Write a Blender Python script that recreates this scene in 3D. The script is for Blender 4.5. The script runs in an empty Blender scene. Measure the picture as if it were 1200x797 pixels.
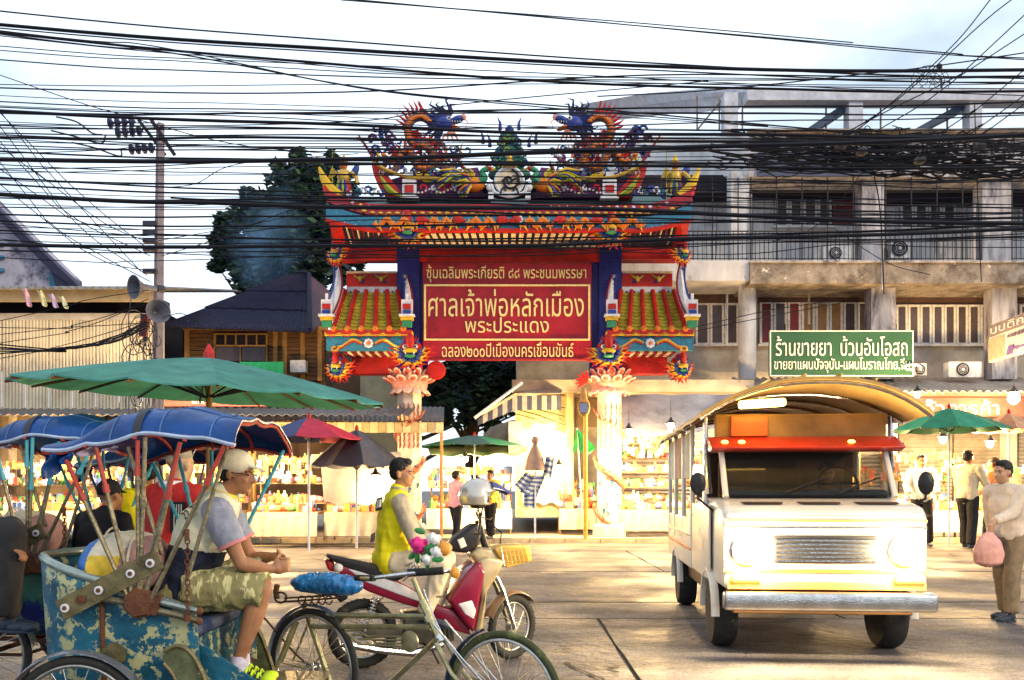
import bpy, bmesh, math, random
from mathutils import Vector, Matrix, Euler, noise
SC = bpy.context.scene
COL = SC.collection
random.seed(7)
PI = math.pi
# ------------------------------------------------------------ camera, sky, sun, exposure
cam = bpy.data.cameras.new('camera'); cam_o = bpy.data.objects.new('camera', cam); COL.objects.link(cam_o)
cam.lens = 30; cam.sensor_width = 36; cam.shift_y = 0.1463; cam.clip_end = 2000; cam.clip_start = 0.1
cam_o.location = (0, 0, 1.5); cam_o.rotation_euler = (PI/2, 0, 0); SC.camera = cam_o
SUN_EL, SUN_AZ = math.radians(24), math.radians(128)       # azimuth clockwise from +Y: sun right of and behind the camera
W = bpy.data.worlds.new('World'); SC.world = W; W.use_nodes = True
nt = W.node_tree; nt.nodes.clear()
def wn(t): return nt.nodes.new(t)
out = wn('ShaderNodeOutputWorld'); bg = wn('ShaderNodeBackground'); sky = wn('ShaderNodeTexSky')
sky.sky_type = 'NISHITA'; sky.sun_disc = False; sky.sun_elevation = SUN_EL; sky.sun_rotation = SUN_AZ
sky.air_density = 1.3; sky.dust_density = .4; sky.ozone_density = 2.5
bg.inputs[1].default_value = 0.12
tc = wn('ShaderNodeTexCoord'); mp = wn('ShaderNodeMapping'); mp.inputs['Scale'].default_value = (1.4, 1.0, 2.6); mp.inputs['Location'].default_value = (.35, .2, .1)
nz = wn('ShaderNodeTexNoise'); nz.inputs['Scale'].default_value = 1.9; nz.inputs['Detail'].default_value = 7; nz.inputs['Roughness'].default_value = .55
cr = wn('ShaderNodeValToRGB'); cr.color_ramp.elements[0].position = .34; cr.color_ramp.elements[1].position = .54; cr.color_ramp.elements[0].color = (.45, .45, .45, 1)
mx = wn('ShaderNodeMix'); mx.data_type = 'RGBA'; mx.inputs['B'].default_value = (7.7, 8.9, 10.2, 1)
nt.links.new(tc.outputs['Generated'], mp.inputs[0]); nt.links.new(mp.outputs[0], nz.inputs[0]); nt.links.new(nz.outputs[0], cr.inputs[0])
nt.links.new(cr.outputs[0], mx.inputs['Factor']); nt.links.new(sky.outputs[0], mx.inputs['A']); nt.links.new(mx.outputs['Result'], bg.inputs[0]); nt.links.new(bg.outputs[0], out.inputs[0])
sl = bpy.data.lights.new('sun', 'SUN'); sl.energy = 1.5; sl.angle = math.radians(14); sl.color = (1, .78, .50)
so = bpy.data.objects.new('sun', sl); COL.objects.link(so)
sd = Vector((math.sin(SUN_AZ)*math.cos(SUN_EL), math.cos(SUN_AZ)*math.cos(SUN_EL), math.sin(SUN_EL)))
so.rotation_euler = sd.to_track_quat('Z', 'Y').to_euler(); so.location = sd*60
SC.view_settings.view_transform = 'Standard'; SC.view_settings.look = 'None'; SC.view_settings.gamma = 1; SC.view_settings.exposure = 0.38; SC.cycles.volume_bounces = 4

# ------------------------------------------------------------ helpers
V3 = Vector
def P(x, y, D): return Vector(((x-600)*D/1000, D, 1.5+(574-y)*D/1000))
def thing(name, label, cat, loc=(0, 0, 0), rotz=0, group=None, kind=None):
    o = bpy.data.objects.new(name, None); COL.objects.link(o); o.empty_display_size = .2
    o.location = loc; o.rotation_euler = (0, 0, rotz); tag(o, label, cat, group, kind); return o
def tag(o, label=None, cat=None, group=None, kind=None):
    if label: o['label'] = label
    if cat: o['category'] = cat
    if group: o['group'] = group
    if kind: o['kind'] = kind
    return o
def wl(o):
    v = Vector((0, 0, 0))
    while o is not None:
        v += o.location; o = o.parent
    return v
def mlink(name, me, parent=None, loc=(0, 0, 0)):
    o = bpy.data.objects.new(name, me); COL.objects.link(o); o.location = loc
    if parent: o.parent = parent
    return o
def copy_tree(o, parent=None):
    c = o.copy(); COL.objects.link(c); c.parent = parent
    for ch in list(KIDS(o)): copy_tree(ch, c)
    return c
def KIDS(o): return [k for k in COL.objects if k.parent == o]
def frame(d, up=Vector((0, 0, 1))):
    d = d.normalized(); 
    if abs(d.dot(up)) > .98: up = Vector((1, 0, 0))
    s = d.cross(up).normalized(); u = s.cross(d).normalized(); return s, u
class MB:
    def __init__(s): s.v = []; s.f = []; s.m = []
    def add(s, vs, fs, mi=0):
        b = len(s.v); s.v += [Vector(v) for v in vs]; s.f += [tuple(i+b for i in f) for f in fs]; s.m += [mi]*len(fs); return s
    def box(s, c, d, R=None, mi=0):
        c = Vector(c); x, y, z = d[0]/2, d[1]/2, d[2]/2
        vs = [Vector(p) for p in ((-x,-y,-z),(x,-y,-z),(x,y,-z),(-x,y,-z),(-x,-y,z),(x,-y,z),(x,y,z),(-x,y,z))]
        if R is not None:
            if not isinstance(R, Matrix): R = Euler(R).to_matrix()
            vs = [R @ v for v in vs]
        return s.add([v+c for v in vs], [(0,3,2,1),(4,5,6,7),(0,1,5,4),(1,2,6,5),(2,3,7,6),(3,0,4,7)], mi)
    def bb(s, x0, x1, y0, y1, z0, z1, mi=0): return s.box(((x0+x1)/2, (y0+y1)/2, (z0+z1)/2), (abs(x1-x0), abs(y1-y0), abs(z1-z0)), None, mi)
    def tube(s, pts, r, n=6, closed=False, mi=0, flat=1.0, caps=True):
        pts = [Vector(p) for p in pts]; N = len(pts); rr = r if isinstance(r, (list, tuple)) else [r]*N
        vs = []; up = Vector((0, 0, 1)); prev = None
        for i, p in enumerate(pts):
            if closed: d = pts[(i+1) % N]-pts[i-1]
            else: d = pts[min(i+1, N-1)]-pts[max(i-1, 0)]
            if d.length < 1e-9: d = Vector((0, 0, 1))
            d.normalize()
            if prev is None: a, b = frame(d)
            else:
                a = prev-d*prev.dot(d)
                if a.length < 1e-4: a, b = frame(d)
                a.normalize(); b = a.cross(d)
            prev = a
            for k in range(n):
                t = 2*PI*k/n; vs.append(p+(a*math.cos(t)+b*math.sin(t)*flat)*rr[i])
        fs = []
        for i in range(N if closed else N-1):
            j = (i+1) % N
            for k in range(n): l = (k+1) % n; fs.append((i*n+k, i*n+l, j*n+l, j*n+k))
        if caps and not closed: fs += [tuple(range(n))[::-1], tuple((N-1)*n+k for k in range(n))]
        return s.add(vs, fs, mi)
    def cyl(s, a, b, r0, r1=None, n=10, mi=0): return s.tube([a, b], [r0, r0 if r1 is None else r1], n, mi=mi)
    def ell(s, c, r, R=None, nu=10, nv=7, mi=0):
        c = Vector(c); r = (r, r, r) if isinstance(r, (int, float)) else r; vs = []; fs = []
        if R is not None and not isinstance(R, Matrix): R = Euler(R).to_matrix()
        for j in range(1, nv):
            ph = PI*j/nv
            for i in range(nu):
                t = 2*PI*i/nu; v = Vector((r[0]*math.sin(ph)*math.cos(t), r[1]*math.sin(ph)*math.sin(t), r[2]*math.cos(ph))); vs.append(v)
        vs += [Vector((0, 0, r[2])), Vector((0, 0, -r[2]))]
        if R is not None: vs = [R @ v for v in vs]
        vs = [v+c for v in vs]; T = len(vs)-2; Bt = T+1
        for i in range(nu):
            k = (i+1) % nu; fs.append((T, i, k)); q = (nv-2)*nu; fs.append((Bt, q+k, q+i))
            for j in range(nv-2): fs.append((j*nu+i, (j+1)*nu+i, (j+1)*nu+k, j*nu+k))
        return s.add(vs, fs, mi)
    def lathe(s, c, prof, n=16, R=None, mi=0, sq=1.0):
        c = Vector(c); vs = []; fs = []
        for (r, z) in prof:
            for k in range(n):
                t = 2*PI*k/n; v = Vector((r*math.cos(t), r*math.sin(t)*sq, z)); v = (R @ v) if R is not None else v; vs.append(v+c)
        for j in range(len(prof)-1):
            for k in range(n): l = (k+1) % n; fs.append((j*n+k, j*n+l, (j+1)*n+l, (j+1)*n+k))
        fs += [tuple(range(n))[::-1], tuple((len(prof)-1)*n+k for k in range(n))]
        return s.add(vs, fs, mi)
    def prism(s, pts, ex, mi=0):
        pts = [Vector(p) for p in pts]; ex = Vector(ex); n = len(pts)
        fs = [tuple(range(n)), tuple(range(n, 2*n))[::-1]]+[(k, n+k, n+(k+1) % n, (k+1) % n) for k in range(n)]
        return s.add(pts+[p+ex for p in pts], fs, mi)
    def grid(s, fn, nu, nv, mi=0, thick=0):
        vs = [Vector(fn(i/nu, j/nv)) for j in range(nv+1) for i in range(nu+1)]
        fs = [(j*(nu+1)+i, j*(nu+1)+i+1, (j+1)*(nu+1)+i+1, (j+1)*(nu+1)+i) for j in range(nv) for i in range(nu)]
        s.add(vs, fs, mi)
        if thick:
            o = Vector(thick) if not isinstance(thick, (int, float)) else Vector((0, 0, -thick))
            s.add([v+o for v in vs], [f[::-1] for f in fs], mi)
            ed = [(i, 0) for i in range(nu)]
            rim = [j for j in range(nu+1)]+[(j+1)*(nu+1)+nu for j in range(nv)]+[nv*(nu+1)+i for i in range(nu-1, -1, -1)]+[j*(nu+1) for j in range(nv-1, 0, -1)]
            m = len(rim); R = [vs[i] for i in rim]
            s.add(R+[v+o for v in R], [(k, m+k, m+(k+1) % m, (k+1) % m) for k in range(m)], mi)
        return s
    def mesh(s, name, mats, smooth=False, off=Vector((0, 0, 0))):
        me = bpy.data.meshes.new(name); me.from_pydata([v-off for v in s.v], [], s.f)
        for m in (mats if isinstance(mats, (list, tuple)) else [mats]): me.materials.append(m)
        me.polygons.foreach_set('material_index', s.m)
        if smooth:
            me.polygons.foreach_set('use_smooth', [True]*len(s.f))
            try: me.set_sharp_from_angle(angle=math.radians(45 if smooth is True else smooth))
            except Exception: pass
        me.update(); return me
    def build(s, name, mats, parent=None, smooth=False, at=None):
        """world coordinates in; parent (unrotated) or at decides where the origin goes"""
        if parent is not None: return mlink(name, s.mesh(name, mats, smooth, wl(parent)), parent)
        if at is None:
            n = max(1, len(s.v)); at = sum(s.v, Vector())/n; at.z = min(v.z for v in s.v)
        at = Vector(at); return mlink(name, s.mesh(name, mats, smooth, at), None, at)
def remesh(mb, name, mats, vox=.012, sm=3, matfn=None, foldamp=0, foldsc=14, off=Vector((0, 0, 0)), fold_vec=(1, 1, .45)):
    me = mb.mesh(name, mats if isinstance(mats, (list, tuple)) else [mats]); o = bpy.data.objects.new('tmp', me); COL.objects.link(o)
    md = o.modifiers.new('r', 'REMESH'); md.mode = 'VOXEL'; md.voxel_size = vox
    if sm: m2 = o.modifiers.new('s', 'SMOOTH'); m2.factor = .5; m2.iterations = sm
    dg = bpy.context.evaluated_depsgraph_get(); ev = o.evaluated_get(dg)
    new = bpy.data.meshes.new_from_object(ev); bpy.data.objects.remove(o); new.name = name
    new.materials.clear()
    for m in (mats if isinstance(mats, (list, tuple)) else [mats]): new.materials.append(m)
    if foldamp:
        ns = [v.normal.copy() for v in new.vertices]
        for v, n in zip(new.vertices, ns):
            p = v.co; q = Vector((p.x*foldsc*fold_vec[0], p.y*foldsc*fold_vec[1], p.z*foldsc*fold_vec[2]))
            q2 = Vector((q.x+.8*noise.noise(q*.6), q.y+.9*noise.noise(q*.5+Vector((5, 2, 1))), q.z))
            v.co = p+n*foldamp*(1-2.2*abs(noise.noise(q2)))
    if matfn:
        new.polygons.foreach_set('material_index', [matfn(p.center) for p in new.polygons])
    else: new.polygons.foreach_set('material_index', [0]*len(new.polygons))
    new.polygons.foreach_set('use_smooth', [True]*len(new.polygons))
    for v in new.vertices: v.co -= off
    return new

# ------------------------------------------------------------ materials (procedural)
MAT = {}
def M(name, col, rough=.6, metal=0, var=.18, scale=6, bump=.15, worn=None, emit=None, stretch=(1, 1, 1), spots=None, coat=0, alpha=None):
    """col base; var brightness mottling; worn=(colour, threshold, scale) patches; spots likewise"""
    if name in MAT: return MAT[name]
    m = bpy.data.materials.new(name); m.use_nodes = True; n = m.node_tree.nodes; L = m.node_tree.links; b = n['Principled BSDF']
    b.inputs['Roughness'].default_value = rough; b.inputs['Metallic'].default_value = metal; b.inputs['Specular IOR Level'].default_value = .28
    if coat: b.inputs['Coat Weight'].default_value = coat; b.inputs['Coat Roughness'].default_value = .12
    if emit:
        b.inputs['Emission Color'].default_value = (*emit[0], 1); b.inputs['Emission Strength'].default_value = emit[1]
    t = n.new('ShaderNodeTexCoord'); mpn = n.new('ShaderNodeMapping'); mpn.inputs['Scale'].default_value = stretch
    L.new(t.outputs['Object'], mpn.inputs[0])
    a = n.new('ShaderNodeTexNoise'); a.inputs['Scale'].default_value = scale; a.inputs['Detail'].default_value = 6; a.inputs['Roughness'].default_value = .65; L.new(mpn.outputs[0], a.inputs[0])
    c = n.new('ShaderNodeValToRGB'); c.color_ramp.elements[0].position = .3; c.color_ramp.elements[1].position = .7
    c.color_ramp.elements[0].color = (*[max(0, k*(1-var*1.6)) for k in col], 1); c.color_ramp.elements[1].color = (*[min(1, k*(1+var)) for k in col], 1)
    L.new(a.outputs[0], c.inputs[0]); last = c.outputs[0]
    for i, w in enumerate([worn, spots]):
        if not w: continue
        wc, th, ws = w[:3]
        q = n.new('ShaderNodeTexNoise'); q.inputs['Scale'].default_value = ws; q.inputs['Detail'].default_value = 8; q.inputs['Roughness'].default_value = .7; q.noise_dimensions = '4D'; q.inputs['W'].default_value = 3.1*i+1
        L.new(mpn.outputs[0], q.inputs[0])
        cc = n.new('ShaderNodeValToRGB'); cc.color_ramp.elements[0].position = th; cc.color_ramp.elements[1].position = th+(w[3] if len(w) > 3 else .04)
        L.new(q.outputs[0], cc.inputs[0]); mm = n.new('ShaderNodeMix'); mm.data_type = 'RGBA'; mm.inputs['B'].default_value = (*wc, 1)
        L.new(cc.outputs[0], mm.inputs['Factor']); L.new(last, mm.inputs['A']); last = mm.outputs['Result']
    L.new(last, b.inputs['Base Color'])
    if bump:
        bn = n.new('ShaderNodeTexNoise'); bn.inputs['Scale'].default_value = scale*7; bn.inputs['Detail'].default_value = 4; L.new(mpn.outputs[0], bn.inputs[0])
        bm_ = n.new('ShaderNodeBump'); bm_.inputs['Strength'].default_value = bump; bm_.inputs['Distance'].default_value = .02; L.new(bn.outputs[0], bm_.inputs['Height']); L.new(bm_.outputs[0], b.inputs['Normal'])
    if alpha is not None: b.inputs['Alpha'].default_value = alpha
    MAT[name] = m; return m
def translucent(m, k=.5):
    n = m.node_tree.nodes; L = m.node_tree.links; b = n['Principled BSDF']; t = n.new('ShaderNodeBsdfTranslucent'); mm = n.new('ShaderNodeMixShader'); mm.inputs[0].default_value = k; o = [x for x in n if x.type == 'OUTPUT_MATERIAL'][0]
    src = b.inputs['Base Color'].links[0].from_socket; g = n.new('ShaderNodeMix'); g.data_type = 'RGBA'; g.blend_type = 'ADD'; g.inputs['Factor'].default_value = .6; L.new(src, g.inputs['A']); L.new(src, g.inputs['B']); L.new(g.outputs['Result'], t.inputs[0]); L.new(b.outputs[0], mm.inputs[1]); L.new(t.outputs[0], mm.inputs[2]); L.new(mm.outputs[0], o.inputs[0]); return m
def GLOW(name, col, s): return M(name, col, .5, emit=(col, s), bump=0, var=0)
def glass(name, tint=(.6, .7, .75), rough=.05):
    if name in MAT: return MAT[name]
    m = bpy.data.materials.new(name); m.use_nodes = True; b = m.node_tree.nodes['Principled BSDF']
    b.inputs['Base Color'].default_value = (*tint, 1); b.inputs['Roughness'].default_value = rough; b.inputs['Transmission Weight'].default_value = .9; b.inputs['IOR'].default_value = 1.1
    MAT[name] = m; return m
def text_mesh(txt, height, depth, name='lettering'):
    """outlines of the built-in font, every contour filled on its own so overlapping strokes stay clean"""
    from mathutils.geometry import tessellate_polygon, interpolate_bezier
    c = bpy.data.curves.new('t', 'FONT'); c.body = txt; c.align_x = 'CENTER'; c.align_y = 'CENTER'
    o = bpy.data.objects.new('t', c); COL.objects.link(o); bpy.context.view_layer.update()
    cu = o.to_curve(bpy.context.evaluated_depsgraph_get()); loops = []
    for sp in cu.splines:
        pts = []; b = sp.bezier_points; n = len(b)
        for k in range(n):
            p, q = b[k], b[(k+1) % n]; straight = p.handle_right_type == 'VECTOR' and q.handle_left_type == 'VECTOR'
            pts += [p.co.copy()] if straight else interpolate_bezier(p.co, p.handle_right, q.handle_left, q.co, 5)[:-1]
        pts = [v for k, v in enumerate(pts) if (v-pts[k-1]).length > 1e-5]
        if len(pts) > 2: loops.append(pts)
    o.to_curve_clear(); bpy.data.objects.remove(o)
    area = lambda L: sum(L[k-1].x*L[k].y-L[k].x*L[k-1].y for k in range(len(L)))/2
    ar = [area(L) for L in loops]; sgn = 1 if max(ar, key=abs) > 0 else -1
    def inside(p, L):
        r = False
        for k in range(len(L)):
            a, b = L[k-1], L[k]
            if (a.y > p.y) != (b.y > p.y) and p.x < (b.x-a.x)*(p.y-a.y)/(b.y-a.y)+a.x: r = not r
        return r
    outer = [i for i in range(len(loops)) if ar[i]*sgn > 0 or not any(k != i and inside(loops[i][0], loops[k]) for k in range(len(loops)))]; holes = {i: [] for i in outer}
    for i in range(len(loops)):
        if i not in outer:
            cand = [k for k in outer if inside(loops[i][0], loops[k])]
            if cand: holes[min(cand, key=lambda k: abs(ar[k]))].append(loops[i])
    mb = MB()
    for m, i in enumerate(outer):
        ls = [loops[i]]+holes[i]; fl = [p for L in ls for p in L]; z = .02+.0012*(m % 4)
        tr = tessellate_polygon([[V3((p.x, p.y, 0)) for p in L] for L in ls])
        mb.add([V3((p.x, p.y, z)) for p in fl], [tuple(t) for t in tr])
        for L in ls: n = len(L); mb.add([V3((p.x, p.y, z)) for p in L]+[V3((p.x, p.y, -.02)) for p in L], [(k, (k+1) % n, n+(k+1) % n, n+k) for k in range(n)])
    me = mb.mesh(name, bpy.data.materials.new('tmp') if False else [])
    xs = [v.co.x for v in me.vertices]; ys = [v.co.y for v in me.vertices]
    return me, min(xs), max(xs), min(ys), max(ys)
def lettering(txt, p0, p1, zc, h, mat, parent, depth=.02, name='lettering', nrm=None):
    """text from point p0 to p1 (world, left to right), centred on height zc, h high, facing -Y or nrm"""
    me, x0, x1, y0, y1 = text_mesh(txt, h, depth); p0 = Vector(p0); p1 = Vector(p1); d = p1-p0; Lh = d.length; ax = d.normalized(); n = ax.cross(Vector((0, 0, 1)))
    base = wl(parent)
    for v in me.vertices:
        q = p0+ax*((v.co.x-x0)/(x1-x0)*Lh)+Vector((0, 0, zc-(p0.z+(ax.z*Lh)/2)+(v.co.y-(y0+y1)/2)/(y1-y0)*h))
        v.co = q+n*(v.co.z/.02*depth/2)-base
    me.materials.clear(); me.materials.append(mat)
    return mlink(name, me, parent)
# ------------------------------------------------------------ ground, road of concrete slabs, far pavement
m_ground = M('ground_mat', (.16, .15, .14), .9, scale=.8, bump=.3)
g = MB(); g.add([(-400, -60, -.06), (400, -60, -.06), (400, 900, -.06), (-400, 900, -.06)], [(0, 1, 2, 3)])
tag(g.build('ground', m_ground, at=(0, 0, -.06)), kind='structure')
def road_mat():
    m = M('road_concrete', (.112, .100, .104), .5, var=.4, scale=1.3, bump=.9, worn=((.10, .085, .085), .54, .9, .14), spots=((.22, .19, .17), .60, 3.6, .1), stretch=(1, 1, 1))
    n = m.node_tree.nodes; L = m.node_tree.links; b = n['Principled BSDF']
    w = n.new('ShaderNodeTexNoise'); w.inputs['Scale'].default_value = .55; w.inputs['Detail'].default_value = 5
    r = n.new('ShaderNodeMapRange'); r.inputs['From Min'].default_value = .4; r.inputs['From Max'].default_value = .62; r.inputs['To Min'].default_value = .52; r.inputs['To Max'].default_value = .85
    t = n.new('ShaderNodeTexCoord'); L.new(t.outputs['Object'], w.inputs[0]); L.new(w.outputs[0], r.inputs[0]); L.new(r.outputs[0], b.inputs['Roughness'])
    src = b.inputs['Base Color'].links[0].from_socket   # aggregate speckle and long tyre-worn streaks
    g1 = n.new('ShaderNodeTexNoise'); g1.inputs['Scale'].default_value = 42; g1.inputs['Detail'].default_value = 3; r1_ = n.new('ShaderNodeMapRange'); r1_.inputs['From Min'].default_value = .35; r1_.inputs['From Max'].default_value = .65; r1_.inputs['To Min'].default_value = .55; r1_.inputs['To Max'].default_value = 1.35
    mp1 = n.new('ShaderNodeMapping'); mp1.inputs['Scale'].default_value = (.12, 1.6, 1); g2 = n.new('ShaderNodeTexNoise'); g2.inputs['Scale'].default_value = 1.4; g2.inputs['Detail'].default_value = 6; r2_ = n.new('ShaderNodeMapRange'); r2_.inputs['From Min'].default_value = .35; r2_.inputs['From Max'].default_value = .65; r2_.inputs['To Min'].default_value = .68; r2_.inputs['To Max'].default_value = 1.2
    L.new(t.outputs['Object'], g1.inputs[0]); L.new(t.outputs['Object'], mp1.inputs[0]); L.new(mp1.outputs[0], g2.inputs[0]); L.new(g1.outputs[0], r1_.inputs[0]); L.new(g2.outputs[0], r2_.inputs[0])
    mu = n.new('ShaderNodeMath'); mu.operation = 'MULTIPLY'; L.new(r1_.outputs[0], mu.inputs[0]); L.new(r2_.outputs[0], mu.inputs[1]); vm = n.new('ShaderNodeVectorMath'); vm.operation = 'SCALE'; L.new(src, vm.inputs[0]); L.new(mu.outputs[0], vm.inputs['Scale']); L.new(vm.outputs[0], b.inputs['Base Color'])
    return m
m_road = road_mat(); m_joint = M('joint_tar', (.035, .03, .028), .8, scale=5)
g = MB(); g.add([(-70, -12, -.02), (70, -12, -.02), (70, 24, -.02), (-70, 24, -.02)], [(0, 1, 2, 3)])
road = tag(g.build('road', m_joint, at=(0, 0, -.02)), kind='structure')
# slabs: rows along the street, joints recessed
rows = [(-12, 1.5), (1.52, 5.6), (5.62, 9.95), (9.97, 11.4), (11.42, 15.7), (15.72, 20.9), (20.93, 24)]
random.seed(3)
for ri, (y0, y1) in enumerate(rows):
    step = [6, 4.6, 4.6, 5, 5, 5.2, 5.2][ri]; off = [0, 1.0, 1.0, 2.9, 2.2, .4, 3][ri]
    x = -34+off % step
    if ri in (1, 2): x = 1.0-step*8
    while x < 34:
        x1 = x+step; gp = .018
        j = [random.uniform(-.004, .004) for _ in range(4)]
        nseg = 8
        # ragged edges
        top = []
        def ed(a, b, n):
            for k in range(n):
                t = k/n; p = Vector(a).lerp(Vector(b), t)
                if k: p += Vector((random.uniform(-.012, .012), random.uniform(-.012, .012), 0))
                top.append(p)
        z = random.uniform(-.004, .003)
        ed((x+gp, y0+gp, z), (x1-gp, y0+gp, z), nseg); ed((x1-gp, y0+gp, z), (x1-gp, y1-gp, z), nseg); ed((x1-gp, y1-gp, z), (x+gp, y1-gp, z), nseg); ed((x+gp, y1-gp, z), (x+gp, y0+gp, z), nseg)
        mb = MB(); mb.prism([p for p in top], (0, 0, -.1)); mb.f = [f[::-1] for f in mb.f]
        o = mb.build('concrete_slab', m_road, road)
        x = x1
# cracks and patches on the slabs: thin tar lines, each a strip 4 mm proud
def strip(pts, w, name, mat, z):
    vs = []; fs = []
    for i, p in enumerate(pts):
        p = Vector((p[0], p[1], 0)); q = Vector((*pts[min(i+1, len(pts)-1)], 0)); o = Vector((*pts[max(i-1, 0)], 0)); d = (q-o).normalized(); s = Vector((-d.y, d.x, 0))*w*random.uniform(.5, 1.2)/2
        vs += [p+s+Vector((0, 0, z)), p-s+Vector((0, 0, z))]
    fs = [(2*i, 2*i+1, 2*i+3, 2*i+2) for i in range(len(pts)-1)]
    mb = MB(); mb.add(vs, fs); return mb.build(name, mat, road)
def crackline(a, b, n=26, amp=.05):
    return [(a[0]+(b[0]-a[0])*k/n+random.uniform(-amp, amp), a[1]+(b[1]-a[1])*k/n+random.uniform(-amp, amp)) for k in range(n+1)]
strip(crackline((.02, 11.45), (1.7, 11.6), 20, .02), .03, 'road_crack', m_joint, .009)
strip(crackline((1.0, 9.3), (3.6, 9.7), 20, .02), .03, 'road_crack', m_joint, .010)
strip(crackline((.45, 7.4), (.75, 6.6), 12, .02), .035, 'road_crack', m_joint, .010)
strip(crackline((2.6, 19.4), (4.6, 16.4), 20, .05), .05, 'road_crack', m_joint, .009)
for (cx, cy, r) in ((.42, 15.5, .16), (.75, 15.2, .12), (.48, 8.05, .10), (.9, 7.1, .13), (2.2, 7.8, .07)):
    for k in range(5):
        mb = MB(); a0 = random.uniform(0, 6); x, y = cx+random.uniform(-r, r), cy+random.uniform(-r, r)
        mb.add([(x+random.uniform(.3, 1)*r*.35*math.cos(a0+q*PI/4), y+random.uniform(.3, 1)*r*.35*math.sin(a0+q*PI/4), .011+k*.0007) for q in range(8)], [tuple(range(8))]); mb.build('road_stain', m_joint, road)
mb = MB()
for k in range(150):
    x, y = random.uniform(-5, 9), random.uniform(4.8, 22); s = random.uniform(.008, .03); a = random.uniform(0, 6); mb.add([(x+s*math.cos(a+q*1.57)*(1 if q % 2 else .5), y+s*math.sin(a+q*1.57)*(1 if q % 2 else .5), .012+random.uniform(0, .008)) for q in range(4)], [(0, 1, 2, 3)], random.randrange(3))
tag(mb.build('road_litter', [M('dry_leaf', (.16, .09, .03), .8), M('paper_bit', (.5, .46, .4), .8), m_joint], None), 'dry leaves and paper bits scattered on the road', 'litter', kind='stuff')
# far pavement with kerb stones
m_pave = M('pavement', (.33, .27, .2), .75, scale=2, bump=.4, worn=((.2, .16, .13), .58, 1.5, .1)); m_kerb = M('kerb_paint', (.55, .42, .25), .7, scale=4, worn=((.3, .27, .24), .52, 3))
mb = MB(); mb.bb(-70, 70, 24.33, 60, -.05, .13); pav = tag(mb.build('pavement', m_pave, at=(0, 24, 0)), kind='structure')
x = -30.0; kme = None
while x < 30:
    if kme is None:
        q = MB(); q.bb(-.49, .49, -.15, .15, -.1, .145); kme = q.mesh('kerb_stone', m_kerb)
    mlink('kerb_stone', kme, pav, (x, .155, 0)); x += 1.0
# faded yellow line by the far kerb
m_line = M('faded_paint', (.62, .5, .2), .7, scale=6, worn=((.3, .24, .2), .5, 4, .1)); mb = MB(); mb.bb(-30, 30, 22.9, 23.05, .0045, .0052); mb.build('edge_line', m_line, road)
# ------------------------------------------------------------ ceremonial gate
GD = 25.0
def g_(x, y, dy=0): return P(x, y, GD+dy)
def mx_(x): return 1194-x
red = M('gate_red', (.42, .014, .010), .5, var=.25, scale=3, bump=.08, spots=((.05, .02, .03), .63, 7, .12)); crim = M('gate_crimson', (.30, .008, .018), .4, var=.2, scale=2, bump=.06, worn=((.42, .06, .06), .66, 9, .03))
gold = M('gate_gold', (.55, .34, .06), .4, .35, scale=9, spots=((.05, .02, .03), .63, 7, .12)); yel = M('gate_yellow', (.62, .38, .02), .5, scale=7, spots=((.05, .02, .03), .63, 7, .12)); org = M('gate_orange', (.60, .15, .015), .5, scale=7, spots=((.05, .02, .03), .63, 7, .12))
blu = M('gate_blue', (.015, .02, .20), .4, var=.25, scale=9, bump=.1); cyan = M('gate_cyan', (.03, .17, .28), .5, var=.25, scale=14, bump=.3, spots=((.05, .02, .03), .63, 7, .12)); grn = M('gate_green', (.03, .22, .10), .5, scale=8, spots=((.05, .02, .03), .63, 7, .12))
lime = M('gate_lime', (.27, .30, .02), .5, scale=10, spots=((.05, .02, .03), .63, 7, .12)); wht = M('gate_white', (.60, .58, .60), .6, scale=8, worn=((.4, .38, .4), .62, 8, .1)); pnk = M('lotus_pink', (.70, .26, .20), .6, scale=9, worn=((.75, .6, .5), .52, 9, .15))
drk = M('gate_dark', (.012, .012, .03), .5, scale=5); teal = M('gate_teal', (.015, .10, .09), .5, scale=9, worn=((.2, .4, .3), .6, 12, .05)); mar = M('gate_maroon', (.20, .012, .02), .5, scale=6)
cream = M('gate_cream', (.66, .52, .36), .6, scale=6); colm = M('column_plaster', (.68, .56, .44), .65, scale=5, worn=((.5, .36, .26), .56, 6, .1)); navy = M('gate_navy', (.02, .04, .22), .45, scale=9, worn=((.2, .25, .5), .6, 14, .05))
tiley = M('tile_gold', (.36, .29, .03), .45, var=.3, scale=5, spots=((.06, .10, .02), .58, 5, .15)); rust = M('relief_red', (.40, .13, .08), .6, scale=12)
gate = thing('ceremonial_gate', 'ornate red and blue shrine gate with dragons on its roof above the side street', 'gate', (-.07, GD, .13))
def gp(mb, name, mat, smooth=False, parent=None): return mb.build(name, mat, parent or gate, smooth)
S = 1/40.0   # metres per photo pixel at the gate
def both(fn):
    for s in (1, -1): fn(s)
def X_(x, s): return x if s == 1 else 1194-x
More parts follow.
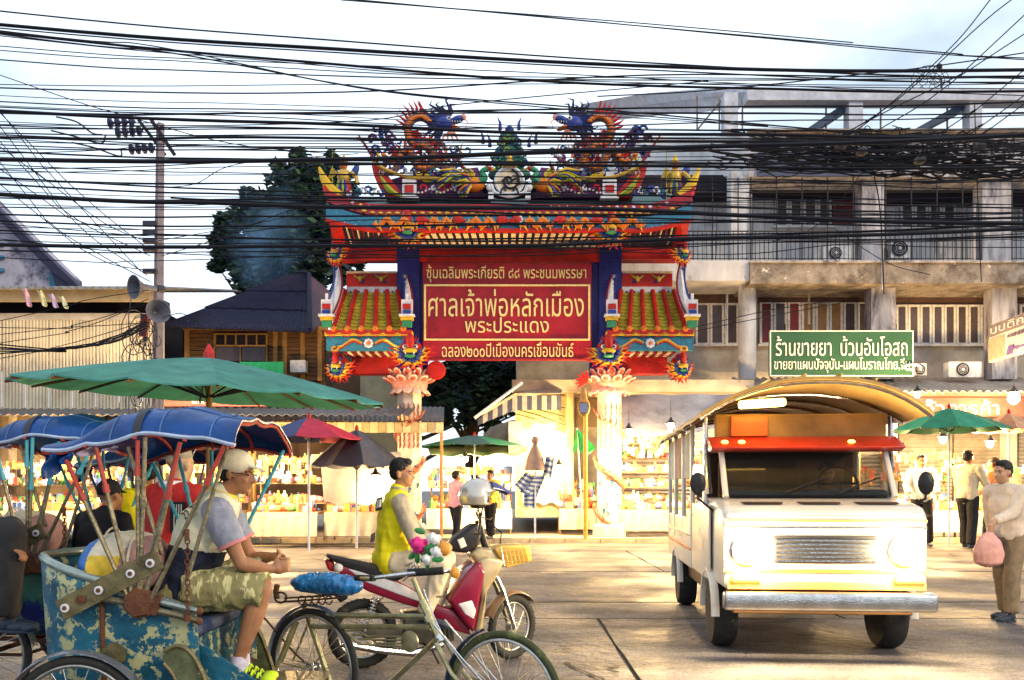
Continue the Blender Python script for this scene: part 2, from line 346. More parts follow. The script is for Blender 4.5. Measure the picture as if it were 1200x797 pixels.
# columns
def column(s):
    c0 = g_(X_(480, s), 574)
    mb = MB(); mb.lathe((c0.x, GD, .13), [(.40, 0), (.40, .22), (.36, .25), (.36, .3), (.36, 4.3)], 8, Matrix.Rotation(PI/8, 3, 'Z')); col = gp(mb, 'column', colm)
    mb = MB(); mb.lathe((c0.x, GD, .13), [(.5, 0), (.5, .3), (.44, .38)], 8, Matrix.Rotation(PI/8, 3, 'Z')); gp(mb, 'column_base', colm, parent=col)
    mb = MB(); pts = []; rr = []
    for k in range(90):
        t = k/89; a = -PI/2+s*t*2*PI*2.3; R = .37+.03*math.sin(t*30); pts.append((c0.x+R*math.cos(a), GD+R*math.sin(a), .5+3.3*t)); rr.append(.07*(.35+.65*math.sin(PI*min(1, t*1.2+.05)))+.02)
    mb.tube(pts, rr, 8)
    for k in range(3, 88, 2):
        p = Vector(pts[k]); d = (p-Vector((c0.x, GD, p.z))).normalized(); mb.cyl(p+d*.06+Vector((0, 0, .05)), p+d*.14+Vector((0, 0, .16)), .04, .003, 4)
    gp(mb, 'carved_dragon', [rust], True, col)
    mb = MB()   # feathery flames and curls in relief near the top
    for row in range(7):
        for q in range(5):
            a = -PI/2+(q-2)*.42; z = 2.7+row*.18; R = .345
            pt = [(c0.x+(R+.02)*math.cos(a+.1*math.sin(u*3)), GD+(R+.02)*math.sin(a+.1*math.sin(u*3)), z+u*.25) for u in (0, .33, .66, 1)]
            mb.tube(pt, [.02, .032, .022, .004], 4)
    gp(mb, 'flame_relief', rust, False, col)
    mb = MB()
    for q in range(14):
        a = -PI/2+random.uniform(-1, 1); z = random.uniform(.5, 2.2); pt = []
        for u in range(9): aa = u*.7; pt.append((c0.x+.35*math.cos(a+.12*math.cos(aa)*(1-u/10)), GD+.35*math.sin(a+.12*math.cos(aa)*(1-u/10)), z+.13*math.sin(aa)*(1-u/10)))
        mb = MB(); mb.tube(pt, .018, 4); gp(mb, 'cloud_relief', cyan, False, col)
    # lotus capital: a core and rings of separate petals
    zc = 1.5+(574-460)*S
    mb = MB(); mb.lathe((c0.x, GD, zc-.02), [(.34, 0), (.5, .12), (.55, .3), (.5, .52), (.42, .6)], 16); cap = gp(mb, 'lotus_capital', pnk, True)
    pm = None
    for ring, (z, R, n, tilt, sc) in enumerate(((.12, .46, 12, 2.35, 1.0), (.30, .60, 12, 1.1, 1.0), (.46, .56, 12, .7, .9))):
        for k in range(n):
            a = 2*PI*(k+.5*(ring % 2))/n
            if pm is None:
                q = MB(); q.ell((0, 0, .12), (.135, .045, .17), nu=10, nv=6, mi=0); q.ell((0, -.03, .13), (.085, .035, .11), nu=8, nv=5, mi=1); pm = q.mesh('petal', [M('petal_edge', (.74, .50, .40), .6, scale=9), M('petal_heart', (.60, .10, .07), .6, scale=9)], True)
            o = mlink('petal', pm, cap); o.location = (R*math.cos(a)*.88, R*math.sin(a)*.88, z-.0+0); o.location += Vector((c0.x, GD, zc))-wl(cap)
            o.rotation_euler = Euler((tilt, 0, a+PI/2)); o.scale = (sc, sc, sc)
    # blue post above
    mb = MB(); z0 = zc+.5; z1 = 1.5+(574-287)*S; mb.bb(c0.x-.325, c0.x+.325, GD-.3, GD+.3, z0, z1); gp(mb, 'post', blu)
    mb = MB(); 
    for q in range(5): mb = MB(); mb.bb(c0.x-.3, c0.x+.3, GD-.32, GD-.302, z0+.3+q*.75, z0+.32+q*.75); gp(mb, 'post_band', navy)
random.seed(5)
both(column)
# beams
mb = MB(); mb.bb(g_(493, 0).x, g_(701, 0).x, GD-.28, GD+.28, 1.5+(574-310)*S, 1.5+(574-294)*S); gp(mb, 'lintel_beam', red)
def beams(s):
    xa, xb = sorted((g_(X_(402, s), 0).x, g_(X_(466.5, s), 0).x))
    mb = MB(); mb.bb(xa, xb, GD-.26, GD+.26, 1.5+(574-306)*S, 1.5+(574-288)*S); gp(mb, 'side_beam', red)
    xa, xb = sorted((g_(X_(414, s), 0).x, g_(X_(466, s), 0).x))
    mb = MB(); mb.bb(xa, xb, GD-.27, GD+.27, 1.5+(574-439)*S, 1.5+(574-417)*S); gp(mb, 'lower_side_beam', red)
both(beams)
for xa, xb in ((489, 502), (690, 703)): mb = MB(); mb.bb(g_(xa, 0).x, g_(xb, 0).x, GD-.2, GD-.05, 1.5+(574-441)*S, 1.5+(574-306)*S); gp(mb, 'inner_post_strip', blu)
# sign board
bx0, bx1 = g_(495.5, 0, -.6).x, g_(693, 0, -.6).x; BY = GD-.6; k6 = (GD-.6)/1000
def zb(y): return 1.5+(574-y)*k6
mb = MB(); mb.bb(bx0, bx1, BY, BY+.22, zb(421.5), zb(308)); sb = gp(mb, 'signboard', crim)
m_gl = M('gold_leaf', (.86, .66, .26), .42, .25, scale=20, bump=.1)
def bar(x0, x1, z0, z1, nm, mt, par): q = MB(); q.bb(x0, x1, BY-.04, BY-.004, z0, z1); q.build(nm, mt, par)
fx0, fx1 = (497-600)*k6, (691.5-600)*k6
for (a, b, c, d) in ((fx0, fx1, zb(335.5), zb(333.6)), (fx0, fx1, zb(399.2), zb(397.2)), (fx0, fx0+.055, zb(397.2), zb(335.5)), (fx1-.055, fx1, zb(397.2), zb(335.5))): bar(a, b, c, d, 'gold_border', m_gl, sb)
bar(bx0, bx1, zb(421.5), zb(420), 'edge_trim', mar, sb); bar(bx0, bx1, zb(310), zb(308.6), 'edge_trim', mar, sb)
def sline(t, xa, xb, yt, ybm, nm='lettering'):
    lettering(t, ((xa-600)*k6, BY-.014, 5), ((xb-600)*k6, BY-.014, 5), (zb(yt)+zb(ybm))/2, zb(yt)-zb(ybm), m_gl, sb, .02)
sline("ซุ้มเฉลิมพระเกียรติ ๘๘ พระชนมพรรษา", 500, 687, 310.5, 331); sline("ศาลเจ้าพ่อหลักเมือง", 502, 684, 339, 371)
sline("พระประแดง", 545, 643, 372, 390); sline("ฉลอง๒๐๐ปีเมืองนครเขื่อนขันธ์", 518, 672, 400.5, 418.5)
# ---- side roofs
def side_roof(s):
    q = lambda x, y, dy=0: P(X_(x, s), y, GD+dy)
    root = mlink('side_roof', (lambda m: m)(MB().bb(-.0001, .0001, -.0001, .0001, -.0001, .0001).mesh('side_roof', red)), gate)
    root.location = q(430, 415)-wl(gate)
    mb = MB(); yb = -.15
    a, b = q(406, 336, yb), q(465, 318, yb); x0, x1 = sorted((a.x, b.x)); mb.bb(x0, x1, GD+yb, GD+yb+.25, a.z, b.z); gp(mb, 'ridge_panel', red, parent=root)
    mb = MB(); mb.bb(x0, x1, GD+yb-.03, GD+yb-.003, b.z-.06, b.z, 0); gp(mb, 'panel_trim', cream, parent=root)
    for cx in (422, 447):
        c = q(cx, 327, yb-.04); mb = MB(); mb.ell(c, (.17, .03, .05), (0, .7*s, 0), mi=0); mb.ell(c+Vector((0, -.01, 0)), (.06, .04, .09), mi=1)
        for w in (-1, 1): mb.tube([c, c+Vector((w*.12, 0, .07)), c+Vector((w*.2, 0, .13))], [.04, .03, .005], 5, mi=2)
        gp(mb, 'painted_bird', [navy, yel, lime], True, root)
    # scalloped white ridge edge
    mb = MB(); n = 6
    for k in range(n):
        xa = q(406+59*k/n, 0, -.35).x; xb = q(406+59*(k+1)/n, 0, -.35).x; xa, xb = sorted((xa, xb)); z1 = q(0, 336, -.35).z; z0 = q(0, 342, -.35).z
        pts = [(xa, GD-.35, z1), (xb, GD-.35, z1)]+[((xa+xb)/2+(xb-xa)/2*math.cos(t), GD-.35, z0-.10*math.sin(t)) for t in [PI*u/6 for u in range(7)]]
        mb.prism(pts, (0, .05, 0)); mb.ell(((xa+xb)/2, GD-.36, z0), (.03, .015, .03), mi=1)
    gp(mb, 'scalloped_edge', [wht, navy], False, root)
    # concave tiled slope, from ridge (y 342) down to eave (y 386), every tile its own step
    def slope(u, v):   # u 0..1 across, v 0 ridge .. 1 eave
        xl = 405-v*14+0; xr = 466+v*7
        x = xl+(xr-xl)*u; y = 343+43*v; dy = -.35-1.0*(v**1.3); return q(x, y+1.5*(v-.5), dy)
    rows_, cols = 11, 5
    for c in range(cols):
        for r in range(rows_):
            u0, u1 = (c+.14)/cols, (c+.86)/cols; v0, v1 = r/rows_, (r+1.12)/rows_
            A, B, Cc, Dd = slope(u0, v0), slope(u1, v0), slope(u1, min(1.02, v1)), slope(u0, min(1.02, v1)); up = Vector((0, -.02, .035)); mid = .5
            ml0 = slope((u0+u1)/2, v0)-Vector((0, 0, .02)); ml1 = slope((u0+u1)/2, min(1.02, v1))-Vector((0, 0, .02))+up
            mb = MB(); t = Vector((0, .03, -.05))
            top = [A, ml0, B, Cc+up, ml1, Dd+up]; mb.add(top+[p+t for p in top], [(0, 1, 4, 5), (1, 2, 3, 4), (5, 4, 10, 11), (4, 3, 9, 10), (0, 5, 11, 6), (3, 2, 8, 9)])
            gp(mb, 'roof_tile', tiley, parent=root)
    for c in range(cols+1):
        mb = MB(); pts = [slope(c/cols, v/12)+Vector((0, -.03, .05)) for v in range(13)]
        mb.tube(pts, [.062+.008*(i % 2) for i in range(13)], 7); p = pts[-1]; mb.ell(p+Vector((0, -.03, -.02)), (.085, .05, .085), mi=1); gp(mb, 'tile_rib', [red, org], True, root)
    # eave: red and yellow scallop band, blue frieze with scrolls and a flower
    ed = -1.38; A = q(380.5, 386, ed); B = q(483, 386, ed); x0, x1 = sorted((A.x, B.x)); zt = A.z; zf = q(0, 392.5, ed).z; zfr = q(0, 394, ed).z; zl = q(0, 410, ed).z
    mb = MB(); mb.bb(x0, x1, GD+ed, GD+ed+.3, zfr+.02, zt-.04, 0)
    n = 6
    for k in range(n):
        xa = x0+(x1-x0)*k/n; xb = x0+(x1-x0)*(k+1)/n; xm = (xa+xb)/2
        mb.prism([(xm+(xb-xa)/2*.96*math.cos(t), GD+ed-.03, zt-.19*math.sin(t)-.02) for t in [PI*u/8 for u in range(9)]], (0, .028, 0), 1)
        mb.prism([(xa-(0 if k == 0 else .1), GD+ed-.035, zfr+.06), (xa, GD+ed-.035, zt-.1), (min(xa+.1, x1), GD+ed-.035, zfr+.06)], (0, .02, 0), 2)
        mb.tube([(xa, GD+ed-.02, zfr+.03), (xb, GD+ed-.02, zfr+.03)], .02, 5, mi=2)
    gp(mb, 'eave_trim', [yel, red, yel], False, root)
    mb = MB(); mb.bb(x0+.03, x1-.01, GD+ed+.05, GD+ed+.25, zl, zfr+.015); gp(mb, 'frieze', cyan, parent=root)
    cz = (zl+zfr)/2; xc = (x0+x1)/2; yf = GD+ed+.03
    for w in (-1, 1):
        for nm, mt, off, r in (('scroll', gold, 0, .035), ('scroll_red', red, -.05, .02)):  # gold scroll with a thinner red one just below it
            mb = MB(); pts = [(xc+w*(.18+.85*t), yf, cz+off+.10*math.sin(t*6.0)) for t in [k/14 for k in range(13)]]
            e = Vector(pts[-1])
            for k in range(12): a = k*.55; pts.append((e.x+w*(.13*math.sin(a)*(1-k/15)-.02*k*0), yf, e.z+off*0+.13*(1-math.cos(a))*.7*(1-k/15)*-1+0))
            mb.tube(pts, r, 5); mb.tube([pts[3], (pts[3][0]+w*.1, yf, cz+.12), (pts[3][0]+w*.22, yf, cz+.09)], [r, r*.7, .005], 5); gp(mb, nm, mt, True, root)
    mb = MB()
    for k in range(8): a = k*PI/4; mb.ell((xc+.09*math.cos(a), yf-.01, cz+.09*math.sin(a)), (.05, .025, .05), nu=7, nv=5)
    mb.ell((xc, yf-.03, cz), (.05, .03, .05), mi=1); gp(mb, 'flower', [wht, org], True, root)
    # dentils
    for k in range(11):
        xx = q(407+k*5.2, 0, -.7).x; mb = MB(); mb.bb(xx-.045, xx+.045, GD-1.1, GD-.3, q(0, 416, -.7).z, q(0, 411.5, -.7).z); gp(mb, 'dentil', cream if k % 2 else mar, parent=root)
    # boards at both ends with white upswept ends
    for (xt, yt, xb, yb2, nm) in ((394, 308, 383, 368, 'out'), (474, 322, 477, 368, 'in')):
        w = 10
        def bp(t, side):
            cx = xt+(xb-xt)*t+ (7 if nm == 'out' else 3)*math.sin(PI*t)*(1); y = yt+(yb2-yt)*t; wd = (3.0+4.5*t)*(1 if nm == 'out' else .8); return q(cx+side*wd, y, -.45-1.0*t**1.4)
        mb = MB(); L_ = [bp(t/8, -1) for t in range(9)]; R_ = [bp(t/8, 1) for t in range(9)]
        mb.prism(L_+R_[::-1], (0, .14, 0)); gp(mb, 'gable_board', wht, parent=root)
        mb = MB(); mb.tube([p+Vector((0, -.02, 0)) for p in L_], .03, 5); mb.tube([p+Vector((0, -.02, 0)) for p in R_], .03, 5, mi=1)
        for t in (1, 2, 3, 4, 5): c = (L_[t]+R_[t])/2+Vector((0, -.02, 0)); mb.ell(c, (.06, .03, .05), mi=0)
        gp(mb, 'board_trim', [navy, mar], True, root)
        c = (L_[8]+R_[8])/2
        mb = MB(); mb.box(c+Vector((0, .0, .18)), (.30, .12, .42), mi=0); mb.box(c+Vector((0, -.07, .2)), (.22, .04, .14), mi=1); mb.box(c+Vector((0, -.07, .04)), (.22, .04, .12), mi=2); mb.box(c+Vector((0, -.03, -.05)), (.42, .2, .06), mi=0)
        mb.box(c+Vector((0, 0, -.13)), (.34, .16, .10), mi=3); mb.box(c+Vector((0, .02, -.27)), (.26, .14, .18), mi=4); mb.cyl(c+Vector((0, -.02, .38)), c+Vector((0, -.02, .56)), .045, .04, 8, mi=0)
        gp(mb, 'board_foot', [wht, red, navy, yel, grn], False, root)
both(side_roof)
# ---- dragon masks (flame-fringed heads), one mesh, many copies
def mask_mesh():
    random.seed(11)
    mb = MB(); mb.ell((0, -.05, .1), (.26, .22, .26), mi=0, nu=12, nv=8); mb.ell((0, -.25, .26), (.10, .08, .20), mi=0); mb.ell((0, -.22, .04), (.17, .14, .07), mi=1); mb.ell((0, -.22, -.08), (.13, .12, .05), mi=2)
    mb.ell((0, -.20, -.02), (.12, .12, .05), mi=5)
    for w in (-1, 1):
        mb.ell((w*.12, -.22, .14), (.055, .05, .055), mi=3); mb.ell((w*.12, -.27, .14), (.025, .02, .025), mi=5); mb.tube([(w*.08, -.2, .24), (w*.16, -.25, .26), (w*.22, -.2, .22)], [.03, .035, .01], 5, mi=4)
        mb.cyl((w*.09, -.3, .0), (w*.09, -.32, -.07), .02, .003, 5, mi=3)
    for ring, (R0, R1, n, mi) in enumerate(((.2, .56, 15, 0), (.18, .47, 14, 6), (.16, .38, 13, 1), (.14, .32, 11, 4))):
        for k in range(n):
            a = -PI*1.08+PI*1.16*(k/(n-1)); ca, sa = math.cos(a), math.sin(a); L = (R1-R0)*random.uniform(.8, 1.1); y = -.02-ring*.05; b = .35*(1 if k % 2 else -1)*.25
            p = [(R0*ca, y, R0*sa*.9), ((R0+L*.5)*math.cos(a+b), y-.05, (R0+L*.5)*math.sin(a+b)*.9), ((R0+L)*math.cos(a-b*.6), y-.04, (R0+L)*math.sin(a-b*.6)*.9+.05)]
            mb.tube(p, [.05, .042, .006], 5, mi=mi)
    for k in range(7): a = PI*(.2+.6*k/6); mb.tube([(.14*math.cos(a), -.1, .2+.1*math.sin(a)), (.22*math.cos(a), -.12, .25+.2*math.sin(a))], [.04, .005], 5, mi=0)
    return mb.mesh('dragon_mask', [red, yel, grn, wht, navy, drk, org], True)
mm_ = mask_mesh()
for (x, y, dy, sc, rz) in ((482, 415, -1.55, 1.15, 0), (400, 432, -.5, 1.0, .5), (479, 272, -1.9, 1.15, 0), (398, 298, -.6, .85, .6)):
    for s in (1, -1):
        o = mlink('dragon_mask', mm_, gate); o.location = P(X_(x, s), y, GD+dy)-wl(gate); o.scale = (sc*1.05, sc, sc); o.rotation_euler = (0, 0, -s*rz)
# ---- main roof
EY = -2.2   # eave overhang towards the camera
def q_(x, y, dy=EY): return P(x, y, GD+dy)
mb = MB()   # blue frieze fascia, ends sweep up
def fas(u):   # u 0..1 left to right -> photo x, top y, bottom y
    x = 382+(812-382)*u; e = max(0, abs(u-.5)*2-.74)/.26; return x, 254-16*e**1.5, 268-15*e**1.2+3*e
N = 44
tops = [q_(*fas(k/N)[:2]) for k in range(N+1)]; bots = [q_(fas(k/N)[0], fas(k/N)[2]) for k in range(N+1)]
def band(top, bot, th, name, mat, parent=gate):
    mb = MB(); n = len(top); ex = Vector((0, th, 0))
    mb.add(top+bot+[p+ex for p in top]+[p+ex for p in bot], [(i, i+1, n+i+1, n+i) for i in range(n-1)]+[(2*n+i+1, 2*n+i, 3*n+i, 3*n+i+1) for i in range(n-1)]+[(i+1, i, 2*n+i, 2*n+i+1) for i in range(n-1)]+[(n+i, n+i+1, 3*n+i+1, 3*n+i) for i in range(n-1)]+[(0, n, 3*n, 2*n), (n-1, 3*n-1, 4*n-1, 2*n-1)])
    mb.f = [f[::-1] for f in mb.f]; return gp(mb, name, mat, parent=parent)
roof = band(tops, bots, .18, 'main_fascia', cyan)
band([p+Vector((0, -.05, 0)) for p in bots], [p+Vector((0, -.05, -.07)) for p in bots], .2, 'fascia_lower_trim', red)
t2 = [p+Vector((0, .08, .17)) for p in tops]; t3 = [p+Vector((0, .0, .05)) for p in tops]; band(t2, t3, .35, 'maroon_band', mar)
t4 = [p+Vector((0, .25, .42)) for p in tops]; t5 = [p+Vector((0, .2, .2)) for p in tops]; band(t4, t5, .6, 'ridge_course', crim)
for k in range(3, N-2):
    p = tops[k]
    mb = MB(); mb.ell(p+Vector((0, .18, .31)), (.05, .03, .05), nu=8, nv=5, mi=k % 2); gp(mb, 'roof_stud', [yel, wht], True)
    mb = MB(); mb.ell(p+Vector((.12, .0, .10)), (.07, .03, .035), nu=8, nv=5); gp(mb, 'roof_boss', yel, True)
# orange dragons crawling along the fascia
def fascia_dragon(u0, u1, s):
    mb = MB(); pts = []; rr = []; n = 40
    for k in range(n+1):
        t = k/n; u = u0+(u1-u0)*t; x, yt, ybm = fas(u); pts.append(q_(x, (yt+ybm)/2+3.6*math.sin(t*17), EY-.08)); rr.append(.03+.05*math.sin(PI*min(1, t+.08)))
    mb.tube(pts, rr, 6, mi=0)
    for k in range(2, n, 2): mb.cyl(pts[k], pts[k]+Vector((random.uniform(-.1, .1), -.02, .16*(1 if k % 4 else -1))), .035, .004, 4, mi=1)
    h = Vector(pts[-1]); mb.ell(h, (.16, .08, .12), mi=2); mb.ell(h+Vector((s*.12, -.02, -.02)), (.1, .06, .05), mi=2)
    gp(mb, 'fascia_dragon', [org, yel, red], True)
for a, b in ((.13, .26), (.27, .36), (.38, .48)): fascia_dragon(a, b, 1); fascia_dragon(1-a, 1-b, -1)
for xx in (607, 587):
    mb = MB(); c = q_(xx, 257.5, EY-.1)
    for k in range(7): a = k*2*PI/7; mb.ell(c+Vector((.09*math.cos(a), 0, .09*math.sin(a))), (.055, .03, .055), nu=7, nv=5)
    mb.ell(c+Vector((0, -.03, 0)), (.045, .03, .045), mi=1)
    if xx == 607: gp(mb, 'fascia_flower', [wht, red], True)
# soffit: dark boards with cream panels between rafters
mb = MB(); A = [q_(384, 252), q_(810, 252)]
za = q_(0, 270).z; zi = P(0, 292, GD-.25).z
mb.add([(q_(436, 0).x, GD+EY+.2, za+.06), (q_(758, 0).x, GD+EY+.2, za+.06), (g_(726, 0).x, GD-.25, zi+.12), (g_(468, 0).x, GD-.25, zi+.12)], [(0, 1, 2, 3)]); gp(mb, 'soffit', drk)
nr = 30
for k in range(nr):
    x = 470+(724-470)*(k+.5)/nr; xo = 597+(x-597)*1.12
    for j, (ta, tb) in enumerate(((.04, .46), (.56, .97))):
        def sp(t, w): xx = xo+(x-xo)*t; yy = EY+.2+(-.45-EY-.2+.2)*t; D = GD+yy; return Vector(((xx-600)*D/1000+w, D, za+.03+(zi+.09-za-.03)*t))
        mb = MB(); w = .062; a, b, c, d = sp(ta, -w), sp(ta, w), sp(tb, w), sp(tb, -w); mb.add([a, b, c, d, a-Vector((0, 0, .04)), b-Vector((0, 0, .04)), c-Vector((0, 0, .04)), d-Vector((0, 0, .04))], [(0, 1, 2, 3), (7, 6, 5, 4), (0, 4, 5, 1), (2, 6, 7, 3), (1, 5, 6, 2), (0, 3, 7, 4)]); gp(mb, 'soffit_panel', cream)
for s in (1, -1):     # red end undersides and slanting rafters
    q = lambda x, y, dy=EY: P(X_(x, s), y, GD+dy)
    mb = MB(); mb.prism([q(383, 246), q(398, 257), q(402, 262, -1.6), q(410, 291, -.4), q(391, 287, -.9)], (0, .12, 0)); gp(mb, 'red_end_board', red)
    mb = MB(); mb.prism([q(398, 257, EY+.05), q(470, 271, EY+.05), q(462, 289, -.6), q(408, 290, -.6)], (0, .1, 0)); gp(mb, 'end_soffit', drk)
    for k in range(9):
        mb = MB(); a = q(404+k*6.5, 260+k*1.2, EY+.0); b = q(412+k*5.5, 287, -.75); mb.tube([a, b], .022, 4); gp(mb, 'end_rafter', mar if k % 2 else cream)
# roof body behind the crest
mb = MB(); mb.grid(lambda u, v: P(400+394*u, 244, GD+EY+.5)+Vector((0, 2.0*v*2, (.9*math.sin(PI*v)))), 10, 6); gp(mb, 'roof_top', teal)
# ---- crest
def curve(pts, r, n=6, mi=0, steps=8, mb=None, taper=None):
    """Catmull-Rom through pts; r list or number"""
    P_ = [Vector(p) for p in pts]; P_ = [P_[0]*2-P_[1]]+P_+[P_[-1]*2-P_[-2]]; o = []
    for i in range(1, len(P_)-2):
        for k in range(steps):
            t = k/steps; a, b, c, d = P_[i-1:i+3]; o.append(.5*((2*b)+(c-a)*t+(2*a-5*b+4*c-d)*t*t+(3*b-a-3*c+d)*t**3))
    o.append(P_[-2])
    if mb is not None:
        m = len(o); rr = [r]*m if not isinstance(r, (list, tuple)) else [r[int(j/(m-1)*(len(r)-1))]+(r[min(len(r)-1, int(j/(m-1)*(len(r)-1))+1)]-r[int(j/(m-1)*(len(r)-1))])*((j/(m-1)*(len(r)-1)) % 1) for j in range(m)]
        mb.tube(o, rr, n, mi=mi)
    return o
CY = -1.5
scalem = M('dragon_scale', (.34, .15, .04), .5, scale=26, worn=((.03, .03, .12), .47, 22, .05), bump=.5); mane = M('dragon_mane', (.012, .02, .10), .5, scale=12)
purp = M('gate_purple', (.12, .03, .13), .5, scale=9)
def dragon(s):
    q = lambda x, y, dy=CY: P(X_(x, s), y, GD+dy)
    body = [q(446, 178), q(462, 190), q(478, 176, CY-.2), q(492, 196, CY-.1), (q(510, 190)), q(500, 172, CY-.2), q(484, 168), q(478, 154), q(482, 141), q(494, 137), q(506, 144)]
    mb = MB(); o = curve(body, [.03, .08, .11, .13, .13, .12, .12, .11, .12, .12, .10], 9, 0, 8, mb)
    for k in range(3, len(o)-1, 2):
        d = (o[min(k+1, len(o)-1)]-o[k-1]).normalized(); nrm = Vector((d.z, 0, -d.x)); nrm = nrm if nrm.z > 0 or k > 60 else -nrm
        if k > 56: nrm = Vector((-(abs(d.z)), 0, abs(d.x)+.2))*1 if s == 1 else Vector((abs(d.z), 0, abs(d.x)+.2))
        mb.tube([o[k]+nrm*.1, o[k]+nrm*.22+Vector((.03, 0, .02)), o[k]+nrm*.34+Vector((-.05*s, 0, .07))], [.05, .035, .004], 4, mi=1)
    for k in range(2, len(o)-1, 2): mb.ell(o[k]+Vector((0, -.10, -.03)), (.08, .05, .05), mi=2, nu=6, nv=4)
    gp(mb, 'dragon_body', [scalem, red, org], True)
    random.seed(41)
    for k in range(64):     # dense flames, curls and leaves around the dragon
        x = random.uniform(446, 548); y = random.uniform(158, 204)+max(0, (x-500))*.1
        if x > 512 and y < 172: continue
        cc = q(x, y, CY+random.uniform(-.05, .12)); r = random.uniform(.06, .15); a0 = random.uniform(0, 6); mq = MB(); kind = k % 3
        if kind: mq.tube([cc+Vector((r*(1-t*.11)*math.cos(a0+t), -.02*t*.3, r*(1-t*.11)*math.sin(a0+t))) for t in [j*.75 for j in range(8)]], [.032]*6+[.02, .006], 5)
        else: mq.tube([cc, cc+Vector((.1*math.cos(a0), -.02, .1+.05*math.sin(a0))), cc+Vector((.16*math.cos(a0+.6), -.04, .26))], [.05, .04, .004], 5)
        gp(mq, ['flame_relief', 'crest_curl', 'crest_curl'][kind], [red, navy, purp, grn, navy, mar, teal, org, navy, cyan, yel][k % 11], True)
    h = q(522, 145, CY-.1); mb = MB()
    f = s   # looks towards the centre
    mb.ell(h, (.27, .2, .2), mi=0); mb.ell(h+Vector((f*.32, -.02, .10)), (.22, .14, .10), (0, -f*.35, 0), mi=0); mb.ell(h+Vector((f*.28, -.02, -.12)), (.2, .11, .055), (0, f*.35, 0), mi=1); mb.ell(h+Vector((f*.50, -.02, .17)), (.08, .1, .08), mi=2)
    mb.ell(h+Vector((f*.10, -.17, .08)), (.06, .04, .06), mi=3); mb.ell(h+Vector((f*.12, -.21, .08)), (.03, .02, .03), mi=4)
    for k in range(5): mb.cyl(h+Vector((f*(.2+.07*k), -.12, .03)), h+Vector((f*(.2+.07*k), -.13, -.03)), .016, .002, 4, mi=3)
    for k in range(14):    # wind-blown mane
        a = math.radians(60+k*14); b = h+Vector((-f*.05+math.cos(a)*.12*f, .05, math.sin(a)*.14)); L = .5+.12*math.sin(k*2.1)
        mb.tube([b, b+Vector((f*math.cos(a)*L*.5+.05, 0, math.sin(a)*L*.5)), b+Vector((f*math.cos(a+.25)*L*.85, 0, math.sin(a+.25)*L*.85+.03)), b+Vector((f*math.cos(a-.05)*L*1.05, 0, math.sin(a-.05)*L*1.05))], [.07, .05, .03, .004], 5, mi=5)
    for k in range(4): b = h+Vector((f*.2, -.05, -.18)); mb.tube([b, b+Vector((f*(.1-.12*k), 0, -.2)), b+Vector((f*(.2-.16*k), 0, -.36))], [.04, .03, .004], 4, mi=2)
    mb.tube([h+Vector((f*.5, -.08, .12)), h+Vector((f*.62, -.12, .0)), h+Vector((f*.56, -.12, -.16)), h+Vector((f*.66, -.12, -.24))], [.02, .015, .012, .003], 4, mi=2)
    gp(mb, 'dragon_head', [navy, org, pnk, wht, drk, mane], True)
    for (a, b, c) in (((478, 176), (462, 200), (450, 204)), ((505, 188), (524, 196), (536, 186)), ((490, 165), (515, 168), (524, 176))):
        mb = MB(); e = curve([q(*a), q(*b), q(*c)], [.12, .09, .05], 6, 0, 5, mb)
        for k in (-1, 0, 1, 2): mb.tube([e[-1], e[-1]+Vector((s*.10*k, -.05, .10)), e[-1]+Vector((s*.13*k, -.08, -.02))], [.03, .02, .004], 4, mi=1)
        gp(mb, 'dragon_leg', [scalem, wht], True)
    # tail leaves / dark cloud tuft outside
    mb = MB(); random.seed(21)
    for k in range(16):
        c = q(444+random.uniform(-9, 16), 172+random.uniform(-22, 14)); pts = [c+Vector((.13*math.cos(t)*(1-t/8), 0, .13*math.sin(t)*(1-t/8))) for t in [j*.8 for j in range(8)]]
        mb.tube(pts, .04, 5, mi=k % 2)
    gp(mb, 'cloud_tuft', [navy, purp], True)
    mb = MB(); mb.tube([q(420, 158), q(436, 182), q(446, 196)], [.02, .05, .03], 5, mi=0)
    for k in range(6): p = q(424+3.5*k, 163+5*k); mb.cyl(p, p+Vector((-s*.16, 0, .08)), .03, .003, 4, mi=1)
    gp(mb, 'spear_tail', [mar, yel], True)
    # sweeping red gable end
    outer = [q(435, 191), q(438, 205), q(445, 220), q(455, 231)]; inner = [q(475, 231), q(462, 215), q(449, 198), q(441, 190)]
    mb = MB(); mb.prism(curve(outer, 0, steps=4)+curve(inner, 0, steps=4), (0, .35, 0)); gp(mb, 'sweeping_gable', red)
    mb = MB(); curve([q(437, 190, CY-.1), q(455, 200, CY-.1), q(480, 208, CY-.1), q(510, 209, CY-.1), q(545, 216, CY-.1)], .045, 6, 0, 6, mb); gp(mb, 'gold_moulding', gold, True)
    mb = MB(); curve([q(445, 205, CY-.12), q(456, 222, CY-.12), q(470, 230, CY-.12)], [.02, .1, .03], 6, 0, 6, mb); gp(mb, 'gable_scroll', lime, True)
    # wave wall between gable and emblem
    mb = MB(); mb.prism([q(452, 231, CY+.2), q(452, 212, CY+.2), q(480, 204, CY+.2), q(520, 200, CY+.2), q(560, 196, CY+.2), q(575, 231, CY+.2)], (0, .3, 0)); gp(mb, 'crest_wall', purp)
    c = q(480, 222, CY); mb = MB(); mb.box(c, (.38, .2, .5), mi=0); mb.box(c+Vector((0, 0, .35)), (.2, .16, .22), mi=0); mb.box(c+Vector((0, -.11, -.02)), (.24, .04, .2), mi=1); mb.box(c+Vector((0, 0, -.25)), (.5, .24, .06), mi=0); gp(mb, 'miniature_pavilion', [wht, red])
    random.seed(31)
    cols_ = [navy, cyan, yel, wht, lime, red, purp]
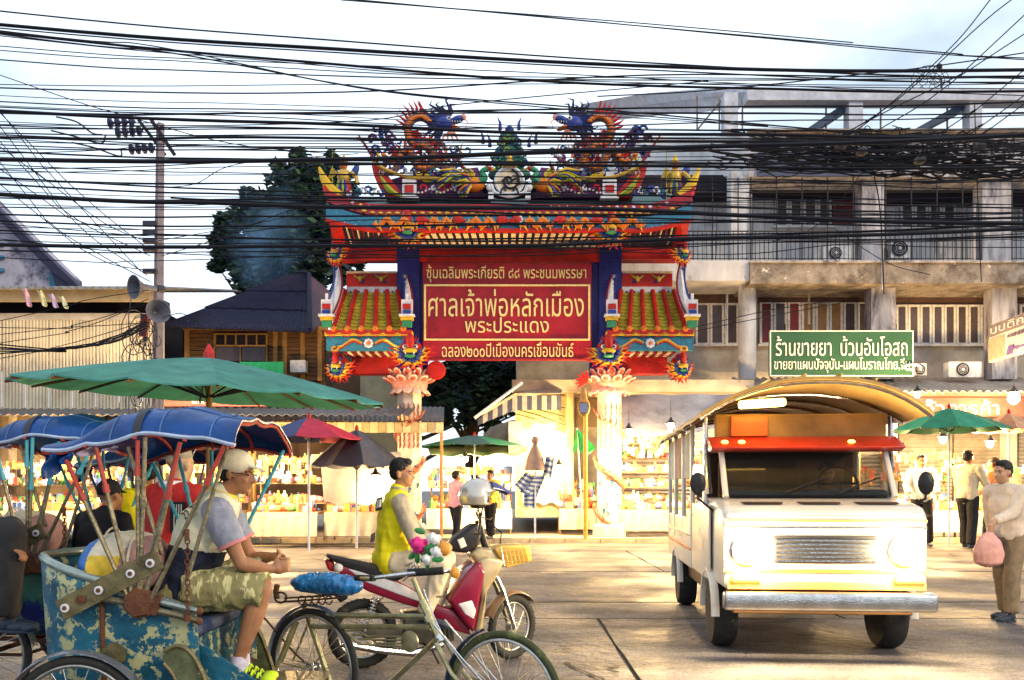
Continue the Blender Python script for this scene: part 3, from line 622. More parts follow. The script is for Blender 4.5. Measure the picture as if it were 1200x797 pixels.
    for k in range(46):     # carved wave curls
        x = random.uniform(470, 575); y = random.uniform(196, 228)
        if abs(x-480) < 12 and y > 208: continue
        cc = q(x, y, CY-.02); r = random.uniform(.07, .14); a0 = random.uniform(0, 6); mb = MB()
        mb.tube([cc+Vector((r*(1-t*.11)*math.cos(a0+t), -.02*t*.3, r*(1-t*.11)*math.sin(a0+t))) for t in [j*.75 for j in range(8)]], [.035]*6+[.025, .01], 5, mi=0)
        gp(mb, 'carved_wave', cols_[k % 7], True)
    for k in range(18):     # pearls on the dark ground
        mb = MB(); mb.ell(q(486+k*4.3, 224+2.2*math.sin(k*1.1), CY-.05), .035, nu=6, nv=4); gp(mb, 'pearl', wht, True)
    # phoenix by the emblem
    c = q(556, 216, CY-.25); mb = MB(); mb.ell(c, (.28, .16, .22), mi=0); e = curve([c+Vector((s*.1, 0, .05)), c+Vector((s*.28, -.05, .16)), c+Vector((s*.2, -.05, .32)), c+Vector((s*.38, -.06, .42))], [.13, .09, .07, .08], 7, 1, 5, mb)
    hd = e[-1]; mb.ell(hd, (.1, .08, .08), mi=2); mb.cyl(hd+Vector((s*.06, 0, 0)), hd+Vector((s*.22, 0, -.05)), .04, .004, 6, mi=3); mb.ell(hd+Vector((s*.03, -.07, .02)), (.025, .02, .025), mi=4)
    for k in range(9): a = math.radians(95+k*17); mb.tube([c+Vector((-s*.05, -.08, 0)), c+Vector((s*math.cos(a)*.25, -.14, math.sin(a)*.25)), c+Vector((s*math.cos(a+.2)*.48, -.1, math.sin(a+.2)*.42))], [.05, .05, .01], 5, mi=[3, 5, 0, 6][k % 4])
    gp(mb, 'phoenix', [org, grn, red, yel, wht, lime, navy], True)
    mb = MB(); w0 = q(545, 204, CY-.3)
    for k in range(6): mb.tube([w0, w0+Vector((-s*.35, -.02, .12-.04*k)), w0+Vector((-s*.75, 0, .10-.10*k))], [.05, .06, .01], 5, mi=k % 3)
    gp(mb, 'phoenix_wing', [yel, navy, lime], True)
    # guardian figure and waves at the roof end
    c = q(403, 222, CY); 
    mb = MB(); mb.ell(c+Vector((0, 0, .02)), (.22, .17, .28), mi=0); mb.ell(c+Vector((0, 0, .36)), (.19, .15, .22), mi=1); mb.ell(c+Vector((0, -.03, .66)), (.11, .11, .13), mi=2); mb.cyl(c+Vector((0, 0, .72)), c+Vector((0, 0, .95)), .13, .02, 8, mi=3)
    mb.tube([c+Vector((-.2, -.05, .45)), c+Vector((-.35, -.12, .3)), c+Vector((-.26, -.2, .5))], [.07, .06, .05], 6, mi=1); mb.tube([c+Vector((.2, -.05, .45)), c+Vector((.36, -.1, .3)), c+Vector((.4, -.15, .1))], [.07, .06, .05], 6, mi=1)
    mb.cyl(c+Vector((-.27, -.22, -.4)), c+Vector((-.27, -.22, 1.0)), .018, .014, 5, mi=4); mb.ell(c+Vector((.3, .02, .5)), (.1, .08, .22), (0, .4, 0), mi=5)
    for k in range(4): mb.tube([c+Vector((.05*k-.1, -.17, .2)), c+Vector((.08*k-.15, -.22, -.02)), c+Vector((.08*k-.15, -.2, -.2))], [.03, .04, .01], 5, mi=k % 2+4)
    gp(mb, 'guardian_figure', [red, gold, org, yel, lime, navy], True)
    for k in range(10):
        cc = q(398+k*5.5, 228+random.uniform(-6, 1), CY-.1); r = .11; mb = MB(); mb.tube([cc+Vector((r*(1-t*.11)*math.cos(t+k), 0, r*(1-t*.11)*math.sin(t+k))) for t in [j*.8 for j in range(8)]], [.04]*7+[.01], 5); gp(mb, 'carved_wave', [navy, cyan, wht][k % 3], True)
    mb = MB(); curve([q(398, 231, CY-.2), q(388, 222, CY-.2), q(380, 210, CY-.2), q(374, 196, CY-.2)], [.16, .14, .11, .03], 7, 0, 5, mb); gp(mb, 'ridge_tip', yel, True)
    mb = MB(); curve([q(400, 236, CY-.28), q(386, 228, CY-.28), q(379, 218, CY-.28)], [.1, .12, .03], 7, 0, 5, mb); gp(mb, 'ridge_tip_red', red, True)
both(dragon)
# centre: dark tiered mountain and white-gold emblem
for i, (y, w, h, mt) in enumerate(((222, 62, 20, drk), (205, 50, 18, teal), (190, 44, 16, teal), (177, 34, 14, teal), (163, 22, 14, navy), (154, 11, 10, navy))):
    mb = MB(); c = P(597, y, GD+CY+.1); mb.ell(c, (w*.0235/2*1.02, .22, h*.0235*.6), nu=14, nv=8); gp(mb, 'mountain_tier', mt, True)
random.seed(9)
for k in range(40):
    t = random.random(); x = 597+random.uniform(-1, 1)*(8+18*t); y = 158+45*t; c = P(x, y, GD+CY-.12); r = random.uniform(.06, .12); a0 = random.uniform(0, 6); mb = MB()
    mb.tube([c+Vector((r*(1-q*.1)*math.cos(a0+q), 0, r*(1-q*.1)*math.sin(a0+q))) for q in [j*.8 for j in range(7)]], [.03]*6+[.008], 5); gp(mb, 'foliage_curl', [teal, grn, teal, navy, lime][k % 5], True)
for s in (1, -1):
    for (x, y) in ((586, 152), (574, 172), (566, 168)):
        mb = MB(); p = P(X_(x, s), y, GD+CY); mb.tube([p, p+Vector((0, 0, .2)), p+Vector((-s*.08, 0, .36))], [.06, .04, .004], 5); gp(mb, 'spike', navy, True)
c = P(597, 213, GD+CY-.35); emb = None
mb = MB(); mb.lathe(c, [(.0, -.06), (.36, -.06), (.40, 0), (.36, .06), (0, .06)], 24, Matrix.Rotation(PI/2, 3, 'X')); emb = gp(mb, 'emblem', cream, True)
mb = MB(); mb.tube([c+Vector((.38*math.cos(t), -.05, .36*math.sin(t))) for t in [k*2*PI/24 for k in range(24)]], .045, 6, True); gp(mb, 'emblem_ring', wht, True, emb)
mb = MB(); mb.tube([c+Vector(((.04+.035*t)*math.cos(t), -.09, (.04+.035*t)*math.sin(t))) for t in [k*.45 for k in range(18)]], .03, 5); mb.tube([c+Vector((-.2+.1*k, -.09, .1*math.sin(k*2.2))) for k in range(6)], .025, 5)
for w in (-1, 1): mb.tube([c+Vector((w*(.1+.05*k), -.09, -.28+.12*math.sin(k*1.3))) for k in range(5)], .025, 5)
gp(mb, 'emblem_scroll', drk, True, emb)
mb = MB(); mb.lathe(c+Vector((0, -.03, .36)), [(.2, 0), (.22, .05), (.12, .1), (.14, .16), (.07, .22), (.09, .28), (.02, .42)], 10); gp(mb, 'emblem_crown', gold, True, emb)
mb = MB()
for w in (-1, 1): curve([c+Vector((w*.5, -.05, -.1)), c+Vector((w*.4, -.05, -.3)), c+Vector((w*.2, -.05, -.38)), c+Vector((0, -.05, -.42))], .05, 6, 0, 5, mb)
for w in (-1, 1): mb.ell(c+Vector((w*.52, -.03, -.16)), (.11, .06, .11)); mb.box(c+Vector((w*.5, -.03, -.4)), (.14, .1, .2))
gp(mb, 'emblem_ribbon', wht, True, emb)
# red drum under the left end of the lower beam, red leaf at right
mb = MB(); mb.lathe(P(511, 434, GD-.35), [(.0, -.1), (.25, -.09), (.28, 0), (.25, .09), (0, .1)], 20, Matrix.Rotation(PI/2, 3, 'X')); gp(mb, 'red_disc', red, True)
mb = MB()
for k in range(6): c = P(687, 447, GD-.4); a = math.radians(80+k*25); mb.tube([c, c+Vector((.12*math.cos(a), 0, .12*math.sin(a))), c+Vector((.33*math.cos(a+.2), -.03, .33*math.sin(a+.2)))], [.05, .06, .006], 5)
gp(mb, 'red_leaf_ornament', red, True)
# ------------------------------------------------------------ right-hand shophouse building
RD = 26.6; kR = RD/1000
def rx(x, D=RD): return (x-600)*D/1000
def rz(y, D=RD): return 1.5+(574-y)*D/1000
conc = M('grimy_concrete', (.29, .24, .20), .85, var=.35, scale=2.2, bump=.5, worn=((.10, .075, .06), .50, 1.6, .14), spots=((.62, .58, .52), .62, 3.5, .04))
wpaint = M('old_white_paint', (.62, .60, .61), .75, var=.15, scale=2, bump=.3, worn=((.20, .18, .18), .55, 1.4, .15), spots=((.10, .08, .08), .64, 2.5, .08), stretch=(1, 1, .4))
wgrim = M('streaked_white', (.44, .41, .43), .8, var=.3, scale=2, bump=.3, worn=((.07, .06, .08), .49, 2.0, .16), stretch=(1.6, 1.6, .35))
ppnt = M('pale_plaster', (.44, .39, .33), .8, var=.2, scale=1.6, bump=.2, worn=((.30, .26, .22), .6, 1.2, .15))
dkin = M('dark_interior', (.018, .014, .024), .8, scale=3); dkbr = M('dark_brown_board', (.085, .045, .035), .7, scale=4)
wfr = M('window_white', (.70, .67, .66), .6, scale=8, worn=((.4, .36, .33), .62, 7, .1)); pane_d = M('dark_pane', (.09, .07, .08), .18, scale=2, bump=0); pane_r = M('red_pane', (.20, .03, .035), .4, scale=3); pane_o = M('orange_pane', (.33, .17, .06), .4, scale=3)
ironb = M('railing_iron', (.03, .028, .03), .6, scale=20, worn=((.14, .06, .03), .6, 15, .05)); bprn = M('rust_maroon', (.16, .03, .03), .6, scale=5)
bld = thing('shophouse', 'long grimy white three storey shophouse building with caged balconies right of the gate', 'building', (rx(1000), RD, .13))
def bp_(x0, x1, y0, y1, d0, d1, name, mat, parent=None, D=RD):
    """box: photo columns x0..x1, rows y0..y1 measured on its front face at depth d0; goes back to d1"""
    mb = MB(); mb.bb(rx(x0, d0), rx(x1, d0), d0, d1, rz(y1, d0), rz(y0, d0)); return mb.build(name, mat, parent or bld)
XR = 1330
W3, W2 = 28.3, 27.9
# third storey back wall and upper dark opening
bp_(745, XR, 160, 345, W3+.02, 42, 'upper_wall', wpaint); bp_(606, XR, 322, 600, W2+.3, 41.5, 'lower_wall', ppnt)
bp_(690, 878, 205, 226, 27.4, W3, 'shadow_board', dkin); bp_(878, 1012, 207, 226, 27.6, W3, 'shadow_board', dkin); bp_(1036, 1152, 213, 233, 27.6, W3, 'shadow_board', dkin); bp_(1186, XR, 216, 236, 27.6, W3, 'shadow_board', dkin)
# parapet with grime
bp_(878, XR, 154, 207, 26.3, 27.5, 'parapet', wgrim); mb = MB(); mb.prism([P(676, 168, 36), P(878, 158, 26.3), P(878, 205, 26.3), P(676, 216, 36)], (0, .4, 0)); mb.build('parapet', wpaint, bld)
bp_(878, XR, 150.5, 154, 26.1, 27.5, 'coping', conc)
mb = MB(); mb.bb(rx(880, 27), rx(1010, 27), 26.22, 26.29, rz(206, 26.2), rz(178, 26.2)); mb.build('blue_grey_hoarding', M('slate_board', (.06, .07, .12), .6, scale=3), bld)
# roof frame: posts, top beam, stair-like slanting beams
lav = M('roof_frame_paint', (.50, .50, .56), .7, scale=3); slate = M('slanted_beam', (.05, .08, .13), .6, scale=4)
bp_(876, XR, 104, 117, 26.4, 27.0, 'roof_beam', lav)
mb = MB(); mb.prism([P(681, 122, 37), P(760, 109, 32), P(878, 100, 26.4), P(878, 108, 26.4), P(790, 117, 31), P(700, 130, 37)], (0, 1.2, 0)); mb.build('roof_beam', lav, bld)
for (a, b) in ((849, 865), (995, 1011.5), (1136.5, 1151), (1281, 1297)): bp_(a, b, 117 if a > 870 else 108, 151, 26.5, 26.95, 'roof_post', lav)
bp_(683, 693, 128, 170, 36, 36.4, 'roof_post', lav)
for (x0, x1) in ((945, 998), (1072, 1136), (1205, 1280)):
    mb = MB(); A = P(x0, 151, 26.8); B = P(x1-2, 118, 26.8); mb.prism([A, A+Vector((.36, 0, 0)), B+Vector((0.1, 0, -.16)), B+Vector((0, 0, .04))], (0, .5, 0)); mb.build('slanted_beam', slate, bld)
for (a, y0) in ((817, 112), (843, 110), (870, 110), (968, 115), (1110, 117), (1032, 117)):
    mb = MB(); mb.cyl(P(a, y0, 27), P(a, 152, 27), .03, n=6); mb.build('roof_pipe', conc, bld)
for (a, b) in ((818, 850),): mb = MB(); mb.cyl(P(a, 151, 27), P(b, 112, 27), .03, n=6); mb.build('roof_pipe', conc, bld)
# columns
def column_r(x0, x1, y0, y1, D, mat, name='column'):
    mb = MB(); r = (x1-x0)/2*D/1000; c = P((x0+x1)/2, 0, D); mb.lathe((c.x, D+r, rz(y1, D)), [(r, 0), (r, rz(y0, D)-rz(y1, D))], 14); mb.build(name, mat, bld, 30)
bp_(857, 878, 200, 305, 26.55, 27.1, 'column', wpaint); bp_(1010, 1036, 207, 305, 26.55, 27.1, 'column', wgrim); bp_(1151, 1185, 212, 305, 26.55, 27.1, 'column', wgrim); bp_(1300, XR, 212, 305, 26.55, 27.1, 'column', wgrim)
column_r(868, 889, 329, 444, 26.7, wpaint); bp_(1021, 1050, 333, 444, 26.7, 27.2, 'column', wgrim); bp_(1163, 1192, 335, 444, 26.7, 27.2, 'column', wgrim)
# slabs
bp_(660, 879, 305, 329, 26.2, 28.4, 'balcony_slab', wpaint); bp_(879.2, XR, 307, 332, 26.1, 28.4, 'balcony_slab', conc)
bp_(879.2, XR, 305, 307, 26.0, 27.2, 'slab_edge', wgrim)
# 3rd floor wall panels, windows
def window(x0, x1, y0, y1, D, panes, fr=2.2, cols=None, casement=True):
    root = bp_(x0, x1, y0, y1, D-.02, D+.1, 'window', dkin); n = len(panes); w = (x1-x0)/n; dn = D-.09
    for i, pm in enumerate(panes):
        a, b = x0+i*w, x0+(i+1)*w
        mb = MB(); X0, X1, Z1, Z0 = rx(a, dn)+.012, rx(b, dn)-.012, rz(y0, dn), rz(y1, dn); t = fr*D/1000
        mb.bb(X0, X0+t, dn, dn+.05, Z0, Z1); mb.bb(X1-t, X1, dn, dn+.05, Z0, Z1); mb.bb(X0+t, X1-t, dn, dn+.05, Z0, Z0+t); mb.bb(X0+t, X1-t, dn, dn+.05, Z1-t, Z1); mb.build('window_frame', wfr, root)
        mb = MB(); mb.bb(X0+t, X1-t, dn+.02, dn+.035, Z0+t, Z1-t); mb.build('window_pane', pm, root)
    mb = MB(); mb.bb(rx(x0-3, D), rx(x1+3, D), D-.16, D-.0, rz(y1+2, D), rz(y1, D)); mb.build('window_sill', wfr, root); return root
window(908, 975, 226, 266, W3, [pane_d]*4, 2.6); window(1055, 1121, 231, 268, W3, [pane_d]*4, 2.6); window(1195, 1260, 231, 268, W3, [pane_d]*4, 2.6)
window(706, 770, 228, 266, W3, [pane_d]*4, 2.6)
bp_(976, 1010, 227, 262, W3-.06, W3, 'maroon_board', bprn)
# 2nd floor dark transom band and windows
for (a, b) in ((800, 866), (890, 1020), (1050, 1163), (1193, XR)): bp_(a, b, 331, 354, W2+.1, W2+.32, 'transom_board', dkbr)
window(815, 866, 355, 404, W2+.25, [pane_d]*3, 2.4); window(752, 806, 355, 404, W2+.25, [pane_d]*3, 2.4)
window(890, 1021, 353, 404, W2+.25, [pane_r, pane_d, pane_r, pane_o, pane_o, pane_o, pane_d, pane_d], 2.6); window(1050, 1163, 357, 404, W2+.25, [pane_d]*8, 2.4); window(1195, 1300, 357, 404, W2+.25, [pane_d]*7, 2.4)
# wall panel lines of the third floor (vertical cladding)
for k in range(46):
    x = 700+k*14
    if x in range(0): continue
    mb = MB(); mb.bb(rx(x, W3)-.012, rx(x, W3)+.012, W3-.004, W3+.04, rz(304, W3), rz(268 if (900 < x < 980 or 1050 < x < 1125) else 228, W3)); mb.build('cladding_batten', wgrim, bld)
# railings: cage of bars
def railing(x0, x1, D=26.35):
    root = None
    yT, yB = 271, 305
    mb = MB(); mb.cyl((rx(x0, D), D, rz(yT, D)), (rx(x1, D), D, rz(yT, D)), .022, n=6); root = mb.build('balcony_railing', ironb, bld)
    for yy in (282, 303): mb = MB(); mb.cyl((rx(x0, D), D, rz(yy, D)), (rx(x1, D), D, rz(yy, D)), .014, n=5); mb.build('rail', ironb, root)
    bm_ = MB(); bm_.cyl((0, 0, 0), (0, 0, (yB-yT)*D/1000), .011, n=4); me = bm_.mesh('rail_bar', ironb)
    x = x0
    while x < x1: mlink('rail_bar', me, root, Vector((rx(x, D), D, rz(yB, D)))-wl(root)); x += 5.2
    x = x0
    while x < x1+1:
        mb = MB(); mb.cyl((rx(x, D), D, rz(yB, D)), (rx(x, D), D, rz(208, D)), .02, n=5); mb.build('cage_post', ironb, root); x += 30
    for yy in (225, 240): mb = MB(); mb.cyl((rx(x0, D), D, rz(yy, D)), (rx(x1, D), D, rz(yy, D)), .012, n=4); mb.build('rail', ironb, root)
railing(745, 878); railing(880, 1008); railing(1038, 1150); railing(1186, 1290)
# drainpipes
for (x, a, b) in ((1034, 190, 340), (1142, 240, 305), (880, 228, 330), (852, 345, 404)):
    mb = MB(); mb.cyl(P(x, a, 26.0 if x > 1000 else 26.5), P(x, b, 26.0 if x > 1000 else 26.5), .035, n=7); mb.build('drainpipe', wgrim, bld)
mb = MB(); mb.tube([P(930, 344, 27.5), P(948, 344, 27.5), P(948, 380, 27.5)], .04, 6); mb.build('drainpipe', ppnt, bld)
# concrete canopy slab (left) and corrugated canopy (right)
bp_(600, 884, 445, 459, 25.9, 28.2, 'canopy_slab', M('canopy_slab', (.58, .48, .36), .8, scale=2, worn=((.25, .18, .13), .6, 2, .1)))
mb = MB(); n = 160
def corr(x0, x1, y0, y1, D0, D1, waves, amp, name, mat, parent):
    """sheet from back edge (row y0, depth D1) to front edge (row y1, depth D0)"""
    mb = MB(); n = waves*6
    mb.grid(lambda u, v: Vector((rx(x0, D0)+(rx(x1, D0)-rx(x0, D0))*u, D1+(D0-D1)*v, rz(y0, D1)+(rz(y1, D0)-rz(y0, D1))*v+amp*math.sin(u*waves*2*PI))), n, 3, thick=.015); return mb.build(name, mat, parent, 80)
m_cc = M('corrugated_canopy', (.44, .38, .33), .5, var=.2, scale=1.5, worn=((.40, .26, .18), .56, 1.5, .15))
corr(884, 1330, 443, 459, 25.0, 27.6, 46, .045, 'corrugated_canopy', m_cc, bld)
# ground floor: bays with lit interior, pillars
m_wall_in = M('shop_interior', (.62, .52, .38), .8, scale=2); m_tarp = M('grey_tarpaulin', (.30, .32, .38), .6, var=.25, scale=1.2, bump=.4)
for (a, b) in ((606, 622), (715, 727), (880, 895), (1040, 1052), (1180, 1192)): bp_(a, b, 459, 600, 27.2, 27.6, 'pillar', ppnt)
shm = M('shutter_metal', (.34, .29, .22), .55, .2, var=.2, scale=2, worn=((.22, .14, .08), .58, 1.6, .12))
for (a, b) in ((728, 798), (800, 880), (896, 966), (968, 1040), (1053, 1115), (1117, 1180), (1193, 1260)):
    mb = MB(); X0, X1 = rx(a, 28.0), rx(b, 28.0); z1 = rz(462, 28.0); mb.grid(lambda u, v: Vector((X0+(X1-X0)*u, 27.95+.02*math.sin(v*34*2*PI), .15+(z1-.3)*v)), 1, 204); mb.build('roller_shutter', shm, bld, 80)
# AC units
def ac(x, y, w, h, D, label, fx):
    t = thing('air_conditioner', label, 'air conditioner', P(x+w/2, y+h, D), group='air conditioners on the shophouse')
    mb = MB(); mb.bb(rx(x, D), rx(x+w, D), D, D+.35, rz(y+h, D), rz(y, D)); mb.build('casing', wfr, t)
    c = P(x+fx, y+h/2, D-.02); R = Matrix.Rotation(PI/2, 3, 'X')
    mb = MB(); mb.lathe(c, [(0, .0), (h*.40*D/1000, .0), (h*.43*D/1000, .02), (h*.40*D/1000, .03)], 18, R); mb.build('fan_grille', drk, t)
    for k in range(3): mb = MB(); mb.tube([c+Vector((h*.1*(k+1)*D/1000*math.cos(a), -.035, h*.1*(k+1)*D/1000*math.sin(a))) for a in [q*PI/8 for q in range(16)]], .006, 4, True); mb.build('grille_ring', wfr, t)
    mb = MB(); mb.ell(c+Vector((0, -.04, 0)), (.05, .02, .05)); mb.build('fan_hub', wfr, t)
ac(965, 288, 32, 17, 26.6, 'white air conditioner with dark fan on the balcony above the green shop sign', 14)
ac(1044, 280, 22, 22, 26.6, 'round faced fan unit on the balcony just right of the grimy column', 10)
ac(1112, 424, 38, 18, 26.4, 'beige air conditioner low on the wall right of the green shop sign', 16)
ac(1070, 426, 16, 14, 26.4, 'small dark fan unit peeping out beside the end of the green sign', 8)
mb = MB(); mb.bb(rx(1020, 26.7), rx(1040, 26.7), 26.7, 27.0, rz(304, 26.7), rz(292, 26.7)); mb.ell(P(1030, 293, 26.85), (.22, .14, .12)); tag(mb.build('covered_tank', M('dark_cover', (.05, .03, .03), .6)), 'small dark covered tank on the balcony between the two air conditioners', 'tank')
# green shop sign
sgn = thing('shop_sign', 'green medicine shop sign with white writing above the corrugated canopy', 'sign', P(985, 441, 25.6))
gD = 25.6; mb = MB(); mb.bb(rx(902, gD), rx(1070, gD), gD, gD+.12, rz(441, gD), rz(387.5, gD)); mb.build('sign_board', M('sign_green', (.025, .085, .045), .45, scale=2, var=.1), sgn)
m_sw = M('sign_white', (.80, .80, .72), .5, scale=10); 
mb = MB()
for (a, b, c, d) in ((902, 1070, 387.5, 388.7), (902, 1070, 439.8, 441), (902, 903.2, 388.7, 439.8), (1068.8, 1070, 388.7, 439.8)): mb.bb(rx(a, gD), rx(b, gD), gD-.03, gD-.003, rz(d, gD), rz(c, gD))
mb.build('sign_frame', m_sw, sgn)
for t, a, b, c, d in (("ร้านขายยา", 909, 974, 394, 417), ("บ้วนอันโอสถ", 985, 1063, 394, 417), ("ขายยาแผนปัจจุบัน-แผนโบราณไทย,จีน", 907, 1066, 419, 437)):
    lettering(t, (rx(a, gD), gD-.012, 3), (rx(b, gD), gD-.012, 3), (rz(c, gD)+rz(d, gD))/2, rz(c, gD)-rz(d, gD), m_sw, sgn)
for x in (920, 1050): mb = MB(); mb.cyl(P(x, 395, gD+.12), P(x, 380, 27.9), .02, n=5); mb.build('stay_rod', ironb, sgn)
mb = MB(); mb.tube([P(1068, 431, 25.5)+Vector((.30*math.cos(t)*(1-t/9), 0, .12*math.sin(t)*(1-t/9))) for t in [k*.6 for k in range(9)]], .03, 5); mb.build('sign_ornament', m_sw, sgn)
# angled sign at the right edge
sg2 = thing('shop_sign', 'pale shop sign jutting from the wall at the right edge', 'sign', P(1180, 425, 24))
A, B = P(1159, 427, 25.2), P(1232, 408, 22.0); A.z = rz(424, 25.2); B.z = A.z
def quadw(A, B, z0, z1, th, name, mat, off=0):
    d = (B-A).normalized(); n = d.cross(Vector((0, 0, 1))); mb = MB(); a, b = Vector((A.x, A.y, z0))+n*off, Vector((B.x, B.y, z0))+n*off
    mb.prism([a, b, b+Vector((0, 0, z1-z0)), a+Vector((0, 0, z1-z0))], -n*th); mb.f = [f[::-1] for f in mb.f]; return mb.build(name, mat, sg2)
z0, z1 = rz(425, 25.2), rz(382, 25.2); zm = z0+(z1-z0)*.68
quadw(A, B, z0, zm, .12, 'sign_board', M('sign_pale', (.66, .55, .50), .6, scale=4)); quadw(A, B, zm+.01, z1, .14, 'sign_header', M('sign_grey', (.20, .16, .17), .6, scale=4), .01); quadw(A, A.lerp(B, .28), z0+.06, zm-.06, .02, 'sign_picture', M('sign_olive', (.36, .31, .22), .6, scale=7), .022)
nn = (B-A).normalized().cross(Vector((0, 0, 1)))
def blur_marks(a, b, z, h, mat):     # lines too blurred to read: uneven strokes only
    random.seed(int(z*100)); f = 0
    while f < .92:
        w = random.uniform(.03, .08); p, q2 = a.lerp(b, f), a.lerp(b, min(1, f+w)); mb = MB(); hh = h*random.uniform(.7, 1.2); mb.prism([Vector((p.x, p.y, z-hh/2)), Vector((q2.x, q2.y, z-hh/2)), Vector((q2.x, q2.y, z+hh/2)), Vector((p.x, p.y, z+hh/2))], nn*.01); mb.build('faded_mark', mat, sg2); f += w+random.uniform(.015, .04)
a = A.lerp(B, .05)+nn*.03; b = A.lerp(B, .98)+nn*.03; lettering("บนดิการส", a, b, (zm+z1)/2, (z1-zm)*.62, M('sign_ltr', (.6, .56, .56), .6), sg2)
a = A.lerp(B, .34)+nn*.03; b = A.lerp(B, .98)+nn*.03; blur_marks(a, b, zm-.16, .10, M('sign_ltr2', (.12, .10, .16), .6))
a = A.lerp(B, .44)+nn*.03; b = A.lerp(B, .98)+nn*.03; blur_marks(a, b, z0+.19, .09, M('sign_ltr3', (.15, .1, .3), .6))
a = A.lerp(B, .30)+nn*.03; mb = MB(); d = (B-A).normalized()
for k in range(2): mb.prism([a+d*(.10+.16*k)+Vector((0, 0, z0+.05-a.z)), a+d*(.22+.16*k)+Vector((0, 0, z0+.05-a.z)), a+d*(.32+.16*k)+Vector((0, 0, z0+.3-a.z)), a+d*(.2+.16*k)+Vector((0, 0, z0+.3-a.z))], nn*.02)
mb.build('sign_logo', MAT['sign_ltr3'], sg2)
# tv aerial dish on the roof
t = thing('satellite_dish', 'round mesh satellite dish on the roof of the shophouse', 'satellite dish', P(1102, 112, 27.2))
mb = MB(); mb.cyl(P(1103, 112, 27.2), P(1103, 92, 27.2), .03, n=6); mb.build('mast', ironb, t); mb = MB(); c = P(1094, 92, 27.2)
for k in range(3): mb.tube([c+Vector((.62*(k+1)/3*math.cos(a), .1*k, .52*(k+1)/3*math.sin(a))) for a in [q*PI/10 for q in range(20)]], .012, 4, True)
for q in range(10): mb.cyl(c, c+Vector((.62*math.cos(q*PI/5), .2, .52*math.sin(q*PI/5))), .010, n=4)
mb.build('dish_mesh', ironb, t); mb = MB(); mb.ell(P(1101, 78, 27.0), (.09, .09, .09)); mb.cyl(P(1101, 78, 27.0), c, .015, n=4); mb.build('receiver', ironb, t)
# ------------------------------------------------------------ left: metal clad wall, gable house, wooden house
m_corr = M('corrugated_cream', (.54, .48, .38), .5, var=.18, scale=1.2, bump=.1, worn=((.38, .30, .2), .6, 1.0, .2)); LD = 24.5
def lp(x0, x1, y0, y1, d0, d1, name, mat, parent): mb = MB(); mb.bb(rx(x0, d0), rx(x1, d0), d0, d1, rz(y1, d0), rz(y0, d0)); return mb.build(name, mat, parent)
sh = thing('metal_clad_building', 'low building clad in cream ribbed metal sheet at the left behind the utility pole', 'building', P(90, 600, LD))
# ribbed cladding made of single sheets
x = -190
while x < 193:
    x1 = min(193, x+27.5); n = 7
    mb = MB(); A = rx(x, LD); B = rx(x1, LD)-.01; pts = []
    for k in range(n):
        for (u, d) in ((0, 0), (.35, 0), (.5, -.045), (.85, -.045)): pts.append((A+(B-A)*(k+u)/n, LD+d))
    pts.append((B, LD)); z0, z1 = rz(484, LD), rz(372+random.uniform(-.4, .4), LD)
    mb.add([(p[0], p[1], z0) for p in pts]+[(p[0], p[1], z1) for p in pts], [(i, i+1, len(pts)+i+1, len(pts)+i) for i in range(len(pts)-1)]); mb.build('ribbed_sheet', m_corr, sh); x = x1
lp(-190, 193, 352, 372, LD+1.6, LD+2, 'dark_opening', dkin, sh); lp(-190, 170, 367, 375, LD-.05, LD+.3, 'sill_beam', ppnt, sh)
lp(-190, 180, 338, 353, LD-.5, LD-.38, 'fascia_board', M('beige_board', (.36, .27, .16), .7, scale=2), sh)
corr(-190, 192, 341, 337, LD-.8, LD+6, 40, .05, 'roof_sheet', M('old_grey_roof', (.2, .2, .22), .7, scale=2), sh)
lp(-190, 193, 484, 600, LD+1.5, LD+1.9, 'lower_wall', M('brown_wall', (.24, .17, .10), .8, scale=2, worn=((.4, .32, .2), .55, 1.5, .2)), sh); lp(-190, 193, 366, 420, LD+3, LD+6, 'inner_block', dkin, sh)  # lower wall is brown with paler patches
for x in (-60, 10, 80, 150): lp(x, x+5, 484, 601, LD+.1, LD+.3, 'support_post', conc, sh)
corr(-150, 480, 478, 486, LD-1.2, LD+.2, 60, .03, 'lean_to_sheet', M('lean_to_roof', (.12, .12, .13), .6, scale=2, worn=((.25, .14, .08), .58, 2, .1)), sh)
# stained gable house far left
gh = thing('gable_house', 'tall stained grey gable house behind the metal clad building at far left', 'building', P(10, 400, 33))
mb = MB(); mb.prism([P(-160, 400, 33), P(-160, 205, 33), P(-60, 195, 33), P(58, 312, 33), P(58, 400, 33)], (0, 2.5, 0)); mb.build('gable_wall', M('stained_wall', (.36, .33, .40), .85, var=.3, scale=1, worn=((.07, .06, .10), .5, .9, .12), bump=.3), gh)
mb = MB(); mb.prism([P(58, 312, 33), P(58, 400, 33), P(67, 400, 33), P(67, 320, 33)], (0, .3, 0)); mb.build('cyan_panel', cyan, gh)
mb = MB(); mb.prism([P(-60, 190, 32.6), P(92, 335, 32.6), P(92, 342, 32.6), P(60, 318, 32.6), P(-60, 199, 32.6)], (0, .6, 0)); mb.prism([P(60, 318, 32.65), P(92, 342, 32.65), P(67, 342, 32.65)], (0, .3, 0)); mb.build('roof_edge', navy if False else M('dark_roof_edge', (.02, .02, .05), .7), gh)
for y in (285, 300, 315): mb = MB(); mb.bb(rx(-120, 32.9), rx(4, 32.9), 32.88, 32.97, rz(y+4, 33), rz(y, 33)); mb.build('louvre', cyan, gh)
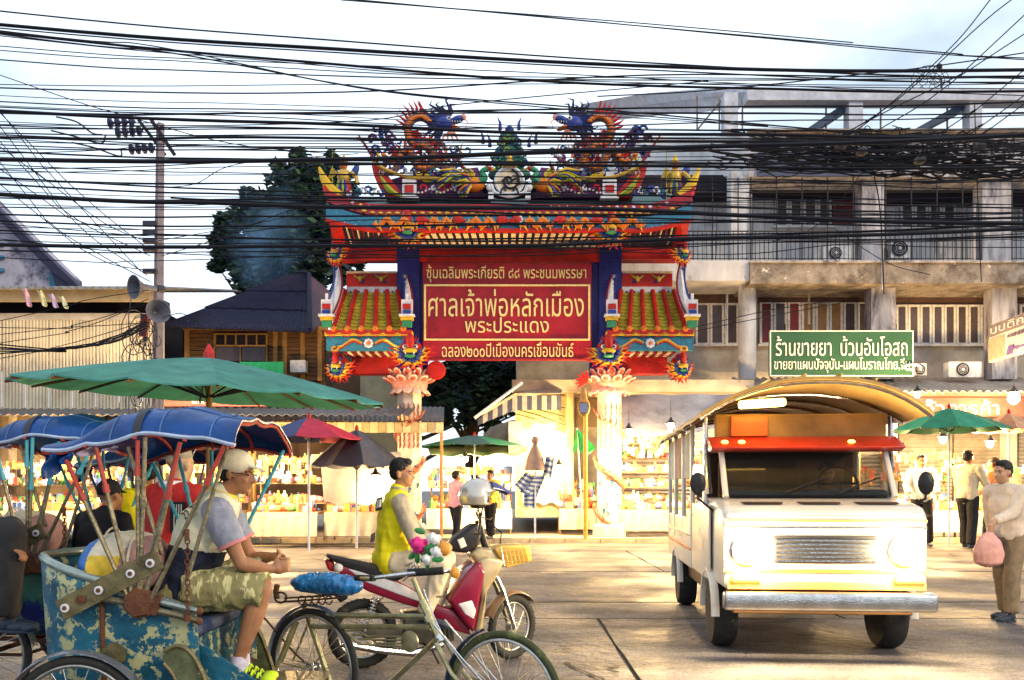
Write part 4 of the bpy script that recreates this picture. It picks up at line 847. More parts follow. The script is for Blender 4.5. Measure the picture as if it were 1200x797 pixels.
# wooden house with dark hipped roof of corrugated sheets
wh = thing('wooden_house', 'old brown timber house with a dark hipped roof left of the gate', 'building', P(295, 600, 26.5))
tim = M('old_timber', (.17, .085, .035), .7, var=.35, scale=3, bump=.4, stretch=(.6, 1, 5)); tim2 = M('yellow_timber', (.36, .19, .06), .7, scale=5, stretch=(1, 1, 3)); rfm = M('dark_roof_sheet', (.014, .014, .04), .85, var=.3, scale=3, bump=.3, worn=((.05, .05, .10), .6, 4, .08))
HD = 26.6
lp(214, 382, 384, 600, HD, HD+6, 'wall_core', M('timber_dark', (.06, .035, .02), .8), wh)
y = 386.0
while y < 446:
    lp(219, 380, y, y+4.4, HD-.08-.03*((y*7) % 1), HD-.005, 'wall_board', tim, wh); y += 5.0
for x in (216, 320, 331, 352, 372): lp(x, x+5, 385, 446, HD-.16, HD-.085, 'wall_post', tim2, wh)
lp(214, 383, 382, 386, HD-.2, HD, 'top_plate', tim2, wh)
wn_ = lp(250, 313, 391, 424, HD-.12, HD-.086, 'window', dkin, wh)
for k in range(6): lp(251+k*12.2, 252.6+k*12.2, 392, 404, HD-.17, HD-.121, 'glazing_bar', tim2, wn_)
for (a, b, c, d) in ((250, 313, 390.5, 392), (250, 313, 404, 406), (250, 251.5, 392, 424), (311.5, 313, 392, 424), (280.5, 282, 406, 424)): lp(a, b, c, d, HD-.19, HD-.122, 'window_frame', tim2, wn_)
for (a, b) in ((253, 280), (283.5, 311)): lp(a, b, 407, 423, HD-.15, HD-.123, 'window_pane', pane_d, wn_)
# roof: front slope with overlapping corrugated sheets
Rg = lambda x, y, D: P(x, y, D)
ncol, nrow = 13, 3
def slopeH(u, v):
    a, b = Rg(345, 322, HD+3.4), Rg(362, 322, HD+3.4); c, d = Rg(192, 381, HD-.9), Rg(362, 387, HD-.9)
    a = Rg(256+80, 324, HD+3.2); top = a.lerp(b, u); bot = c.lerp(d, u); return top.lerp(bot, v)
for i in range(ncol):
    for j in range(nrow):
        u0, u1 = i/ncol, (i+1.08)/ncol; v0, v1 = j/nrow, (j+1.12)/nrow; lift = Vector((0, -.01*(i % 2), .05*(nrow-j)/nrow+.012*(i % 2)))
        mb = MB(); mb.grid(lambda u, v: slopeH(u0+(u1-u0)*u, v0+(v1-v0)*v)+Vector((0, 0, .022*math.sin(u*3*2*PI)+.03*v))+lift, 12, 2, thick=.012); mb.build('roof_sheet', rfm, wh, 80)
mb = MB(); mb.prism([Rg(362, 321, HD+3.4), Rg(362, 387, HD-.9), Rg(391, 372, HD+1.2), Rg(391, 345, HD+3)], (.05, .1, -.05)); mb.build('hip_slope', M('hip_maroon', (.075, .03, .045), .6), wh)
mb = MB(); mb.tube([Rg(348, 319, HD+3.4), Rg(362, 321, HD+3.3), Rg(363, 387, HD-.9)], .08, 6); mb.build('ridge_cap', rfm, wh)
mb = MB(); mb.tube([Rg(192, 382, HD-.95), Rg(362, 388, HD-.95)], .06, 5); mb.build('gutter', rfm, wh)
lp(340, 358, 422, 436, HD-.5, HD-.2, 'white_box', wfr, wh)
tag(lp(281, 332, 424, 440, HD-1.0, HD-.9, 'green_banner', M('bright_green', (.02, .32, .12), .5), None), 'bright green signboard on the timber house above the umbrella', 'sign')
ps = lp(180, 332, 466, 476, HD-1.3, HD-1.2, 'pink_banner', M('faded_pink', (.48, .14, .13), .6, scale=3), None); tag(ps, 'faded pink shop banner below the timber house', 'sign')
for x, w in ((225, 5), (232, 7), (243, 4), (250, 8), (262, 5)): mb = MB(); mb.bb(rx(x, HD-1.33), rx(x+w, HD-1.33), HD-1.33, HD-1.305, rz(473, HD-1.3), rz(469, HD-1.3)); mb.build('faded_mark', MAT['sign_white'], ps)
# grey block behind left gate column and lean-to roofs
gb = thing('plain_block', 'plain grey green building block behind the left gate column', 'building', P(440, 600, 34))
lp(398, 468, 425, 600, 34, 40, 'block_wall', M('grey_green', (.30, .32, .26), .8, scale=1, worn=((.2, .2, .17), .55, 1, .2)), gb); lp(396, 470, 423, 428, 33.8, 40.2, 'block_parapet', conc, gb)
def shed(name, label, x0, x1, yt, yb, d0, d1, colr, n=9, valance=None):
    t = thing(name, label, 'roof', P((x0+x1)/2, 600, (d0+d1)/2)); w = (x1-x0)/n
    for k in range(n):
        mb = MB(); a, b = x0+k*w, x0+(k+1)*w+.4
        z = random.uniform(-.03, .03)
        mb.grid(lambda u, v: Vector(((a+(b-a)*u-600)*(d1+(d0-d1)*v)/1000, d1+(d0-d1)*v, rz(yt, d1)+(rz(yb, d0)-rz(yt, d1))*v+z+.02*math.sin(u*4*2*PI))), 16, 2, thick=.012); mb.build('roof_sheet', colr, t, 80)
    for x in (x0+2, (x0+x1)/2, x1-3): mb = MB(); mb.cyl(((x-600)*d0/1000, d0+.1, .13), ((x-600)*d0/1000, d0+.1, rz(yb, d0)), .05, n=6); mb.build('post', tim2, t)
    if valance:
        m = 24; 
        for k in range(m):
            a, b = x0+(x1-x0)*k/m, x0+(x1-x0)*(k+1)/m-.5; lp(a, b, yb+1, yb+valance, d0-.02, d0+.02, 'valance_strip', MAT['valance_a'] if k % 2 else MAT['valance_b'], t)
    return t
M('valance_a', (.62, .52, .30), .7); M('valance_b', (.42, .33, .18), .7)
rs = M('rusty_sheet', (.10, .07, .055), .6, var=.3, scale=3, worn=((.24, .12, .06), .55, 3, .1))
shed('market_roof', 'dark rusty lean-to roof with a pale valance left of the gate column', 290, 520, 477, 494, 24.6, 28, rs, 10, 13)
shed('market_roof', 'brownish tin roof in front of the timber house behind the big umbrella', 120, 300, 472, 497, 24.2, 27.5, M('brown_tin', (.14, .10, .075), .6, scale=3, worn=((.22, .13, .08), .55, 3, .1)), 8)
# lane behind the gate: far white building and lane stalls
lw = thing('white_lane_building', 'white side wall of a building seen through the gate on its right', 'building', P(650, 600, 36))
lp(606, 720, 424, 520, 33, 40, 'side_wall', wpaint, lw); 
for x in (618, 632, 646, 662): lp(x, x+1.5, 424, 500, 32.93, 33, 'panel_joint', wgrim, lw)
for (x, y) in ((661, 428), (650, 437)): lp(x, x+5, y, y+7, 32.7, 32.92, 'wall_bracket', ironb, lw)
# ------------------------------------------------------------ trees, smoke
leafA = M('leaf_dark', (.018, .04, .03), .6, var=.5, scale=3, bump=0); leafB = M('leaf_mid', (.03, .07, .03), .6, var=.5, scale=3, bump=0); leafC = M('leaf_blue', (.012, .03, .05), .6, var=.4, scale=3, bump=0); bark = M('bark', (.08, .055, .035), .9, scale=8, bump=.5)
def tree(label, base, H, clumps, nleaf, seed, lsz=.22, mats=None, group=None):
    random.seed(seed); base = Vector(base); t = thing('tree', label, 'tree', base, group=group)
    mb = MB(); top = base+Vector((0, 0, H*.55)); mb.tube([base, base+Vector((.15, 0, H*.2)), base+Vector((-.1, .1, H*.4)), top], [.34, .27, .22, .14], 8); mb.build('trunk', bark, t, True)
    for (c, r) in clumps[::2]:
        mb = MB(); a = base+Vector((0, 0, H*random.uniform(.25, .5))); mb.tube([a, a.lerp(Vector(c), .5)+Vector((0, 0, .2)), Vector(c)], [.13, .08, .02], 6); mb.build('limb', bark, t, True)
    mb = MB(); tot = sum(r**2 for c, r in clumps)
    for (c, r) in clumps:
        c = Vector(c); n = int(nleaf*r*r/tot)
        for _ in range(n):
            d = Vector((random.gauss(0, 1), random.gauss(0, 1), random.gauss(0, .8))).normalized(); rad = r*(random.random()**.42)*random.uniform(.8, 1.12); p = c+d*rad
            if noise.noise(p*1.5) < -.12: continue
            s = lsz*random.uniform(.5, 1.2); a, b = frame(Vector((random.gauss(0, 1), random.gauss(0, 1), random.gauss(0, 1)))); q = (a+b*.3)*s; w = b*s*.42
            mb.add([p-q, p-w, p+q, p+w], [(0, 1, 2, 3)], 0 if random.random() < .55 else (1 if random.random() < .6 else 2))
    mb.build('crown', mats or [leafA, leafB, leafC], t); return t
def clumps_px(lst, D):
    random.seed(len(lst)); lst = list(lst)
    for (x, y, r, dy) in list(lst):
        for _ in range(2): a = random.uniform(0, 6.28); lst.append((x+r*1.05*math.cos(a), y+r*1.05*math.sin(a), random.uniform(5, 11), dy))
    return [(P(x, y, D+dy), r*D/1000) for (x, y, r, dy) in lst]
tree('large dark leafy tree rising behind the timber house beside the gate roof', P(345, 600, 33), 11, clumps_px([(345, 235, 42, 0), (310, 265, 38, -.5), (290, 300, 30, .3), (365, 215, 34, .5), (330, 300, 45, .5), (372, 260, 42, 0), (375, 305, 40, -.3), (285, 262, 24, 0), (272, 285, 18, .3), (352, 207, 18, -.3), (300, 325, 30, 0), (395, 225, 26, 1), (385, 262, 30, .4), (262, 300, 13, 0), (262, 262, 12, .2), (300, 240, 16, 0), (338, 205, 14, 0), (378, 200, 16, .5)], 33), 30000, 4, .22)
tree('green tree seen through the gate opening above the market umbrellas', P(552, 600, 36), 6, clumps_px([(545, 440, 30, 0), (520, 455, 28, .4), (575, 450, 30, .3), (595, 430, 20, 0), (540, 475, 26, -.4), (580, 478, 22, 0), (515, 480, 20, 0), (560, 425, 22, .5)], 36), 11000, 8, .24)
tree('leafy tree half hidden behind the right shoulder of the shophouse', P(470, 600, 44), 8, clumps_px([(500, 470, 26, 0), (480, 490, 24, 0), (620, 470, 20, 0)], 44), 4000, 12, .3)
# bluish smoke drifting in front of the large tree
sm = bpy.data.materials.new('smoke'); sm.use_nodes = True; n = sm.node_tree.nodes; L = sm.node_tree.links; n.clear()
so_ = n.new('ShaderNodeOutputMaterial'); pv = n.new('ShaderNodeVolumePrincipled'); pv.inputs['Color'].default_value = (.30, .58, .95, 1); nz_ = n.new('ShaderNodeTexNoise'); nz_.inputs['Scale'].default_value = .9; nz_.inputs['Detail'].default_value = 4; tc_ = n.new('ShaderNodeTexCoord'); gr = n.new('ShaderNodeTexGradient'); gr.gradient_type = 'SPHERICAL'
mp_ = n.new('ShaderNodeMapping'); mp_.inputs['Scale'].default_value = (.62, .9, .42); L.new(tc_.outputs['Object'], mp_.inputs[0]); L.new(mp_.outputs[0], gr.inputs[0]); L.new(tc_.outputs['Object'], nz_.inputs[0])
m1 = n.new('ShaderNodeMath'); m1.operation = 'SUBTRACT'; m1.inputs[1].default_value = .42; m1.use_clamp = True; L.new(nz_.outputs[0], m1.inputs[0]); m2 = n.new('ShaderNodeMath'); m2.operation = 'MULTIPLY'; L.new(m1.outputs[0], m2.inputs[0]); L.new(gr.outputs[1], m2.inputs[1])
m3 = n.new('ShaderNodeMath'); m3.operation = 'MULTIPLY'; m3.inputs[1].default_value = 2.4; L.new(m2.outputs[0], m3.inputs[0]); L.new(m3.outputs[0], pv.inputs['Density']); L.new(pv.outputs[0], so_.inputs['Volume'])
mb = MB(); mb.ell(P(312, 272, 29.6), (1.7, 1.0, 2.4), nu=16, nv=12); o = mb.build('smoke', sm, at=P(312, 272, 29.6)); tag(o, 'pale blue smoke drifting up in front of the large tree', 'smoke', kind='stuff')
# ------------------------------------------------------------ market stalls under the canopies
lampm = GLOW('lamp_glow', (1, .76, .40), 60); tubem = GLOW('tube_glow', (1, .93, .78), 14)
def bulb(x, y, D, power, label, col=(1, .66, .28), r=.09, group='bare bulbs over the market stalls', drop=.7):
    c = P(x, y, D); t = thing('hanging_lamp', label, 'lamp', c, group=group)
    mb = MB(); mb.ell((0, 0, 0), (r, r, r*1.2)); mlink('bulb', mb.mesh('bulb', lampm, True), t)
    mb = MB(); mb.lathe((0, 0, r*1.3), [(.16, -.05), (.05, .05), (.03, .12)], 10); mb.cyl((0, 0, .15), (0, 0, drop), .008, n=4); mlink('lamp_shade', mb.mesh('lamp_shade', ironb, True), t)
    l = bpy.data.lights.new('lamp_light', 'POINT'); l.energy = power*1.8; l.color = col; l.shadow_soft_size = .12; lo = bpy.data.objects.new('lamp_light', l); COL.objects.link(lo); lo.parent = t; lo.location = (0, -.02, -.22)
    return t
def tube(x0, x1, y, D, power, label):
    c = P((x0+x1)/2, y, D); t = thing('tube_lamp', label, 'lamp', c, group='fluorescent tubes in the shops'); w = (x1-x0)*D/1000
    mb = MB(); mb.cyl((-w/2, 0, 0), (w/2, 0, 0), .035, n=8); mlink('tube', mb.mesh('tube', tubem, True), t); mb = MB(); mb.box((0, 0, .07), (w*1.04, .07, .05)); mlink('fitting', mb.mesh('fitting', wfr), t)
    l = bpy.data.lights.new('lamp_light', 'AREA'); l.shape = 'RECTANGLE'; l.size = w; l.size_y = .1; l.energy = power*1.8; l.color = (1, .88, .66); lo = bpy.data.objects.new('lamp_light', l); COL.objects.link(lo); lo.parent = t; lo.location = (0, 0, -.06)
gcols = [M('good%d' % i, c, .5, scale=12, bump=0) for i, c in enumerate([(.7, .55, .12), (.6, .10, .06), (.75, .70, .6), (.12, .35, .12), (.65, .3, .1), (.1, .16, .4), (.7, .35, .4), (.3, .2, .1)])]
tblm = M('table_cloth', (.55, .45, .34), .8, scale=5); shelf_m = M('shelf_wood', (.34, .22, .11), .7, scale=6, stretch=(1, 1, 4))
def stall(x0, x1, D, label, shelves=3, ztop=2.1, goods=70, seed=1, cloth=tblm, dep=1.1, back=True, cat='market stall'):
    random.seed(seed); X0, X1 = (x0-600)*D/1000, (x1-600)*D/1000; t = thing('market_stall', label, cat, ((X0+X1)/2, D, .13), group=None)
    mb = MB(); mb.bb(X0, X1, D, D+dep, .86, .93); mb.build('table_top', shelf_m, t)
    mb = MB(); n = 28; mb.grid(lambda u, v: Vector((X0+(X1-X0)*u, D-.02+.03*math.sin(u*n*1.3+v)*v-.03*v, .92-.62*v)), n*3, 3, thick=(0, .015, 0)); mb.build('table_cloth', cloth, t, True)
    for (a, b) in ((X0+.05, D+.08), (X1-.05, D+.08), (X0+.05, D+dep-.05), (X1-.05, D+dep-.05)): mb = MB(); mb.cyl((a, b, .13), (a, b, ztop if b > D+.5 and back else .86), .03, n=6); mb.build('leg', shelf_m, t)
    zs = []
    if back:
        for k in range(shelves):
            z = 1.15+(ztop-1.15)*k/max(1, shelves-1); zs.append(z); mb = MB(); mb.bb(X0, X1, D+dep-.35, D+dep-.02, z-.02, z+.01); mb.build('shelf', shelf_m, t)
    mb = MB()
    for k in range(int(goods*2.6)):
        if zs and random.random() < .62: z = random.choice(zs)+.01; y = D+dep-random.uniform(.08, .3)
        else: z = .93; y = D+random.uniform(.1, dep-.4)
        x = random.uniform(X0+.08, X1-.08); s = random.uniform(.05, .15); mi = random.randrange(8); q = random.random()
        if q < .45: mb.box((x, y, z+s*.8), (s*1.4, s*1.2, s*1.6), (0, 0, random.uniform(-.5, .5)), mi)
        elif q < .75: mb.ell((x, y, z+s*.7), (s, s, s*.75), nu=7, nv=5, mi=mi)
        else: mb.lathe((x, y, z), [(s*.5, 0), (s*.55, s*1.3), (s*.2, s*1.8), (s*.2, s*2.2)], 7, mi=mi)
    if back:
        for k in range(int(abs(X1-X0)*16)):
            x = random.uniform(X0+.05, X1-.05); z = ztop+random.uniform(-.25, .1); s = random.uniform(.05, .11); y = D+random.uniform(.1, .5); mb.box((x, y, z-s*1.5), (s*1.3, .04, s*random.uniform(1.6, 3)), (0, 0, random.uniform(-.4, .4)), random.randrange(8)); mb.cyl((x, y, z), (x, y, ztop+.15), .004, n=3, mi=7)
    o = mb.build('goods', gcols, t); o['kind'] = 'stuff'; return t
def umbrella(cx, ytop, ybot, hw, D, cols, label, n=10, pole_to=.13, lean=0, leanx=0, group='market umbrellas', dz=None, name='market_umbrella', scallop=.06, cmap=None, under=None):
    c = P(cx, ytop, D); R = hw*D/1000; h = (ybot-ytop)*D/1000 if dz is None else dz; t = thing(name, label, 'umbrella', (c.x, c.y, pole_to), group=group)
    Rm = Matrix.Rotation(lean, 3, 'Y') @ Matrix.Rotation(leanx, 3, 'X')
    for k in range(n):
        a0, a1 = 2*PI*k/n, 2*PI*(k+1)/n; mb = MB()
        def f(u, v):
            a = a0+(a1-a0)*u; sc = 1-scallop*math.sin(PI*u)*v**2; r = R*v*sc*(1); z = -h*(v**1.25)-.05*h*math.sin(PI*u)*v*1.5; return c+Rm @ Vector((r*math.cos(a), r*math.sin(a), z))
        mb.grid(f, 6, 7, thick=.012); mt_ = cols[k % len(cols)] if cmap is None else cols[cmap[k]]
        for j in range(42, 84): mb.m[j] = 1
        mb.build('canopy_panel', [mt_, under or mt_], t, True)
        mb = MB(); pr = [c+Rm @ Vector((R*v*math.cos(a0), R*v*math.sin(a0), -h*(v**1.25)-.03)) for v in (0.05, .35, .7, 1.0)]; mb.tube(pr, .011 if R < 1.2 else .012, 4); mb.build('rib', tim if name != 'market_umbrella' else ironb, t)
        mb = MB(); mb.tube([c+Rm @ Vector((0, 0, -h*1.15)), pr[1]+(pr[2]-pr[1])*.3], .008, 4); mb.build('stretcher', ironb, t)
    mb = MB(); mb.cyl((c.x, c.y, pole_to), (c.x, c.y, c.z+.02), .026, n=8); mb.build('pole', wfr if name == 'market_umbrella' else MAT['yellow_timber'], t)
    mb = MB(); mb.lathe(c, [(.05, -.03), (.045, .04), (.02, .09), (.008, .11)], 8); mb.build('finial', red, t); return t
ugreen = M('canvas_green', (.02, .20, .10), .6, scale=4); udark = M('canvas_teal', (.03, .10, .09), .6, scale=4); ured = M('canvas_crimson', (.45, .02, .05), .6); unavy = M('canvas_navy', (.03, .04, .13), .6); ugrey = M('canvas_grey', (.10, .09, .10), .7, scale=3); uor = M('canvas_orange', (.5, .2, .1), .6); ublk = M('canvas_charcoal', (.04, .04, .05), .7)
umbrella(362, 489, 514, 62, 19, [ured, unavy], 'red and navy panelled umbrella over a stall left of the gate', 8, cmap=[0, 0, 1, 0, 1, 1, 0, 0])
umbrella(418, 503, 545, 56, 20, [ugrey, ublk], 'dark grey umbrella over a stall next to the red and navy one', 10, scallop=.03)
umbrella(556, 510, 523, 66, 26.5, [ugreen, udark], 'flat green umbrella in the lane beneath the gate sign', 10)
umbrella(1112, 478, 503, 64, 20.5, [ugreen, M('canvas_green2', (.03, .26, .14), .6)], 'green umbrella in front of the red lettered shop at right', 10)
umbrella(1182, 484, 504, 40, 21.5, [uor, M('canvas_orange2', (.6, .3, .16), .6)], 'orange umbrella right of the green one by the frame edge', 10)
umbrella(995, 505, 520, 60, 22, [M('canvas_cream', (.7, .55, .25), .6), M('canvas_cream2', (.62, .48, .22), .6)], 'cream umbrella lit from below over the bamboo screened stall', 10)
# folded green umbrella by the post
t = thing('folded_umbrella', 'bright green half folded umbrella beside the yellow street post', 'umbrella', P(683, 560, 23.5)); mb = MB(); c = P(676, 502, 23.5)
for k in range(7): a = k*2*PI/7; mb.prism([c, c+Vector((.22*math.cos(a)+.1, .22*math.sin(a), -.72)), c+Vector((.34*math.cos(a+.5)+.22, .3*math.sin(a+.5), -.55))], (0, .01, 0))
mb.build('folded_canopy', M('vivid_green', (.05, .45, .10), .6), t); mb = MB(); mb.cyl(c, c+Vector((.15, 0, -2.4)), .02, n=6); mb.build('pole', wfr, t)
# tarpaulins
def tarp(pts, label, mat, sag=.25, cat='tarpaulin', n=14):
    a, b, c, d = [Vector(p) for p in pts]; mb = MB(); mb.grid(lambda u, v: a.lerp(b, u).lerp(d.lerp(c, u), v)+Vector((0, 0, -sag*math.sin(PI*u)*math.sin(PI*v)-.03*math.sin(u*19+v*4)*(.4+v))), n*2, n, thick=.01); return tag(mb.build('tarpaulin', mat, None, True), label, cat)
tgrey = M('tarp_blue_grey', (.28, .30, .37), .55, var=.3, scale=1.2, bump=.5); tcream = M('tarp_cream', (.62, .55, .38), .6, var=.15, scale=2); tolive = M('tarp_olive', (.20, .17, .12), .7, scale=2)
tarp([P(722, 462, 25.8), P(886, 462, 25.8), P(880, 500, 23.6), P(735, 512, 23.6)], 'blue grey tarpaulin sagging under the canopy slab right of the gate', tgrey, .35)
tarp([P(500, 520, 28), P(612, 520, 28), P(618, 532, 26), P(505, 534, 26)], 'cream awning sheet above the stall beneath the green lane umbrella', tcream, .1)
tarp([P(575, 500, 31), P(625, 492, 31), P(640, 520, 29), P(560, 516, 29)], 'brown peaked tent sheet behind the lane umbrella', tolive, -.35)
tarp([P(610, 528, 27), P(660, 528, 27), P(660, 590, 26.4), P(612, 590, 26.4)], 'grey sheet curtain hung beside the striped clothes', tgrey, .1)
tarp([P(375, 530, 21.5), P(470, 530, 21.5), P(470, 590, 21.2), P(380, 590, 21.2)], 'grey cloth curtain below the dark grey umbrella', M('curtain_grey', (.22, .20, .19), .8, scale=2), .1)
# striped awnings
t = thing('striped_awning', 'grey and cream striped awning left of the right gate column', 'awning', P(620, 485, 26)); n = 17
for k in range(n):
    a, b = 560+98*k/n, 560+98*(k+1)/n; ya, yb = 488-28*min(1, (a-560)/45), 488-28*min(1, (b-560)/45)
    mb = MB(); f = lambda x, y, D: P(x, y, D); h = 9+8*min(1, (a-560)/45)
    mb.prism([f(a, ya+h*.2, 25), f(b, yb+h*.2, 25), f(b, yb+h*1.2, 24.9), f(a, ya+h*1.2, 24.9)], (0, .02, 0)); mb.build('stripe', M('stripe_cream', (.6, .5, .36), .7) if k % 2 else M('stripe_grey', (.10, .10, .13), .7), t)
mb = MB(); mb.prism([P(605, 459, 27), P(660, 453, 27), P(658, 461, 25), P(604, 461, 25), P(556, 489, 25)], (0, .02, 0)); mb.build('awning_top', M('stripe_cream', (1, 1, 1)), t)
mb = MB(); mb.cyl(P(556, 490, 24.9), P(612, 448, 24.9), .05, n=6); mb.build('awning_bar', wfr, t)
# yellow lit wall with pipes (right of awning)
yw = thing('yellow_kiosk', 'pale yellow kiosk under the striped awning beside the gate column', 'kiosk', P(632, 560, 26.8))
lp(604, 664, 464, 606, 26.6, 26.8, 'kiosk_wall', M('pale_yellow', (.70, .60, .30), .7, scale=2), yw); lp(664, 672, 459, 606, 26.2, 26.6, 'kiosk_pillar', MAT['pale_yellow'], yw); lp(674, 700, 466, 500, 26.5, 26.6, 'brown_panel', M('olive_board', (.16, .11, .06), .7), yw)
for k in range(4): mb = MB(); mb.tube([P(606, 470+k*5, 26.5), P(630, 474+k*6, 26.4), P(662, 478+k*10, 26.5)], .014, 5); mb.build('pipe', ironb, yw)
lp(596, 612, 494, 545, 26.3, 26.58, 'white_door', wht, yw)
# stalls
stall(290, 372, 22.0, 'timber stall stacked with crates under the red and navy umbrella', 3, 2.2, 80, 1)
stall(380, 470, 22.2, 'low stall of small goods under the dark grey umbrella', 1, 1.5, 60, 2, back=False)
stall(500, 600, 26.2, 'white clothed stall piled with yellow and pink goods under the lane umbrella', 3, 2.0, 80, 3, cloth=M('white_cloth', (.75, .72, .66), .8))
stall(726, 800, 24.8, 'brightly lit stall crammed with small goods right of the gate column', 5, 2.9, 230, 4)
stall(655, 722, 25.9, 'low stall with pink packets directly behind the right gate column', 2, 1.5, 50, 5)
stall(930, 1035, 24.0, 'stall with bamboo screen and white pots behind the truck', 2, 2.0, 60, 6)
stall(1050, 1130, 24.2, 'bright white counter with bottles under the green umbrella', 3, 2.4, 90, 7, cloth=MAT['white_cloth'])
stall(1140, 1260, 23.6, 'heaped fruit stall below the orange umbrella at the right edge', 2, 1.9, 110, 8)
stall(800, 925, 26.0, 'long shelf stall hidden mostly behind the truck', 3, 2.2, 90, 9)
stall(120, 280, 23.0, 'long produce stall seen through the rickshaw struts', 2, 2.0, 130, 10)
stall(-60, 110, 23.4, 'cloth covered stall behind the leftmost blue canopy', 3, 2.1, 120, 11)
# bamboo screen
t = thing('bamboo_screen', 'hanging screen of golden bamboo rods above the white pots', 'screen', P(965, 590, 23.4)); bm2 = M('bamboo', (.50, .34, .10), .5, scale=8)
for k in range(18): mb = MB(); x = 936+k*4.2; mb.cyl(P(x, 522, 23.2), P(x+random.uniform(-1, 1), 582, 23.2), .022, n=5); mb.build('bamboo_rod', bm2, t)
mb = MB(); mb.cyl(P(932, 522, 23.2), P(1012, 522, 23.2), .03, n=6); mb.build('top_rod', bm2, t)
# shop board with red ground, white letters
rb = thing('shop_board', 'red shop board with large white letters under the corrugated canopy', 'sign', P(1122, 490, 25.4)); mb = MB(); mb.bb(rx(1056, 25.4), rx(1200, 25.4), 25.4, 25.5, rz(488, 25.4), rz(466, 25.4)); mb.build('board', M('board_red', (.42, .05, .04), .5), rb)
mb = MB(); mb.bb(rx(1056, 25.4), rx(1330, 25.4), 25.2, 25.6, rz(465, 25.4), rz(459, 25.4)); mb.build('board_header', M('board_header', (.5, .08, .06), .5), rb)
lettering("ฮะจั๊วการค้า", (rx(1062, 25.3), 25.37, 4), (rx(1172, 25.3), 25.37, 4), rz(477, 25.38), .44, MAT['sign_white'], rb)
# striped clothes on a stand
t = thing('clothes_display', 'blue and white striped clothes hung on a stand beside the right gate column', 'clothes', P(628, 606, 22)); sA, sB = M('stripe_blue', (.12, .17, .34), .8), M('stripe_white', (.7, .68, .62), .8)
def cloth(pa, pb, pc, pd, n=10, name='striped_garment'):
    for k in range(n):
        mb = MB(); t0, t1 = k/n, (k+1)/n; a, b, c, d = pa.lerp(pd, t0), pb.lerp(pc, t0), pb.lerp(pc, t1), pa.lerp(pd, t1); mb.grid(lambda u, v: a.lerp(b, u).lerp(d.lerp(c, u), v)+Vector((0, .06*math.sin(u*9), 0)), 8, 1, thick=(0, .012, 0)); mb.build(name, sA if k % 2 else sB, t)
q = lambda x, y: P(x, y, 22)
cloth(q(616, 553), q(626, 557), q(614, 578), q(603, 568), 8); cloth(q(620, 558), q(640, 556), q(628, 584), q(609, 576), 10); cloth(q(640, 534), q(650, 536), q(646, 560), q(636, 556), 7); cloth(q(614, 574), q(630, 570), q(628, 596), q(614, 594), 9)
mb = MB(); mb.lathe(q(627, 551), [(.28, 0), (.20, .35), (.08, .62), (.05, .68)], 10); mb.build('brown_garment', M('garment_brown', (.32, .2, .14), .8), t, True); mb = MB(); mb.cyl(q(627, 552), q(627, 632), .03, n=6); mb.build('stand_pole', wfr, t); mb = MB(); mb.ell(q(627, 516), (.1, .1, .12)); mb.build('display_head', M('garment_brown', (1, 1, 1)), t)
# yellow street post with a small sign in the median area
t = thing('street_post', 'yellow painted post with a small framed blue sign left of the right gate column', 'post', P(686, 625, 23)); q = lambda x, y, d=23: P(x, y, d)
mb = MB(); mb.cyl(q(686, 487), q(686, 632), .055, n=8); mb.build('pole', M('post_yellow', (.62, .42, .06), .6, scale=9, worn=((.4, .35, .3), .6, 8, .1)), t)
mb = MB(); mb.lathe(q(684, 477), [(0, -.06), (.15, -.05), (.17, 0), (.15, .05), (0, .06)], 14, Matrix.Rotation(PI/2, 3, 'X') @ Matrix.Diagonal((1, 1.6, 1))); mb.build('sign_surround', MAT['yellow_timber'], t); mb = MB(); mb.box(q(684, 478, 22.92), (.20, .03, .24)); mb.build('sign_plate', M('plate_blue', (.2, .24, .4), .5), t); mb = MB(); mb.cyl(q(684, 455), q(684, 472), .05, .12, 8); mb.build('sign_top', MAT['yellow_timber'], t)
# dustbin-like round thing: spare dark basket by the gate stall
# lamps
bulb(737, 506, 23.6, 650, 'blazing bare bulb at the left end of the small goods stall'); bulb(786, 499, 23.6, 650, 'blazing bare bulb at the right end of the small goods stall beside the truck')
bulb(1075, 462, 24.3, 300, 'bright bulb under the left end of the red shop board header'); bulb(1188, 466, 24.2, 450, 'very bright bulb near the right edge under the canopy', r=.16)
bulb(1000, 513, 22.4, 380, 'bulb glowing under the cream umbrella'); bulb(1105, 515, 22.6, 500, 'bulb hidden just under the green umbrella at right'); bulb(1160, 520, 22.6, 420, 'bulb shining over the fruit stall under the orange umbrella')
bulb(655, 548, 25.0, 220, 'low added fill bulb over the pink packets behind the right gate column'); bulb(545, 538, 25.6, 260, 'added fill bulb over the white clothed stall in the lane'); bulb(330, 530, 21.2, 420, 'added fill bulb under the red and navy umbrella')  # these bulbs are added as warm fill for the market
bulb(440, 560, 21, 220, 'low added fill bulb below the dark grey umbrella'); bulb(215, 520, 22.4, 600, 'added fill bulb over the long produce stall behind the rickshaws'); bulb(60, 520, 22.6, 600, 'added fill bulb over the cloth covered stall at far left')  # added bulbs warm the left stalls in place of the traffic glow
tube(828, 880, 478, 26.4, 120, 'fluorescent tube beneath the canopy behind the truck roof'); tube(1020, 1050, 480, 26.4, 120, 'fluorescent tube left of the red lettered board'); tube(624, 650, 500, 26.3, 60, 'short fluorescent tube on the yellow kiosk wall')
tube(920, 980, 500, 26.5, 150, 'fluorescent tube above the bamboo screened stall'); tube(150, 200, 505, 24.2, 120, 'fluorescent tube under the brown tin roof')
